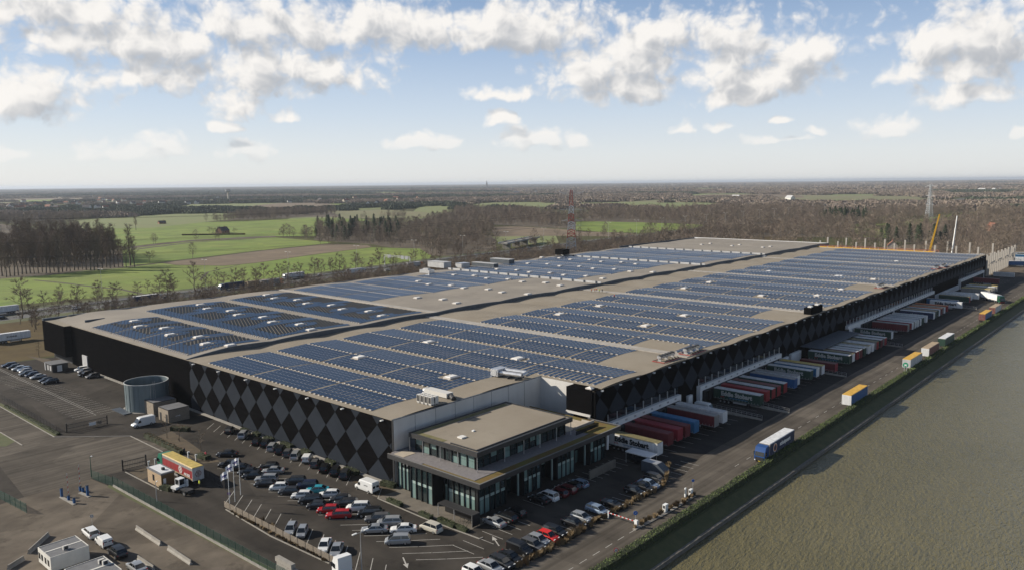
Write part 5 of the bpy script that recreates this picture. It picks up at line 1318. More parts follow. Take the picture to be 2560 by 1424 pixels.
# bicycle shelter at the office corner
t = thing('bicycle_shelter', 'dark flat-roofed bicycle shelter at the office corner', 'shelter', (102.6,105.6,0))
b = MB(); b.box(-1.1,1.0,-5.0,4.6,2.35,2.5); b.build('roof', m_fascia, t); b = MB(); b.box(.9,1.0,-5,4.6,.1,2.35); b.build('back_panel', m_mull, t); b = MB(); b.box(-1.1,.9,-5,-4.92,.1,2.35); b.build('end_panel', m_mull, t)
for y in (-4.9,0,4.5): b = MB(); b.box(-1.1,-1.0,y-.05,y+.05,0,2.35); b.build('post', m_alu, t)
for i, y in enumerate((104.2,103.3,102.2)):
    t = thing('bicycle', 'dark bicycle leaning in the shelter at the office corner', 'bicycle', (102.2,y,.02), 0, 'bicycles in the shelter')
    b = MB()
    for k in range(16):
        a0, a1 = 2*math.pi*k/16, 2*math.pi*(k+1)/16; b.tube((.33*math.cos(a0),0,.33+.33*math.sin(a0)),(.33*math.cos(a1),0,.33+.33*math.sin(a1)),.022,n=4)
    me = b.mesh('wheel', m_tyre); obj('wheel', me, t, (-.52,0,0)); obj('wheel', me, t, (.52,0,0))
    b = MB(); b.tube((-.52,0,.33),(-.1,0,.33),.02,n=4); b.tube((-.1,0,.33),(.38,0,.82),.02,n=4); b.tube((-.1,0,.33),(-.22,0,.85),.02,n=4); b.tube((-.22,0,.82),(.36,0,.85),.02,n=4); b.tube((.52,0,.33),(.36,0,.95),.02,n=4); b.build('frame', m_frame, t)
    b = MB(); b.tube((.34,-.25,.97),(.34,.25,.97),.015,n=4); b.build('handlebar', m_frame, t); b = MB(); b.box(-.34,-.1,-.07,.07,.85,.92); b.build('saddle', m_tyre, t)
# terminal tractor at the gatehouse
t = thing('terminal_tractor', 'white one-seat yard tractor with open door beside the gatehouse', 'tractor', (73.9,160.3,.02), math.radians(98))
b = MB(); b.box(-3.0,2.3,-.55,.55,.55,.95); b.build('chassis', m_frame, t); b = MB(); b.box(-2.9,-.4,-.8,.8,.95,1.15); b.build('fifth_wheel_plate', m_frame, t)
b = MB(); b.box(.7,2.3,-1.2,.3,.8,1.45); b.box(.75,2.2,-1.15,.25,2.65,2.8)
for x in (.8,2.2):
    for y in (-1.1,.2): b.box(x-.06,x+.06,y-.06,y+.06,1.4,2.7)
b.build('cab', m_white, t); b = MB(); b.box(.82,2.18,-1.13,.23,1.46,2.62); b.build('windows', m_cglass, t); b = MB(); b.box(.6,2.4,.35,1.2,.8,1.3); b.build('bonnet', m_white, t)
b = MB(); b.box(.2,.7,-1.6,-1.2,.9,2.3); b.build('door', m_white, t)
for x in (-2.1,1.7):
    for s in (-1,1): obj('wheel', trailer_meshes()['wheel'], t, (x, s*.95, .5))
# bollards/reader posts by the hedge
for p, h in ((z2(1863,330),1.7),(z2(1938,345),1.4),(z2(1535,385),1.3),(z2(1470,400),1.1)):
    t = thing('reader_post', 'white hooked card-reader post by the hedge at the red lorry', 'post', (p[0],p[1],0), 0, 'card-reader posts at the gatehouse'); b = MB(); b.box(-.1,.1,-.1,.1,0,h); b.build('shaft', m_lampw, t); b = MB(); b.box(-.15,.35,-.13,.13,h,h+.25); b.build('head', m_lampw, t)
lamppost(z2(905,500), 4.6, 'dark camera mast with a white head at the green fence corner', heads=1, mm=m_green, arm=.3)
lamppost(z2(1552,745), 4.2, 'grey signal post beside the green fence', heads=1, arm=.25)

# ------------------------------------------------------------------ planting
def leafbox(b, x0, x1, y0, y1, z0, z1, n, s, r, top_only=False):
    """small leaf cards scattered over a clipped hedge's surface"""
    for i in range(n):
        q = r.random()
        x, y = r.uniform(x0,x1), r.uniform(y0,y1)
        if q < .5: z = z1 + r.gauss(0,.05)
        elif q < .64: y = y0 + r.gauss(0,.05); z = r.uniform(z0,z1)
        elif q < .78: y = y1 + r.gauss(0,.05); z = r.uniform(z0,z1)
        elif q < .9: x = x0 + r.gauss(0,.05); z = r.uniform(z0,z1)
        else: x = x1 + r.gauss(0,.05); z = r.uniform(z0,z1)
        d = Vector((r.gauss(0,1), r.gauss(0,1), r.gauss(0,1))).normalized(); u = d.orthogonal().normalized()*s*r.uniform(.6,1.3); v = d.cross(u).normalized()*s*r.uniform(.5,1.0)
        c = Vector((x,y,z)); b.add([c-u, c-v*.8, c+u, c+v*.8], [(0,1,2,3)])
R5 = random.Random(11)
def hedge(p, q, w, h, label, grp_=None, dens=38, s=.13, leaf=None, z=.0):
    L = math.hypot(q[0]-p[0], q[1]-p[1]); t = thing('hedge', label, 'hedge', (p[0],p[1],z), math.atan2(q[1]-p[1], q[0]-p[0]), grp_)
    b = MB(); n = max(2, int(L/.9)); vs = []
    for i in range(n+1):
        hh = h*(1+R5.uniform(-.12,.06)); ww = w*(1+R5.uniform(-.12,.1))
        x = L*i/n; vs += [(x,-ww/2,0),(x,-ww/2*.9,hh*.9),(x,ww/2*.9,hh*.9),(x,ww/2,0)]
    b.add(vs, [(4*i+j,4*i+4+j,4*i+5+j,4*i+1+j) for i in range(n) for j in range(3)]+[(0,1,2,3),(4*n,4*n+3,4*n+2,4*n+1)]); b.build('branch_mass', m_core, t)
    b = MB(); leafbox(b, 0, L, -w/2, w/2, .1, h, int(L*dens), s, R5); o = b.build('foliage', leaf or m_leaf_h, t); o['kind'] = 'stuff'
    return t
# beds under the lozenge wall: separate clipped bushes
for i, (px, py, l) in enumerate(((440,40,2.6),(560,80,2.6),(680,125,3.6),(860,185,4.4),(1050,255,3.4),(1290,355,3.2),(1500,440,4.6))):
    p = z3(px,py,.5); hedge((p[0],p[1]+l/2), (p[0],p[1]-l/2), 1.2, 1.05, 'clipped bush in the bed under the lozenge wall', 'clipped bushes under the lozenge wall')
for p, l, lab in ((z3(1925,750,.4),4.4,'clipped hedge piece at the kerb by the white panel van'),(z3(2230,880,.4),3.4,'clipped hedge piece at the office forecourt kerb'),(z3(2440,955,.4),4.6,'long clipped hedge piece ending at the bicycle shelter')):
    hedge((p[0]+.1,p[1]+l/2), (p[0]-.05,p[1]-l/2), 1.1, .85, lab)
hedge(z5(0,930), z5(270,1050), 1.0, .8, 'clipped hedge end piece by the shelter and the drive arrow')
hedge(z3(1800,580), z3(1930,610), 1.4, 1.1, 'bush with red flowers behind the white panel van')
hedge(z2(1450,110), z2(1800,280), 1.4, 1.2, 'hedge along the drive behind the yellow-roofed lorry', leaf=m_beech); hedge(z2(1700,40), z2(1870,50), 1.6, 1.2, 'low hedge clump behind the pump shed', leaf=m_beech)
hedge(z2(1960,300), z2(2060,330), 1.8, 1.0, 'round green bush beside the card-reader posts'); hedge(z2(1600,620), z2(1690,640), 1.4, 1.1, 'dark bush at the gatehouse corner')
hedge(z1(60,1010), z1(580,1290), .9, .5, 'low ivy verge along the staff car park fence', dens=26)
# canal hedge in runs
for i in range(30):
    x0 = 84 + 24*i
    hedge((x0, 71.9), (x0+24.05, 71.9), 1.7, 1.45, 'run of the clipped hedge between the dock road and the canal', 'runs of the canal hedge', dens=46 if i < 8 else 14, s=.14 if i < 8 else .26, leaf=m_leaf_c)
# tawny ornamental grass
def tuft(xy, r, h, label, grp_, n=60):
    t = thing('grass_clump', label, 'grass', (xy[0],xy[1],.02), R5.uniform(0,6), grp_)
    k = ('tuft', round(r,1), round(h,1), R5.randrange(4))
    if k not in meshcache:
        b = MB()
        for i in range(n):
            a = R5.uniform(0,6.28); rr = r*R5.random()**.5; x, y = .5*rr*math.cos(a), .5*rr*math.sin(a); tx, ty = rr*1.15*math.cos(a), rr*1.15*math.sin(a); hh = h*R5.uniform(.6,1.05); w = .045
            b.add([(x-w,y,0),(x+w,y+w,0),((x+tx)/2+w,(y+ty)/2,hh*.7),((x+tx)/2-w,(y+ty)/2-w,hh*.7),(tx,ty,hh)], [(0,1,2,3),(3,2,4)])
        meshcache[k] = b.mesh('blades', m_tawny)
    o = obj('blades', meshcache[k], t); o['kind'] = 'stuff'
def tufts(p, q, n, r, h, label, grp_, j=.25):
    for i in range(n):
        f = (i+.5)/n; tuft((p[0]+(q[0]-p[0])*f+R5.gauss(0,j), p[1]+(q[1]-p[1])*f+R5.gauss(0,j)), r*R5.uniform(.8,1.2), h, label, grp_)
G1 = 'tawny grass clumps along the dock road'
tufts(z5(760,1400), z5(1280,1120), 22, .55, 1.15, 'clump of tawny grass between the drive and the parked cars', G1); tufts(z5(1280,1110), z5(1420,1020), 7, .7, 1.45, 'taller golden grass clump behind the red car', 'tall golden grass clumps')
tufts(z5(1420,1010), z5(2200,600), 36, .55, 1.0, 'clump of tawny grass between the drive and the parked cars', G1); tufts(z5(2210,600), z5(2260,400), 12, .6, 1.6, 'tall golden grass clump at the curved end of the shaded car park', 'tall golden grass at the curve')
tufts(z5(1940,1010), z5(2520,690), 26, .5, .9, 'clump of pale grass on the dock road island', 'grass clumps on the island')
tufts(z3(300,850), z3(1270,1345), 34, .4, .55, 'small brown plant along the slatted fence kerb', 'small plants along the slatted fence', .15)
for p in (z3(620,960),z3(720,1030)): tuft(p, .7, 1.5, 'tall tawny plume grass before the slatted fence', 'plume grass before the slatted fence')

# ------------------------------------------------------------------ people
def person(xy, z, ang, top, legs, label, pose='stand', skin=(.5,.33,.25), hair=(.05,.035,.025), hat=None):
    t = thing('person', label, 'person', (xy[0],xy[1],z), math.radians(ang))
    V = [(0,0,.95),(0,0,1.15),(0,0,1.42),(0,0,1.52),(.02,0,1.64),(.03,0,1.74)]; E = [(0,1),(1,2),(2,3),(3,4),(4,5)]; Rr = [.15,.14,.165,.065,.095,.075]
    def chain(root, pts, rad):
        last = root
        for p, r in zip(pts, rad): V.append(p); Rr.append(r); E.append((last, len(V)-1)); last = len(V)-1
        return last
    st = {'stand': .0, 'walk': .22, 'lean': .1}[pose]
    for s in (-1,1):
        f = st*s
        chain(0, [(0,s*.10,.88),(f*.7+.03,s*.11,.48),(f,s*.11,.09),(f+.14,s*.12,.05)], [.10,.07,.05,.045])
        last = chain(2, [(0,s*.20,1.40),(-.03+(.12 if pose != 'stand' else .02),s*.27,1.14),(.12 if pose != 'stand' else .05,s*.25,.92),(.14 if pose != 'stand' else .07,s*.24,.83)], [.07,.048,.038,.04])
        for k in range(4): chain(last, [(V[last][0]+.02, V[last][1]+(k-1.5)*.018, V[last][2]-.05), (V[last][0]+.03, V[last][1]+(k-1.5)*.02, V[last][2]-.09)], [.012,.01])
        chain(last, [(V[last][0]+.045, V[last][1]-s*.02, V[last][2]-.02),(V[last][0]+.06, V[last][1]-s*.025, V[last][2]-.05)], [.012,.01])
    me = bpy.data.meshes.new('body'); me.from_pydata(V, E, []); o = bpy.data.objects.new('body', me); C.objects.link(o)
    sk = o.modifiers.new('skin', 'SKIN'); me.skin_vertices.new() if not me.skin_vertices else None
    for i, r in enumerate(Rr): me.skin_vertices[0].data[i].radius = (r, r); me.skin_vertices[0].data[i].use_root = (i == 0)
    sb2 = o.modifiers.new('sub', 'SUBSURF'); sb2.levels = 1; sb2.render_levels = 1
    bpy.context.view_layer.update(); m2 = bpy.data.meshes.new_from_object(o.evaluated_get(bpy.context.evaluated_depsgraph_get())); bpy.data.objects.remove(o)
    m2.name = 'body'; m2.materials.clear()
    ms = mat('skin_tone', skin, .6); mt1 = mat('cloth_%.2f_%.2f_%.2f' % top, top, .85); ml = mat('cloth_%.2f_%.2f_%.2f' % legs, legs, .85)
    for m in (mt1, ml, ms): m2.materials.append(m)
    for p in m2.polygons:
        c = p.center; p.material_index = 1 if c.z < .93 and abs(c.y) < .2 else (2 if c.z > 1.5 or (c.z < .86 and abs(c.y) > .2) else 0); p.use_smooth = True
    obj('body', m2, t)
    b = MB(); b.add([(.02+.105*math.cos(a)*math.sin(f), .1*math.sin(a)*math.sin(f), 1.70+.12*math.cos(f)) for f in (.01,.5,1.0,1.45) for a in [k*math.pi/5 for k in range(10)]], [(r*10+k, r*10+(k+1)%10, r*10+10+(k+1)%10, r*10+10+k) for r in range(3) for k in range(10)])
    b.build('hair' if not hat else 'helmet', mat('hair_dark', hair, .8) if not hat else mat('helmet_%.2f' % hat[0], hat, .5), t)
    return t
HV = (.75,.85,.08); OR = (.75,.2,.04); DKc = (.02,.022,.03)
pt = ZM(340,1110,9.495)
q = pt(1510,1010); person(q, .02, 180, HV, DKc, 'person in a hi-vis yellow jacket standing at the rear of the red lorry')
q = pt(1150,230); person(q, .02, 90, (.05,.05,.06), DKc, 'person in dark clothes beyond the yellow-roofed lorry', 'walk')
q = pt(1660,320); person(q, .02, 200, (.45,.05,.08), (.1,.25,.5), 'person in a red top and blue trousers by the round bush', 'walk')
wr = ZM(1200,580,3.956)
for px, py, tp, lb in ((1103,602,OR,'worker in orange at the head of the roof crew by the raised roof wall'),(1135,598,OR,'worker in orange bending beside the roof wall'),(1152,592,OR,'worker in orange behind the others of the roof crew'),(1180,603,HV,'worker in a yellow vest in the roof crew'),(1208,600,DKc,'worker in dark clothes in the roof crew'),(1328,662,(.7,.12,.05),'lone worker in red-orange among the solar rows')):
    x, y = wr(px, py, zr(300)); person((x,y), zr(x)+(.02), 250, tp, DKc, lb, 'walk', hat=(.8,.8,.75))
# ------------------------------------------------------------------ the cars, read off the photograph
def cars(f, pts, ang, where, grp_, z=.55, cat='car'):
    for (px, py, colour, kind, *da) in pts:
        xy = f(px, py, z); add_car(xy, ang + (da[0] if da else 0) + rnd.uniform(-1.5,1.5), colour, kind, where, grp_, cat)
cars(z3, [(295,40,'dark grey','hatchback'),(432,88,'silver','off-roader'),(567,152,'black','hatchback'),(655,168,'black','estate car'),(718,203,'silver','estate car'),(798,238,'black','people carrier'),(872,264,'grey','hatchback'),(947,292,'silver','people carrier'),(1138,368,'grey','hatchback'),(1235,412,'black','estate car'),(1340,448,'black','people carrier'),(1435,478,'dark grey','off-roader')], 43, 'nosed in along the lozenge wall', 'cars in the row along the lozenge wall')
add_van(z3(1062,318,.7), 43, 'white', 'small', 'small white van in the row of cars along the lozenge wall', None)
cars(z3, [(268,275,'dark grey','saloon')], 135, 'alone in the angled bays by the hedge', 'cars parked alone')
cars(z3, [(292,378,'black','estate car'),(395,410,'black','saloon'),(485,452,'black','saloon'),(530,490,'black','saloon'),(640,570,'black','hatchback'),(778,604,'white','small car'),(880,645,'dark grey','hatchback'),(1008,684,'white','hatchback'),(1090,735,'black','off-roader'),(1150,785,'dark grey','small car'),(1268,826,'red','hatchback'),(1372,876,'red','estate car'),(1725,1020,'silver','saloon'),(1955,1130,'silver','people carrier')], 135, 'in the flagpole-side line of the middle double row', 'cars in the middle double row')
cars(z3, [(682,398,'black','hatchback'),(722,442,'silver','saloon'),(658,518,'silver','estate car'),(938,549,'dark grey','off-roader'),(1058,590,'navy','off-roader'),(1162,630,'turquoise','saloon'),(1277,674,'white','hatchback'),(1387,720,'dark grey','hatchback'),(1442,760,'dark grey','estate car'),(1562,806,'white','off-roader'),(1678,860,'black','off-roader'),(1757,910,'grey','estate car'),(1872,954,'silver','off-roader'),(2012,1016,'white','saloon')], 135, 'in the office-side line of the middle double row', 'cars in the middle double row')
cars(z3, [(898,1018,'silver','hatchback'),(1012,1046,'silver','small car'),(1232,1178,'white','saloon'),(1352,1222,'silver','saloon')], 225, 'facing the slatted fence', 'cars in the row along the slatted fence')
cars(z3, [(2285,1004,'beige','people carrier')], 95, 'alone at the kerb below the office hedge', 'cars parked alone')
add_van(z3(1648,594,.9), 92, 'white', 'large', 'tall white panel van with roof rack and lettering beside the office', None, 'ponctu')
cars(z5, [(537,948,'silver','saloon')], 90, 'standing half in the sun beside the bicycle shelter', 'cars parked against the office glazing')
cars(z5, [(652,900,'black','estate car'),(747,855,'black','hatchback'),(982,722,'black','saloon'),(1067,694,'white','off-roader'),(1172,662,'dark red','hatchback'),(1242,624,'dark red','estate car'),(1302,594,'black','hatchback'),(1372,566,'pale blue','hatchback')], 90, 'nosed up to the shaded office glazing', 'cars parked against the office glazing')
cars(z5, [(340,1440,'white','hatchback'),(500,1388,'silver','saloon'),(612,1342,'dark grey','estate car'),(692,1294,'black','saloon'),(917,1174,'grey','estate car'),(972,1124,'silver','hatchback'),(1067,1088,'bright red','hatchback'),(1137,1036,'black','estate car'),(1322,956,'black','saloon'),(1397,900,'silver','hatchback'),(1557,828,'pale blue','estate car'),(1702,764,'black','convertible'),(1922,640,'black','hatchback'),(2012,600,'black','saloon'),(2062,572,'pale blue','saloon'),(2125,520,'dark grey','off-roader')], -90, 'parked against the tawny grass border of the dock road', 'cars in the row along the grass border')
add_van(z5(790,1214,.7), -90, 'black', 'medium', 'black van with roof bars in the row along the tawny grass border')
cars(z1, [(92,600,'navy','estate car'),(140,618,'black','hatchback'),(187,634,'silver','hatchback'),(242,642,'pale blue','hatchback'),(252,660,'silver','small car'),(268,684,'dark grey','estate car'),(318,694,'navy','hatchback'),(378,714,'silver','saloon'),(452,748,'dark grey','hatchback'),(497,764,'black','estate car')], 180, 'in the half-empty staff car park', 'cars in the staff car park row')
cars(z1, [(802,640,'white','hatchback'),(836,658,'silver','hatchback'),(852,688,'black','estate car'),(916,708,'grey','hatchback')], 180, 'by the plain black wall near the hut', 'cars parked by the plain black wall')
add_van(z1(1415,1170,.8), 180, 'white', 'large', 'white panel van at the gate beside the water tank')
cars(z2, [(895,1050,'white','estate car')], 88, 'behind the portable cabins on the concrete yard', 'cars parked on the concrete yard')
add_van(z2(1025,1138,.7), 88, 'white', 'small', 'small white van between the estate car and the dark off-roader by the cabins')
cars(z2, [(1160,1248,'black','off-roader')], 88, 'with boxy grey roof beside the portable cabins', 'cars parked on the concrete yard')
cars(z2, [(1352,1395,'silver','saloon')], 88, 'with glass roof below the portable cabins', 'cars parked on the concrete yard')

# ------------------------------------------------------------------ trailers on the docks (front end towards the canal)
DK = 'trailers backed onto the dock doors'
def dock_tr(xc, yend, side, roof, front, label, text=None, tm=None, **kw):
    return add_trailer((xc, yend+TL/2+.05), -90, side, roof, front, 'grey' if side == 'white' else side, label, DK, text, tm, **kw)
dock_tr(157.1, 93.0, 'white','olive','white','white trailer with black lettering standing beside the office', 'Eddie Stobart', m_txtk)
dock_tr(164.8, 94.6, 'dark red','dark red','dark red','dark red box trailer on the first dock, next to the white lettered one')
dock_tr(169.4, 94.6, 'crimson','crimson','crimson','crimson box trailer between two dark red ones')
dock_tr(173.0, 94.5, 'dark red','dark red','dark red','dark red box trailer beside the blue one')
dock_tr(177.6, 94.5, 'blue','blue','blue','plain blue box trailer on the first dock')
t = dock_tr(185.5, 92.9, 'dark red','grey','grey','red curtain trailer with grey roof and arrow emblem on the first dock')
dock_tr(190.0, 92.8, 'white','pale grey','white','plain white trailer at the end of the first dock')
dock_tr(212.0, 92.4, 'green','pale grey','green','green trailer with pale lettering first on the second dock', 'Eddie Stobart', m_txtg)
dock_tr(217.0, 92.7, 'red','red','red','bright red box trailer beside the green lettered one')
dock_tr(221.0, 92.7, 'green','pale grey','red','pale-roofed trailer with red front, second past the bright red one')
dock_tr(224.6, 92.6, 'green','brown red','red','brown-roofed trailer with red front in the second dock')
dock_tr(229.4, 92.6, 'green','pale grey','red','pale-roofed trailer with red front before the mid-blue one')
dock_tr(236.6, 92.3, 'mid blue','grey','mid blue','mid-blue curtain trailer with round emblem on the second dock')
dock_tr(240.8, 93.2, 'white','grey','white','white trailer beside the mid-blue curtain trailer')
dock_tr(250.4, 92.6, 'green','pale grey','green','green lettered trailer beside the orange-roofed one', 'Eddie Stobart', m_txtg)
dock_tr(255.2, 92.4, 'blue','pale grey','white','pale-roofed trailer between the green lettered and orange-roofed ones')
dock_tr(259.7, 92.3, 'grey','faded yellow','white','orange-roofed trailer at the end of the second dock')
# third group in front of the low canopy
dock_tr(280.9, 90.6, 'green','pale grey','green','green lettered trailer behind the dark red container', 'Eddie Stobart', m_txtg)
for x, sd, rf, fr, lb in ((284.8,'navy','olive','white','olive-roofed trailer next to the green lettered one by the canopy'),(289.2,'dark red','pale grey','red','pale-roofed trailer with red front by the canopy'),(293.0,'grey','pale grey','dark red','pale-roofed trailer with dark red front by the canopy'),(297.2,'green','pale grey','green','pale-roofed trailer with green front by the canopy'),
    (302.2,'white','olive','white','white trailer with ribbed front and olive roof by the canopy'),(306.4,'white','pale grey','white','white trailer with ribbed front and pale roof by the canopy'),(311.8,'grey','olive','red','olive-roofed trailer with red front by the canopy'),(316.6,'green','pale grey','dark red','long pale-roofed trailer last before the canopy post'),(321.6,'grey','pale grey','red','pale-roofed trailer with bright red front past the canopy')):
    dock_tr(x, 90.8, sd, rf, fr, lb)
dock_tr(336.4, 92.6, 'green','grey','white','grey-roofed green trailer alone in front of the tall white pier', 'Eddie Stobart', m_txtg)
dock_tr(357.0, 92.0, 'dark red','grey','grey','dark red trailer with grey trim on the third dock')
g4 = [(363,'red','pale grey','white'),(367.2,'grey','pale grey','white'),(371.2,'white','pale grey','white'),(375.2,'navy','pale grey','white'),(379.2,'green','pale grey','green'),(385.2,'white','pale grey','white')]
for i, (x, sd, rf, fr) in enumerate(g4): dock_tr(x, 91.9, sd, rf, fr, f'pale-roofed trailer with {fr} front in the close-packed third dock row')
dock_tr(396.6, 91.6, 'navy','white','white','navy trailer with pale lettering on the third dock', 'schotpoort', m_txtg, tsize=1.3, sub=False)
for x, sd, rf, fr, lb in ((402.2,'grey','tan','green','tan-roofed trailer next to the navy lettered one'),(407.4,'green','pale grey','white','pale-roofed trailer with white front two past the navy lettered one'),(411.6,'dark red','orange','dark red','orange-roofed trailer on the third dock'),(416.8,'grey','tan','white','tan-roofed trailer with white front on the third dock'),(422.4,'red','orange','red','orange-roofed trailer with bright red front ending the third dock row')): dock_tr(x, 91.9, sd, rf, fr, lb)
dock_tr(438.3, 89.0, 'white','white','white','white trailer with black lettering parked apart past the third dock', 'Eddie Stobart', m_txtk)
dock_tr(444.5, 92.0, 'blue','grey','blue','grey-roofed blue trailer behind the white lettered one parked apart')
dock_tr(461.5, 90.3, 'green','olive','red','olive-roofed green trailer by the low white wall')
dock_tr(471.5, 91.5, 'white','pale grey','white','white trailer skewed towards the low white wall')
dock_tr(477, 89.2, 'white','pale grey','white','white trailer behind the articulated lorry at the far docks')
for x, rf in ((499.5,'faded yellow'),(506,'olive'),(511,'white'),(518.5,'faded yellow')): dock_tr(x, 87.9, 'grey', rf, 'grey', f'{rf if rf != "faded yellow" else "yellow"}-roofed trailer at the far docks')
dock_tr(555, 93.5, 'dark red','brown red','dark red','dark red trailer at the last dock by the concrete columns')
# low container in front of the third group
t = thing('shipping_container', 'dark red ribbed container on the ground before the green lettered trailer', 'container', (270.9, 98.0, .02), 0)
b = MB(); b.box(-1.25,1.25,-6.1,6.1,.12,2.7); b.build('body', TC['dark red'], t)
for k in range(24): b = MB(); y = -5.8+k*.5; b.box(-1.29,-1.25,y,y+.22,.3,2.55); b.build('rib', TC['dark red'], t)
b = MB(); b.box(-1.3,1.3,-6.15,-6.05,.05,2.75); b.build('end_frame', TC['crimson'], t); b = MB(); b.box(-1.3,1.3,-6.1,6.1,2.7,2.78); b.build('roof_sheet', TC['brown red'], t)

# trailers dropped along the canal road
RD = 'trailers dropped along the canal hedge'
def road_tr(x0, side, roof, front, label, text=None, tm=None, **kw): return add_trailer((x0+TL/2+.1, 73.9), 180, side, roof, front, 'white', label, RD, text, tm, **kw)
road_tr(227.4,'mid blue','yellow','white','blue trailer with yellow roof alone on the canal road')
road_tr(286.6,'pale grey','yellow','pale grey','pale trailer with yellow roof and red marks behind the green sign')
road_tr(310.0,'brown red','tan','white','tan-roofed trailer nose to tail behind the yellow-roofed pale one')
road_tr(333.2,'green','white','green','green trailer with white roof on the canal road')
add_trailer((406.3+TL/2, 74.2), 0, 'mid blue','yellow','white','brown red','yellow-roofed blue trailer with its rear doors open on the canal road', RD)
add_trailer((429.5+TL/2, 74.4), 0, 'pale grey','tan','white','brown red','tan-roofed grey trailer beyond the yellow-roofed blue one', RD)
# articulated lorries
def artic(xy, ang, side, roof, rear, cabm, label, text=None, tm=None, grp_=None, name='articulated_lorry', sub=False, tsize=1.3, toff=0.0):
    t = add_trailer(xy, ang, side, roof, 'grey' if side != 'white' else 'white', rear, label, grp_, text, tm, legs=False, name=name, tsize=tsize, sub=sub, toff=toff)
    t['category'] = 'lorry'
    tractor_unit(Vector((TL/2-1.6, 0, 0)), 0, cabm, '', as_part_of=t); return t
t = artic((172.2+TL/2+.1, 74.0), 180, 'navy','white','navy', paint('lorry_blue', (.015,.06,.2)), 'dark blue articulated lorry with white roof driving along the canal', 'schotpoort', m_txtw, tsize=1.35, toff=-1.6)
for s in (-1,1):
    b = MB(); b.tube((4.2,s*(TW/2-.01),2.6),(4.2,s*(TW/2+.005),2.6),1.05,n=24); b.build('emblem', m_txtw, t); b = MB(); b.tube((4.2,s*(TW/2),2.6),(4.2,s*(TW/2+.012),2.6),.92,n=24); o = b.build('emblem_ring', TC['orange'], t)
    b = MB(); b.tube((4.2,s*(TW/2),2.6),(4.2,s*(TW/2+.018),2.6),.62,n=24); b.build('emblem_disc', TC['navy'], t)
cab_g = paint('lorry_green', (.02,.16,.10))
t = artic((78.3, 169.1), 90, 'red','faded yellow','pale grey', cab_g, 'red curtain lorry with yellow roof and green cab at the gatehouse', 'ARCESE', m_txtw, tsize=.8, toff=0)
for o in t.children:
    if o.name.startswith('lettering'): o.location.x = -4.6; o.location.z = 1.75
b = MB(); b.box(-TL/2+.1,TL/2-.1,-TW/2-.005,TW/2+.005,3.35,3.98); b.build('grey_band', TC['grey'], t)
b = MB(); b.box(-TL/2+.1,TL/2-.1,-TW/2-.005,TW/2+.005,1.24,1.55); b.build('tan_band', TC['tan'], t)
def hexlogo(par, loc, s, m, face):
    b = MB()
    for r0, r1 in ((.72,.9),):
        for k in range(6):
            a0, a1 = math.radians(60*k), math.radians(60*k+60)
            b.add([(math.cos(a0)*r0,0,math.sin(a0)*r0),(math.cos(a1)*r0,0,math.sin(a1)*r0),(math.cos(a1)*r1,0,math.sin(a1)*r1),(math.cos(a0)*r1,0,math.sin(a0)*r1)],[(0,1,2,3)])
    for z in (-.35,0,.35): b.box(-.45,.45,-.004,.004,z-.09,z+.09)
    o = b.build('emblem', m, par, loc); o.scale = (s,s,s)
    if face: o.rotation_euler = (0,0,face)
for s in (-1,1): hexlogo(t, (-1.6, s*(TW/2+.012), 2.55), 1.0, m_txtw, 0)
hexlogo(t, (-TL/2-.085, 0, 2.6), .85, TC['brown red'], math.pi/2)
t = artic((476.5+6.2, 84.6), 222, 'white','white','white', paint('cab_green', (.015,.07,.04)), 'white articulated lorry pulling out at the far docks')
b = MB(); b.box(TL/2+2.75,TL/2+2.92,-1.2,1.2,.45,.95); b.build('red_bumper', TC['red'], t)
# motorway traffic
zh0 = ZM(0,440,3.956); zh2 = ZM(500,440,3.956)
MW = 'lorries on the motorway'
def hw_lorry(f, px, py, side, roof, cabm, label, ang, **kw): 
    xy = f(px, py, 1.2); return artic(xy, ang, side, roof, side, cabm, label, grp_=MW, **kw)
cab_w = paint('cab_white', (.62,.62,.62)); cab_b = paint('cab_blue', (.05,.08,.14)); cab_o = paint('cab_orange', (.6,.14,.03))
hw_lorry(zh0, 1440,1225,'navy','white',cab_w,'lorry with pale roof line and red rear on the motorway behind a bare tree',5)
t = hw_lorry(zh0, 2310,1095,'navy','navy',cab_b,'dark blue lorry on the far motorway lanes',184)
hw_lorry(zh2, 560,1075,'tan','tan',cab_w,'two-part pale lorry followed by an orange truck on the motorway',4)
hw_lorry(zh2, 690,1065,'grey','grey',cab_o,'grey lorry with orange cab on the motorway',4)
hw_lorry(zh2, 940,995,'white','white',cab_w,'white box lorry on the far motorway lanes',184)
hw_lorry(zh2, 1530,955,'white','pale grey',cab_w,'white lorry on the motorway near the sign gantry',4)
hw_lorry(zh2, 2110,890,'pale grey','pale grey',cab_o,'pale tanker-like lorry with orange cab past the sign gantry',4)
hw_lorry(zh0, 30,1340,'white','pale grey',cab_w,'white lorry entering the motorway view behind the yard',185)
add_trailer((z1(110,350,1)[0], z1(110,350,1)[1]), 2, 'white','white','white','white','long white trailer at the verge beyond the staff car park', None, 'SCHENKER', m_txtk, tsize=.8, sub=False)
MC = 'cars on the motorway'
for f, px, py, col, kd, ang in ((zh0,760,1300,'white','estate car',4),(zh0,1640,1200,'black','saloon',4),(zh0,2340,1105,'silver','hatchback',4),(zh0,2450,1075,'dark grey','saloon',184),(zh2,1170,985,'white','estate car',184),(zh2,1030,1005,'black','off-roader',184),(zh0,20,1400,'black','hatchback',4),(zh2,1850,930,'white','hatchback',4)):
    add_car(f(px,py,.6), ang, col, kd, 'on the motorway', MC)
for k in range(9):
    x = 560+k*47+rnd.uniform(-15,15); far = k % 2
    add_car((x, hwy(x)+(7.5 if far else -7.5)), 184 if far else 4, rnd.choice(['white','silver','black','grey']), 'saloon', 'far along the motorway beyond the pylon', MC)
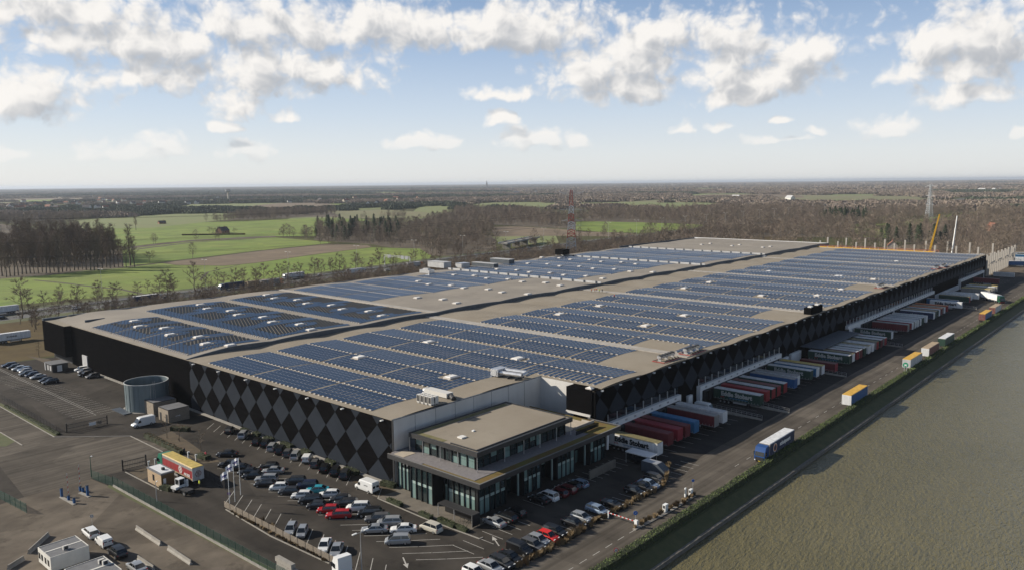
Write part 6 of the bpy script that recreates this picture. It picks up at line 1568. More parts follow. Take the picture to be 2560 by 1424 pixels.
# ================================================================== MOTORWAY
m_hway = mat('motorway_asphalt', (0.085,0.083,0.082), .85, var=.15, vscale=.05); m_median = mat('median_grass', (0.035,0.038,0.018), .95, var=.4, vscale=.3)
def ribbon(name, off0, off1, z, m, x0=-380, x1=3900, kind='structure'):
    b = MB(); xs = list(np.linspace(x0, 900, 60))+list(np.linspace(930, x1, 40)); vs = []
    for x in xs: vs += [(x, hwy(x)+off0, z), (x, hwy(x)+off1, z)]
    b.add(vs, [(2*i,2*i+2,2*i+3,2*i+1) for i in range(len(xs)-1)]); o = b.build(name, m); struct(o, kind); return o
ribbon('motorway', -14.5, -2.6, .03, m_hway); ribbon('motorway', 2.6, 14.5, .03, m_hway); ribbon('median', -2.6, 2.6, .028, m_median); ribbon('verge', 14.5, 22, .02, m_verge); ribbon('verge', -24, -14.5, .015, m_verge)
for o_ in (-14,-2.9,2.9,14): ribbon('edge_line', o_-.12, o_+.12, .036, m_paint)
b = MB()
for x in np.arange(-360, 1500, 12):
    for o_ in (-10.3,-6.6,6.6,10.3): y = hwy(x)+o_; b.quad((x,y-.1,.036),(x+4,y-.1,.036),(x+4,y+.1,.036),(x,y+.1,.036))
struct(b.build('lane_dashes', m_paint))
for i, (x0, x1) in enumerate([(-360+120*k, -240+120*k) for k in range(16)]):
    t = thing('crash_barrier', 'dark steel crash barrier along the motorway median', 'barrier', (0,0,0), 0, 'median crash barriers')
    b = MB(); xs = np.linspace(x0, x1-.3, 9)
    for a, c in zip(xs[:-1], xs[1:]): b.bar((a,hwy(a),.7),(c,hwy(c),.7),.25,.35)
    b.build('rail', m_frame, t); b = MB()
    for x in np.linspace(x0+1, x1-2, 25): b.box(x-.06,x+.06,hwy(x)-.08,hwy(x)+.08,0,.7)
    o = b.build('posts', m_frame, t); o['kind'] = 'stuff'
for k in range(26):
    x = 112+62.8*k; lamppost((x, hwy(x)), 19.5, 'tall twin-headed lamp on the motorway median', 2, 'motorway lamps', arm=2.2, ang=math.pi/2)
# sign gantry
x, y = zh2(1900,890,0); y = hwy(x)
t = thing('sign_gantry', 'white sign gantry spanning the motorway with grey boards', 'gantry', (x,y,0))
for dy in (-15.5,15.5): b = MB(); b.box(-.3,.3,dy-.3,dy+.3,0,7.6); b.build('leg', m_alu, t)
b = MB(); b.box(-.25,.25,-15.5,15.5,7.2,7.6); b.box(-.25,.25,-15.5,15.5,8.3,8.6)
for k in range(21): b.bar((0,-15.5+31*k/21,7.4),(0,-15.5+31*(k+.5)/21,8.5),.12,.12)
b.build('truss', m_alu, t)
for dy in (-12,-7,9): b = MB(); b.box(-.5,-.3,dy-1.9,dy+1.9,6.2,8.9); b.build('board', m_greyb, t)
# road bridge over the motorway
x, y = fz(1150,690,0); t = thing('road_bridge', 'low concrete bridge crossing behind the motorway trees', 'bridge', (x, hwy(x)+34, 0), math.radians(20))
b = MB(); b.box(-48,48,-5,5,5.2,6.2); b.build('deck', m_conc2, t)
for dy in (-5,5): b = MB(); b.box(-48,48,dy-.1,dy+.1,6.2,7.1); b.build('parapet', m_alu, t)
for dx in (-38,-12,12,38): b = MB(); b.box(dx-1.2,dx+1.2,-4,4,0,5.2); b.build('pier', m_conc2, t)

# ================================================================== PYLONS
m_steel = mat('pylon_steel', (.42,.44,.46), .5); m_pr = mat('pylon_red', (.5,.07,.045), .6); m_pw = mat('pylon_white', (.78,.78,.78), .6)
def pylon(xy, h, w0, label, cols, arms, ang):
    t = thing('pylon', label, 'pylon', (xy[0],xy[1],0), ang); n = len(cols)
    W = lambda z: w0*(1-.86*min(1,(z/h)**.75)) + .6
    for i in range(n):
        z0, z1_ = h*i/n, h*(i+1)/n; b = MB(); r = .26
        sub = 2
        for k in range(sub):
            a, c = z0+(z1_-z0)*k/sub, z0+(z1_-z0)*(k+1)/sub; wa, wc = W(a)/2, W(c)/2
            P4 = [(-1,-1),(1,-1),(1,1),(-1,1)]
            for j in range(4):
                p0, p1 = P4[j], P4[(j+1)%4]
                b.tube((p0[0]*wa,p0[1]*wa,a),(p0[0]*wc,p0[1]*wc,c),r,n=4,caps=False)
                b.tube((p0[0]*wa,p0[1]*wa,a),(p1[0]*wc,p1[1]*wc,c),.15,n=3,caps=False); b.tube((p1[0]*wa,p1[1]*wa,a),(p0[0]*wc,p0[1]*wc,c),.15,n=3,caps=False)
                b.tube((p0[0]*wc,p0[1]*wc,c),(p1[0]*wc,p1[1]*wc,c),.15,n=3,caps=False)
        b.build('lattice_section', cols[i], t)
    for (z, L, up, m) in arms:
        for s in (-1,1):
            b = MB(); wz = W(z)/2
            for dx in (-wz*.8, wz*.8):
                b.tube((dx,s*wz,z),(0,s*L,z+up),.11,n=4); b.tube((dx,s*wz,z+1.6),(0,s*L,z+up),.09,n=4)
            for k in range(1,4): f = k/4; b.tube((-wz*.8*(1-f),s*(wz+(L-wz)*f),z+up*f),(wz*.8*(1-f),s*(wz+(L-wz)*f),z+up*f+.2),.06,n=3)
            a = b.build('cross_arm', m, t)
            b = MB(); b.tube((0,s*L,z+up),(0,s*L,z+up-3.0),.12,n=5); b.build('insulator', m_fdark, a)
    return t
px_, py_ = G(1428,634); pylon((px_,py_), 58, 9.5, 'red and white lattice pylon rising behind the warehouse roof', [m_steel,m_steel,m_pr,m_pw,m_pr,m_pw,m_pr,m_pr], [(30,9,0,m_steel),(40,11,0,m_steel),(52,12,5,m_pw),(55,9,1,m_steel)], math.radians(35))
gx2, gy2 = G(2322,549); pylon((gx2,gy2), 56, 9, 'grey lattice pylon standing in the distant meadow', [m_steel]*8, [(24,9,0,m_steel),(38,10,0,m_steel),(54,13,-1.5,m_steel)], math.radians(-35))
# power lines between the pylons and beyond
def wire(p, q, sag, label):
    b = MB(); n = 24; last = None
    for i in range(n+1):
        f = i/n; c = Vector(p).lerp(Vector(q), f) - Vector((0,0,sag*4*f*(1-f)))
        if last is not None: b.tube(last, c, .07, n=3, caps=False)
        last = c
    return tag(b.build('power_line', m_fdark), label, 'power line', 'power lines')
for dy, z in ((-9,28),(9,28),(-11,38),(11,38),(-11,54),(11,54)):
    wire((px_+dy*.6, py_-dy*.8, z), (px_-560+dy*.6, py_+230-dy*.8, z-4), 9, 'thin power line hanging from the red and white pylon')

# ================================================================== FAR END: CONSTRUCTION
m_cc = mat('column_concrete', (.38,.35,.31), .85, var=.1, vscale=.5); m_safety = mat('safety_orange', (.42,.14,.07), .6); m_yel = mat('crane_yellow', (.65,.36,.02), .5)
CG = 'bare concrete columns of the extension'
def column(x, y, h, lab, w=.55):
    t = thing('concrete_column', lab, 'column', (x,y,0), 0, CG); b = MB(); b.box(-w,w,-w,w,0,h); b.build('shaft', m_cc, t)
    b = MB(); b.box(-w-.35,w+.1,-w*.6,w*.6,h*.52,h*.58); b.build('corbel', m_cc, t)
for k in range(17): column(603+6.2*k, 109.5, 13.2 if k % 2 else 14.5, 'bare concrete column in the line beside the dock road')
for k in range(9): column(640, 122+14*k, 16.5, 'bare concrete column behind the warehouse roof edge')
for k in range(9): column(668, 118+15*k, 17.5, 'bare concrete column in the back line of the extension')
t = thing('column_bracing', 'grey beams tying the line of bare columns', 'beam', (603,109.5,0))
for k in range(4): b = MB(); b.bar((12+24*k,-.3,8+.2*k),(24+24*k,-.3,8.4+.2*k),.4,.7); b.build('beam', m_cc, t)
t = thing('safety_rail', 'orange safety rail along the far roof edge', 'railing', (599,0,14.4))
for z in (1.1,1.75): b = MB(); b.box(-.06,.06,138,219,z,z+.16); b.build('rail', m_safety, t)
for k in range(28): b = MB(); y = 138+3*k; b.box(-.08,.08,y-.08,y+.08,-.2,1.9); b.build('post', m_safety, t)
t = thing('edge_guard', 'yellow edge guard strip on the far roof', 'railing', (597.6,0,14.85)); b = MB(); b.box(-.1,.1,140,221,0,.5); b.build('rail', m_yel, t)
for k in range(14): b = MB(); y = 141+6*k; b.box(-.15,.15,y-.15,y+.15,-.2,.9); b.build('post', m_alu, t)
def ray_at(px, py, x):
    d = (px-CXP, py-CYP, FPX); w = (AX[0]*d[0]+AX[1]*d[1]+AX[2]*d[2], BX[0]*d[0]+BX[1]*d[1]+BX[2]*d[2], UX[0]*d[0]+UX[1]*d[1]+UX[2]*d[2]); s = x/w[0]
    return Vector((x, w[1]*s, H+w[2]*s))
for (pa, pb_, x, m, lab, r) in (((2318,632),(2349,536),655,m_yel,'yellow telescopic crane boom raised over the extension',.75),((2379,620),(2393,540),655,m_lampw,'white concrete pump boom raised beside the yellow crane',.5)):
    a, c = ray_at(*pa, x), ray_at(*pb_, x+2); t = thing('mobile_crane', lab, 'crane', (a.x, a.y, 0)); d = c-a; base = Vector((0,0,2.4)); foot = Vector((a.x,a.y,2.4))
    tip = c - Vector((a.x,a.y,0))
    for k in range(4): f0, f1 = k/4, (k+1)/4; b = MB(); b.bar(base.lerp(tip,f0), base.lerp(tip,f1), r*2*(1-.15*k), r*2*(1-.15*k)); b.build('boom_section', m, t)
    b = MB(); b.box(-5,5,-1.3,1.3,.9,2.0); b.build('carrier', m, t); b = MB(); b.box(2.5,4.8,-1.2,1.2,2.0,3.4); b.build('cab', m, t); b = MB(); b.tube(tip, tip-Vector((0,0,9)), .06, n=4); b.build('hoist_rope', m_frame, t)
    for x_ in (-3.6,-1.8,1.8,3.6):
        for s in (-1,1): obj('wheel', trailer_meshes()['wheel'], t, (x_, s*1.15, .5))
t = thing('site_container', 'pale blue site container at the foot of the concrete columns', 'container', (608,100,0), math.radians(0)); b = MB(); b.box(-1.3,1.3,-6,6,0,2.7); b.build('body', TC['pale grey'], t)
for k in range(20): b = MB(); b.box(-1.36,-1.3,-5.7+k*.58,-5.4+k*.58,.2,2.5); b.build('rib', TC['pale grey'], t)
sheet('site_earth', [(602,74),(1000,74),(1000,225),(602,225)], m_plough, .003)
for i, (px, py, sd, rf) in enumerate(((2440,642,'green','white'),(2466,641,'dark red','white'),(2490,640,'green','pale grey'),(2515,640,'navy','white'),(2535,642,'blue','white'),(2552,650,'white','white'),(2525,652,'white','white'),(2553,638,'green','white'),(2545,660,'mid blue','white'))):
    xy = G(px, py, 2.0); add_trailer(xy, -80 + (i*37) % 20, sd, rf, sd, sd, f'{sd} trailer with white roof in the far trailer park' if rf == 'white' else f'{sd} trailer with grey roof in the far trailer park', 'trailers in the far trailer park')

# ================================================================== TREES
R6 = random.Random(5)
def bare_tree(seed, h, spread, clear=.28, narrow=1.0, lv1=11, lv2=5, tw=7, twl=1.5, tww=.06):
    r = random.Random(seed); tr = MB(); cr = MB()
    top = Vector((r.uniform(-.04,.04)*h, r.uniform(-.04,.04)*h, h*.82)); n = 5; last = Vector((0,0,-.2)); r0 = h*.017
    path = []
    for k in range(1, n+1):
        f = k/n; p = Vector((top.x*f+r.gauss(0,.012)*h, top.y*f+r.gauss(0,.012)*h, top.z*f)); tr.tube(last, p, r0*(1-.8*(k-1)/n), r0*(1-.8*k/n), n=6, caps=False); path.append((last, p)); last = p
    def on(f):
        k = min(n-1, int(f*n)); a, c = path[k]; return a.lerp(c, f*n-k)
    for i in range(lv1):
        f = clear + (1-clear)*(i+r.random())/lv1; s = on(min(.98, f)); a = i*2.4+r.uniform(-.5,.5); up = r.uniform(.35,.85)/narrow if narrow <= 1 else r.uniform(1.2,2.2)
        L = spread*(1.1-.65*f)*r.uniform(.8,1.2); d = Vector((math.cos(a), math.sin(a), up)).normalized(); e = s+d*L; mid = s.lerp(e,.5)+Vector((0,0,-.05*L)); rr = r0*.42*(1.15-f)
        cr.tube(s, mid, rr+.02, rr*.7+.015, n=4, caps=False); cr.tube(mid, e, rr*.7+.015, .02, n=4, caps=False)
        for j in range(lv2):
            g = .3+.7*(j+r.random())/lv2; s2 = s.lerp(e, g); d2 = (d+Vector((r.gauss(0,.6), r.gauss(0,.6), r.gauss(.25,.4)))).normalized(); e2 = s2+d2*L*r.uniform(.3,.55)
            cr.tube(s2, e2, rr*.35+.012, .012, n=3, caps=False)
            for q in range(tw):
                u = s2.lerp(e2, .25+.75*r.random()); d3 = (d2+Vector((r.gauss(0,.7), r.gauss(0,.7), r.gauss(.2,.5)))).normalized(); v = u+d3*twl*r.uniform(.5,1.2); sd = d3.orthogonal().normalized(); sd.rotate(Matrix.Rotation(r.uniform(0,6.28),3,d3)); w = sd*tww
                m_ = u.lerp(v,.55)+Vector((r.gauss(0,.12),r.gauss(0,.12),r.gauss(0,.12)))*twl
                cr.add([u-w, u+w, m_+w*.6, m_-w*.6], [(0,1,2,3)]); cr.add([m_-w*.6, m_+w*.6, v], [(0,1,2)])
                v2 = m_+(d3+Vector((r.gauss(0,.6),r.gauss(0,.6),r.gauss(0,.4)))).normalized()*twl*.5; cr.add([m_-w*.5, m_+w*.5, v2], [(0,1,2)])
    return tr.mesh('trunk', m_bark), cr.mesh('crown', m_twig)
TREES = {'road': [bare_tree(20+i, 12+i*.8, 4.2, .22, lv1=12, twl=1.5, tww=.055) for i in range(5)], 'poplar': [bare_tree(40+i, 27+i*1.5, 6.0, .22, narrow=1.6, lv1=20, lv2=5, tw=7, twl=2.2, tww=.07) for i in range(5)],
         'sapling': [bare_tree(60+i, 6.0, 1.4, .3, lv1=8, lv2=3, tw=4, twl=.6, tww=.02) for i in range(2)], 'oak': [bare_tree(70+i, 11, 6.5, .2, lv1=11, lv2=6, tw=8, twl=1.6, tww=.055) for i in range(2)]}
def add_tree(xy, kind, label, grp_, s=1.0):
    t = thing('bare_tree', label, 'tree', (xy[0],xy[1],0), R6.uniform(0,6.28), grp_); s *= R6.uniform(.85,1.15); t.scale = (s,s,s*R6.uniform(.92,1.08))
    a, c = R6.choice(TREES[kind]); obj('trunk', a, t); obj('crown', c, t)
G_HW = 'bare trees between the warehouse and the motorway'
for px, py, s in ((55,795,1.1),(110,775,.7),(150,772,.7),(195,783,1.25),(245,762,.8),(285,760,.7),(250,775,.8),(345,745,.7),(400,741,.8),(420,738,.9),(435,735,.8),(490,730,1.15),(520,728,.7),(560,722,.8),(590,718,.9),(605,715,.7),(640,711,.8),(660,709,.9),(700,705,.8),(720,703,.9),(750,700,.7),(785,696,.9),(805,692,.9),(830,689,.8),(850,687,.9),(890,683,1.1),(905,680,.7),(930,678,.8),(950,675,1),(990,669,.7),(1030,663,.8),(1060,660,.8),(1100,655,.7),(1150,648,.8),(1200,640,.8)):
    add_tree(G(px,py), 'road', 'bare tree on the brown verge in front of the motorway', G_HW, s*1.2)
for k in range(40):
    x = 150+k*16+R6.uniform(-6,6); add_tree((x, hwy(x)+R6.uniform(24,30)), 'road', 'bare tree on the field side of the motorway', 'bare trees behind the motorway', R6.uniform(.5,.85))
for k in range(60):
    x = 520+k*14+R6.uniform(-5,5); add_tree((x, hwy(x)-R6.uniform(24,60)), 'road', 'bare tree in the belt before the far motorway stretch', 'belt of bare trees by the far motorway', R6.uniform(.7,1.1))
for k in range(70):
    x = 120+R6.random()**1.3*560; add_tree((x, hwy(x)-R6.uniform(25,62)), 'road', 'bare tree on the brown verge in front of the motorway', G_HW, R6.uniform(.45,1.1))
GP = 'tall bare poplars of the left wood'
for k in range(34):
    f = k/33; px = 6+f*330; py = 692-f*26+R6.uniform(-3,2); add_tree(G(px,py), 'poplar', 'tall bare poplar on the edge of the left wood', GP, R6.uniform(.85,1.1))
for k in range(130):
    f = R6.random(); px = -10+f*300; py = 680-f*24-R6.uniform(4,42)*(1-.5*f); add_tree(G(px,py), 'poplar', 'tall bare poplar inside the left wood', GP, R6.uniform(.85,1.15))
add_tree(G(375,656), 'oak', 'lone spreading bare tree on the field corner beside the left wood', None, 1.0); add_tree(G(340,576), 'poplar', 'lone slender bare tree in the green meadow', None, .75)
for p, lab in ((z1(1650,1320),'thin bare sapling by the drive hedge'),(z1(390,520),'thin bare sapling in the bed by the left wing'),(z2(1985,250),'thin bare sapling above the round bush'),(z2(1775,150),'thin bare sapling behind the yellow-roofed lorry')): add_tree(p, 'sapling', lab, None)

# conifers and woods seen as masses: points carrying instances of a few tree shapes
def conifer(seed, h):
    r = random.Random(seed); b = MB(); b.tube((0,0,0),(0,0,h*.3),h*.02,n=5,m=0)
    for i in range(420):
        f = r.random()**.8; z = h*(.08+.92*f); R_ = h*.26*(1-f)**.8+.3; a = r.uniform(0,6.28); rr = R_*r.uniform(.35,1.05); c = Vector((rr*math.cos(a), rr*math.sin(a), z)); u = Vector((math.cos(a),math.sin(a),-.55)).normalized()*h*.045; v = Vector((-math.sin(a),math.cos(a),0))*h*.022
        b.add([c-u*.4-v, c-u*.4+v, c+u+v*.4, c+u-v*.4], [(0,1,2,3)], 1)
    return b.mesh('conifer', [m_bark, m_conif])
m_conif = mat('conifer_needles', (0.035,0.052,0.024), .9, rand=.3); m_twood = mat('wood_twigs', (0.195,0.155,0.118), .95, rand=.35); m_mound = mat('woodland_canopy', (0.25,0.198,0.155), .97, var=.5, vscale=.2, col2=(0.16,0.135,0.105), rand=.35); m_moundg = mat('woodland_evergreen', (0.07,0.084,0.056), .97, rand=.3)
def thicket(seed, h):
    """light bare tree for woods: limbs and many twigs, few faces"""
    r = random.Random(seed); b = MB(); b.tube((0,0,-.3),(0,0,h*.6),h*.016,h*.006,n=4,caps=False)
    for i in range(170):
        f = r.random(); z = h*(.22+.75*f); R_ = h*.27*math.sin(math.pi*min(1,.18+.80*f)); a = r.uniform(0,6.28); rr = R_*r.random()**.5; c = Vector((rr*math.cos(a), rr*math.sin(a), z)); d = Vector((math.cos(a)*.7+r.gauss(0,.35), math.sin(a)*.7+r.gauss(0,.35), .9)).normalized(); L = h*r.uniform(.07,.15); w = d.orthogonal().normalized(); w.rotate(Matrix.Rotation(r.uniform(0,6.28),3,d)); w *= h*.0065
        b.add([c-w, c+w, c+d*L+w*.3, c+d*L-w*.3], [(0,1,2,3)])
        d2 = (d+Vector((r.gauss(0,.7),r.gauss(0,.7),0))).normalized(); b.add([c-w*.7, c+w*.7, c+d2*L*.9], [(0,1,2)])
    for i in range(9):
        a = i*2.4; s = h*(.2+.05*i); b.tube((0,0,s),(math.cos(a)*h*.2,math.sin(a)*h*.2,s+h*.22),h*.006,h*.002,n=3,caps=False)
    return b.mesh('thicket', m_twood)
def mound(seed, m, n=240):
    """canopy of a distant stand: crowns as many upright ragged cards over a lumpy base"""
    r = random.Random(seed); b = MB()
    for i in range(n):
        a = r.uniform(0,6.28); rr = r.random()**.5; x, y = rr*math.cos(a), rr*math.sin(a); hh = (1-.55*rr*rr)*r.uniform(.65,1.0); w = r.uniform(.05,.11); th = r.uniform(0,3.14); dx, dy = w*math.cos(th), w*math.sin(th)
        b.add([(x-dx*.5,y-dy*.5,0),(x+dx*.5,y+dy*.5,0),(x+dx,y+dy,hh*.72),(x+dx*.2,y+dy*.2,hh),(x-dx*.9,y-dy*.9,hh*.78)], [(0,1,2,3,4)])
    return b.mesh('stand', m)
PROTO = bpy.data.collections.new('tree_shapes')       # shapes only, not linked into the scene
def proto(me): o = bpy.data.objects.new('shape', me); PROTO.objects.link(o); return o
p_thick = [proto(thicket(80+i, 16)) for i in range(5)]; p_con = [proto(conifer(90+i, 18)) for i in range(2)]; p_md = [proto(mound(100+i, m_mound)) for i in range(3)]; p_mg = [proto(mound(110+i, m_moundg)) for i in range(2)]
def scatter(name, shape, pts, label, cat='wood'):
    if not len(pts): return
    me = bpy.data.meshes.new(name); me.from_pydata([p[:3] for p in pts], [], [])
    a = me.attributes.new('scl', 'FLOAT_VECTOR', 'POINT'); a.data.foreach_set('vector', [v for p in pts for v in p[3]]); a = me.attributes.new('rz', 'FLOAT', 'POINT'); a.data.foreach_set('value', [p[4] for p in pts])
    o = obj(name, me); o['kind'] = 'stuff'; tag(o, label, cat)
    ng = bpy.data.node_groups.new(name, 'GeometryNodeTree'); ng.interface.new_socket('Geometry', in_out='INPUT', socket_type='NodeSocketGeometry'); ng.interface.new_socket('Geometry', in_out='OUTPUT', socket_type='NodeSocketGeometry')
    gi2 = ng.nodes.new('NodeGroupInput'); go2 = ng.nodes.new('NodeGroupOutput'); oi = ng.nodes.new('GeometryNodeObjectInfo'); oi.inputs['Object'].default_value = shape; oi.inputs['As Instance'].default_value = True
    ip = ng.nodes.new('GeometryNodeInstanceOnPoints'); na = ng.nodes.new('GeometryNodeInputNamedAttribute'); na.data_type = 'FLOAT_VECTOR'; na.inputs['Name'].default_value = 'scl'; nr = ng.nodes.new('GeometryNodeInputNamedAttribute'); nr.data_type = 'FLOAT'; nr.inputs['Name'].default_value = 'rz'
    cx_ = ng.nodes.new('ShaderNodeCombineXYZ'); ng.links.new(nr.outputs['Attribute'], cx_.inputs[2]); ng.links.new(gi2.outputs[0], ip.inputs['Points']); ng.links.new(oi.outputs['Geometry'], ip.inputs['Instance']); ng.links.new(na.outputs['Attribute'], ip.inputs['Scale']); ng.links.new(cx_.outputs[0], ip.inputs['Rotation']); ng.links.new(ip.outputs[0], go2.inputs[0])
    o.modifiers.new('scatter', 'NODES').node_group = ng
    return o
rng = np.random.default_rng(3)
def inside(polys, x, y):
    ins = np.zeros(len(x), bool)
    for poly in polys:
        c = np.zeros(len(x), bool); n = len(poly)
        for i in range(n):
            x0, y0 = poly[i]; x1, y1 = poly[(i+1)%n]
            if y0 == y1: continue
            c ^= ((y0 > y) != (y1 > y)) & (x < (x1-x0)*(y-y0)/(y1-y0)+x0)
        ins |= c
    return ins
def fbm(x, y, s, seed):
    """smooth value noise"""
    tot = np.zeros(len(x)); amp = 1.0; g = np.random.default_rng(seed)
    for o_ in range(3):
        T = g.random((64,64)); u, v = x/s*2**o_+1000, y/s*2**o_+1000; i, j = np.floor(u).astype(int), np.floor(v).astype(int); fu, fv = u-i, v-j; fu, fv = fu*fu*(3-2*fu), fv*fv*(3-2*fv)
        tot += amp*((T[i%64,j%64]*(1-fu)+T[(i+1)%64,j%64]*fu)*(1-fv)+(T[i%64,(j+1)%64]*(1-fu)+T[(i+1)%64,(j+1)%64]*fu)*fv); amp *= .5
    return tot/1.75
HWX = np.array([p[0] for p in HW]); HWY = np.array([p[1] for p in HW])
fa0 = math.atan2(fwd.y, fwd.x); HALF = math.radians(41)
def wedge(d0, d1, n):
    d = np.sqrt(rng.random(n)*(d1*d1-d0*d0)+d0*d0); a = fa0+(rng.random(n)*2-1)*HALF; return d*np.cos(a), d*np.sin(a), d
WOODS = [pxpoly(p) for p in ([(-60,702),(0,697),(120,691),(338,669),(300,628),(180,590),(0,560)], [(785,600),(935,612),(1090,640),(1240,640),(1240,590),(1100,588),(1000,575),(930,572),(800,575)], [(1560,600),(1640,596),(1900,592),(2130,594),(2110,570),(2180,548),(2000,520),(1800,540),(1640,590)], [(2130,598),(2216,600),(2440,628),(2560,628),(2560,560),(2420,556),(2250,570),(2215,575)], [(380,541),(500,552),(620,549),(770,543),(900,543),(1000,535),(900,525),(700,530),(500,533)], [(1000,560),(1150,555),(1440,570),(1440,552),(1300,530),(1150,525)], [(1440,553),(1760,560),(1900,530),(1640,532),(1500,530)])]
m_litter = mat('leaf_litter', (.075,.056,.036), .97, var=.4, vscale=.08, col2=(.12,.09,.055))
for i, wp in enumerate(WOODS): sheet('forest_floor', wp, m_litter, .006+.001*i)
HOUSES = []
for i in range(110):
    px = rnd.uniform(-20,1060); py = 497+rnd.uniform(0,26)-(px-500)*.004
    if not inside(FIELDS, *[np.array([q]) for q in G(px,py)])[0]: HOUSES.append(G(px,py))
CLEAR = []
for hx_, hy_ in HOUSES:
    d = math.hypot(hx_,hy_); ux, uy = hx_/d, hy_/d; CLEAR.append([(hx_+ux*25-uy*28, hy_+uy*25+ux*28), (hx_+ux*25+uy*28, hy_+uy*25-ux*28), (hx_-ux*230+uy*22, hy_-uy*230-ux*22), (hx_-ux*230-uy*22, hy_-uy*230+ux*22)])
# nearer woods, tree by tree shapes
def site_ok(x, y):
    hy = np.interp(x, HWX, HWY); far_side = y > hy+26; strip = (y < hy-26) & (x > 640) & (y > 118); return far_side | strip
x, y, d = wedge(430, 1900, 60000)
keep = site_ok(x, y) & ~inside(FIELDS, x, y); x, y, d = x[keep], y[keep], d[keep]
w = inside(WOODS, x, y); nz = fbm(x, y, 260, 4); w0 = inside(WOODS[:1], x, y); pr = np.where(w0, .02, np.where(w, .30, np.where(nz > .52, .30, np.where(nz > .42, .08, .010)))); pr *= np.where(d > 900, 1.0, .8)
k = rng.random(len(x)) < pr; x, y, d = x[k], y[k], d[k]
ev = (fbm(x, y, 420, 9) > .80) & (pr[k] > .2); pxc = inside([pxpoly([(780,604),(1000,606),(1000,570),(790,570)])], x, y); ev |= pxc & (rng.random(len(x)) < .25)
hgt = rng.uniform(.6,1.15,len(x)); pick = rng.integers(0,5,len(x)); rots = rng.uniform(0,6.28,len(x))
for v in range(5):
    sel = (~ev) & (pick == v); scatter('woodland', p_thick[v], [(float(a),float(b_),0.0,(float(s),float(s),float(s)),float(r_)) for a,b_,s,r_ in zip(x[sel],y[sel],hgt[sel],rots[sel])], 'brown bare woodland beyond the motorway fields')
for v in range(2):
    sel = ev & (pick % 2 == v); scatter('conifer_wood', p_con[v], [(float(a),float(b_),0.0,(float(s)*1.1,float(s)*1.1,float(s)*1.15),float(r_)) for a,b_,s,r_ in zip(x[sel],y[sel],hgt[sel],rots[sel])], 'dark evergreen stands among the bare woodland')
# scrub between the warehouse and the motorway
xs_ = rng.uniform(100,1000,5200); ys_ = np.interp(xs_, HWX, HWY)-rng.uniform(26,110,5200); ks = (ys_ > np.where(xs_ < 640, 345, 240)) & ((ys_ > np.interp(xs_,HWX,HWY)-60) | (xs_ > 380)) & (xs_ > 150)
scatter('scrub', p_thick[1], [(float(a),float(b_),0.0,(float(s)*1.3,float(s)*1.3,float(s)),float(r_)) for a,b_,s,r_ in zip(xs_[ks],ys_[ks],rng.uniform(.14,.46,ks.sum()),rng.uniform(0,6,ks.sum()))], 'brown scrub on the strip between warehouse and motorway', 'scrub')
# distant woods as stands
for (d0, d1, n, rad, hh, thr) in ((1850,5200,30000,26,13,.40),(5200,13000,26000,70,15,.36),(13000,27000,16000,190,22,.30)):
    x, y, d = wedge(d0, d1, n); keep = ~inside(FIELDS, x, y)
    if d0 < 5000: keep &= ~inside(CLEAR, x, y)
    nz = fbm(x, y, 700 if d1 < 6000 else 1800, 6); keep &= (nz > thr) | (rng.random(n) < .10); x, y = x[keep], y[keep]; m = len(x)
    eg = fbm(x, y, 900 if d1 < 6000 else 2500, 12) > .66; sc_ = rng.uniform(.7,1.4,m); hs = rng.uniform(.6,1.15,m); pick = rng.integers(0,6,m); rots = rng.uniform(0,6.28,m)
    for v in range(3):
        sel = (~eg) & (pick % 3 == v); scatter('distant_wood', p_md[v], [(float(a),float(b_),-.3,(float(s*rad),float(s*rad),float(h_*hh)),float(r_)) for a,b_,s,h_,r_ in zip(x[sel],y[sel],sc_[sel],hs[sel],rots[sel])], 'hazy brown woods stretching to the horizon')
    for v in range(2):
        sel = eg & (pick % 2 == v); scatter('distant_wood', p_mg[v], [(float(a),float(b_),-.3,(float(s*rad),float(s*rad),float(h_*hh)),float(r_)) for a,b_,s,h_,r_ in zip(x[sel],y[sel],sc_[sel],hs[sel],rots[sel])], 'dark evergreen woods towards the horizon')

# ================================================================== HOUSES AND LANDMARKS
m_hw = mat('house_white', (.62,.6,.56), .8); m_hb = mat('house_brick', (.28,.15,.10), .9); m_hr = mat('roof_tile_dark', (.07,.06,.06), .85); m_hr2 = mat('roof_tile_red', (.22,.09,.055), .85); m_hc = mat('house_cream', (.5,.43,.33), .8)
def house(xy, w, l, h, ang, wm, rm, label, grp_=None):
    t = thing('house', label, 'house', (xy[0],xy[1],0), ang, grp_); b = MB(); b.box(-l/2,l/2,-w/2,w/2,0,h)
    for s in (-1,1): b.add([(s*l/2,-w/2,h),(s*l/2,w/2,h),(s*l/2,0,h+w*.48)], [(0,1,2)])
    b.build('walls', wm, t); b = MB(); e = .4
    for s in (-1,1): b.add([(-l/2-e,s*(w/2+e),h-.35),(l/2+e,s*(w/2+e),h-.35),(l/2+e,0,h+w*.5+.05),(-l/2-e,0,h+w*.5+.05)], [(0,1,2,3)])
    o = b.build('roof', rm, t); b = MB(); b.box(l*.2,l*.2+.9,-.4,.4,h+w*.3,h+w*.5+1.2); b.build('chimney', m_hb, o)
    for k in (-1,0,1):
        for s in (-1,1): b = MB(); b.box(k*l*.3-.7,k*l*.3+.7,s*w/2-.05,s*w/2+.05,1,2.3); b.build('window', m_cglass, t)
GH = 'houses of the village beyond the fields'
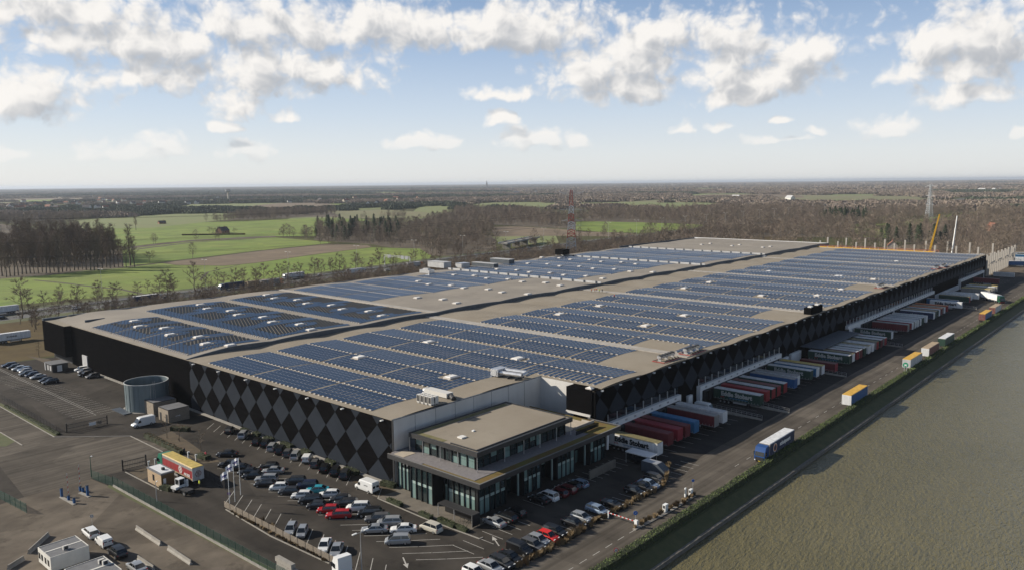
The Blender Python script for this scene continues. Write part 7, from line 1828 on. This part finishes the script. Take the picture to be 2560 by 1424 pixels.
for hx_, hy_ in HOUSES:
    wm, rm, wn = rnd.choice([(m_hw,m_hr,'white'),(m_hw,m_hr2,'white'),(m_hb,m_hr,'brick'),(m_hc,m_hr2,'cream')]); rn = 'dark' if rm is m_hr else 'red'
    house((hx_,hy_), rnd.uniform(9,13), rnd.uniform(12,26), rnd.uniform(5,8), rnd.uniform(0,3.14), wm, rm, f'{wn} village house with {rn} roof among the distant woods', GH)
for px, py in ((2455,478),(2485,478),(2500,477),(1975,500),(1840,498),(1290,486),(1340,484)): house(G(px,py), 16, 42, 7, rnd.uniform(0,3), m_hw, m_fire_l, 'long white farm building far off among the woods', 'far white farm buildings')
house(G(557,583), 10, 16, 3.6, math.radians(20), m_hb, m_hr, 'dark-roofed farmhouse alone in the green meadow')
hedge(G(456,589), G(612,587), 2.6, 1.6, 'low brown hedge around the lone farmhouse', dens=16, s=.5, leaf=m_beech)
add_tree(G(525,584), 'oak', 'round bare tree beside the lone farmhouse', None, .9); add_tree(G(587,583), 'oak', 'small bare tree behind the lone farmhouse', None, .6)
house(G(405,560), 6, 12, 2.6, 0, m_hb, m_hr, 'small dark shed in the far meadow'); house(G(110,552), 12, 30, 4.5, .4, m_hw, m_hr, 'long white barn behind the left wood'); house(G(2480,578), 11, 16, 5, .6, m_hb, m_hr2, 'brick house among the trees right of the crane')
house(ray_at(2231,618,720).xy, 8, 10, 9, .3, m_cc, m_hr2, 'steep gabled house peeping over the extension')
tx, ty = G(571,499); t = thing('water_tower', 'pale mushroom water tower on the left horizon', 'water tower', (tx,ty,0)); b = MB(); b.tube((0,0,0),(0,0,34),4.5,4.0,n=16); b.build('shaft', m_hc, t); b = MB(); b.tube((0,0,32),(0,0,38),4.5,13,n=20); b.tube((0,0,38),(0,0,45),13,13,n=20); b.build('tank', m_greyb, t); b = MB(); b.tube((0,0,45),(0,0,48),13,2,n=20); b.build('cap', m_hr, t)
tx, ty = G(1217,470); t = thing('church', 'dark church spire on the horizon', 'church', (tx,ty,0)); b = MB(); b.box(-8,8,-8,8,0,55); b.build('tower', m_hr, t); b = MB(); b.add([(-8,-8,55),(8,-8,55),(8,8,55),(-8,8,55),(0,0,105)],[(0,1,4),(1,2,4),(2,3,4),(3,0,4)]); b.build('spire', m_hr, t)

# ================================================================== AIR
hb = MB(); hb.box(-29900, 59000, -29900, 59000, -6, 110)
ho = hb.build('haze', None); ho.data.materials.clear()
hm = bpy.data.materials.new('haze_air'); hm.use_nodes = True; t = hm.node_tree; t.nodes.clear(); pv = N(t, 'ShaderNodeVolumePrincipled'); pv.inputs['Density'].default_value = 4.2e-5; pv.inputs['Color'].default_value = (.80,.88,1.0,1); pv.inputs['Anisotropy'].default_value = .2
mo = N(t, 'ShaderNodeOutputMaterial'); link(t, pv.outputs[0], mo.inputs['Volume']); ho.data.materials.append(hm); ho['kind'] = 'stuff'; tag(ho, 'pale blue haze over the whole landscape', 'haze')
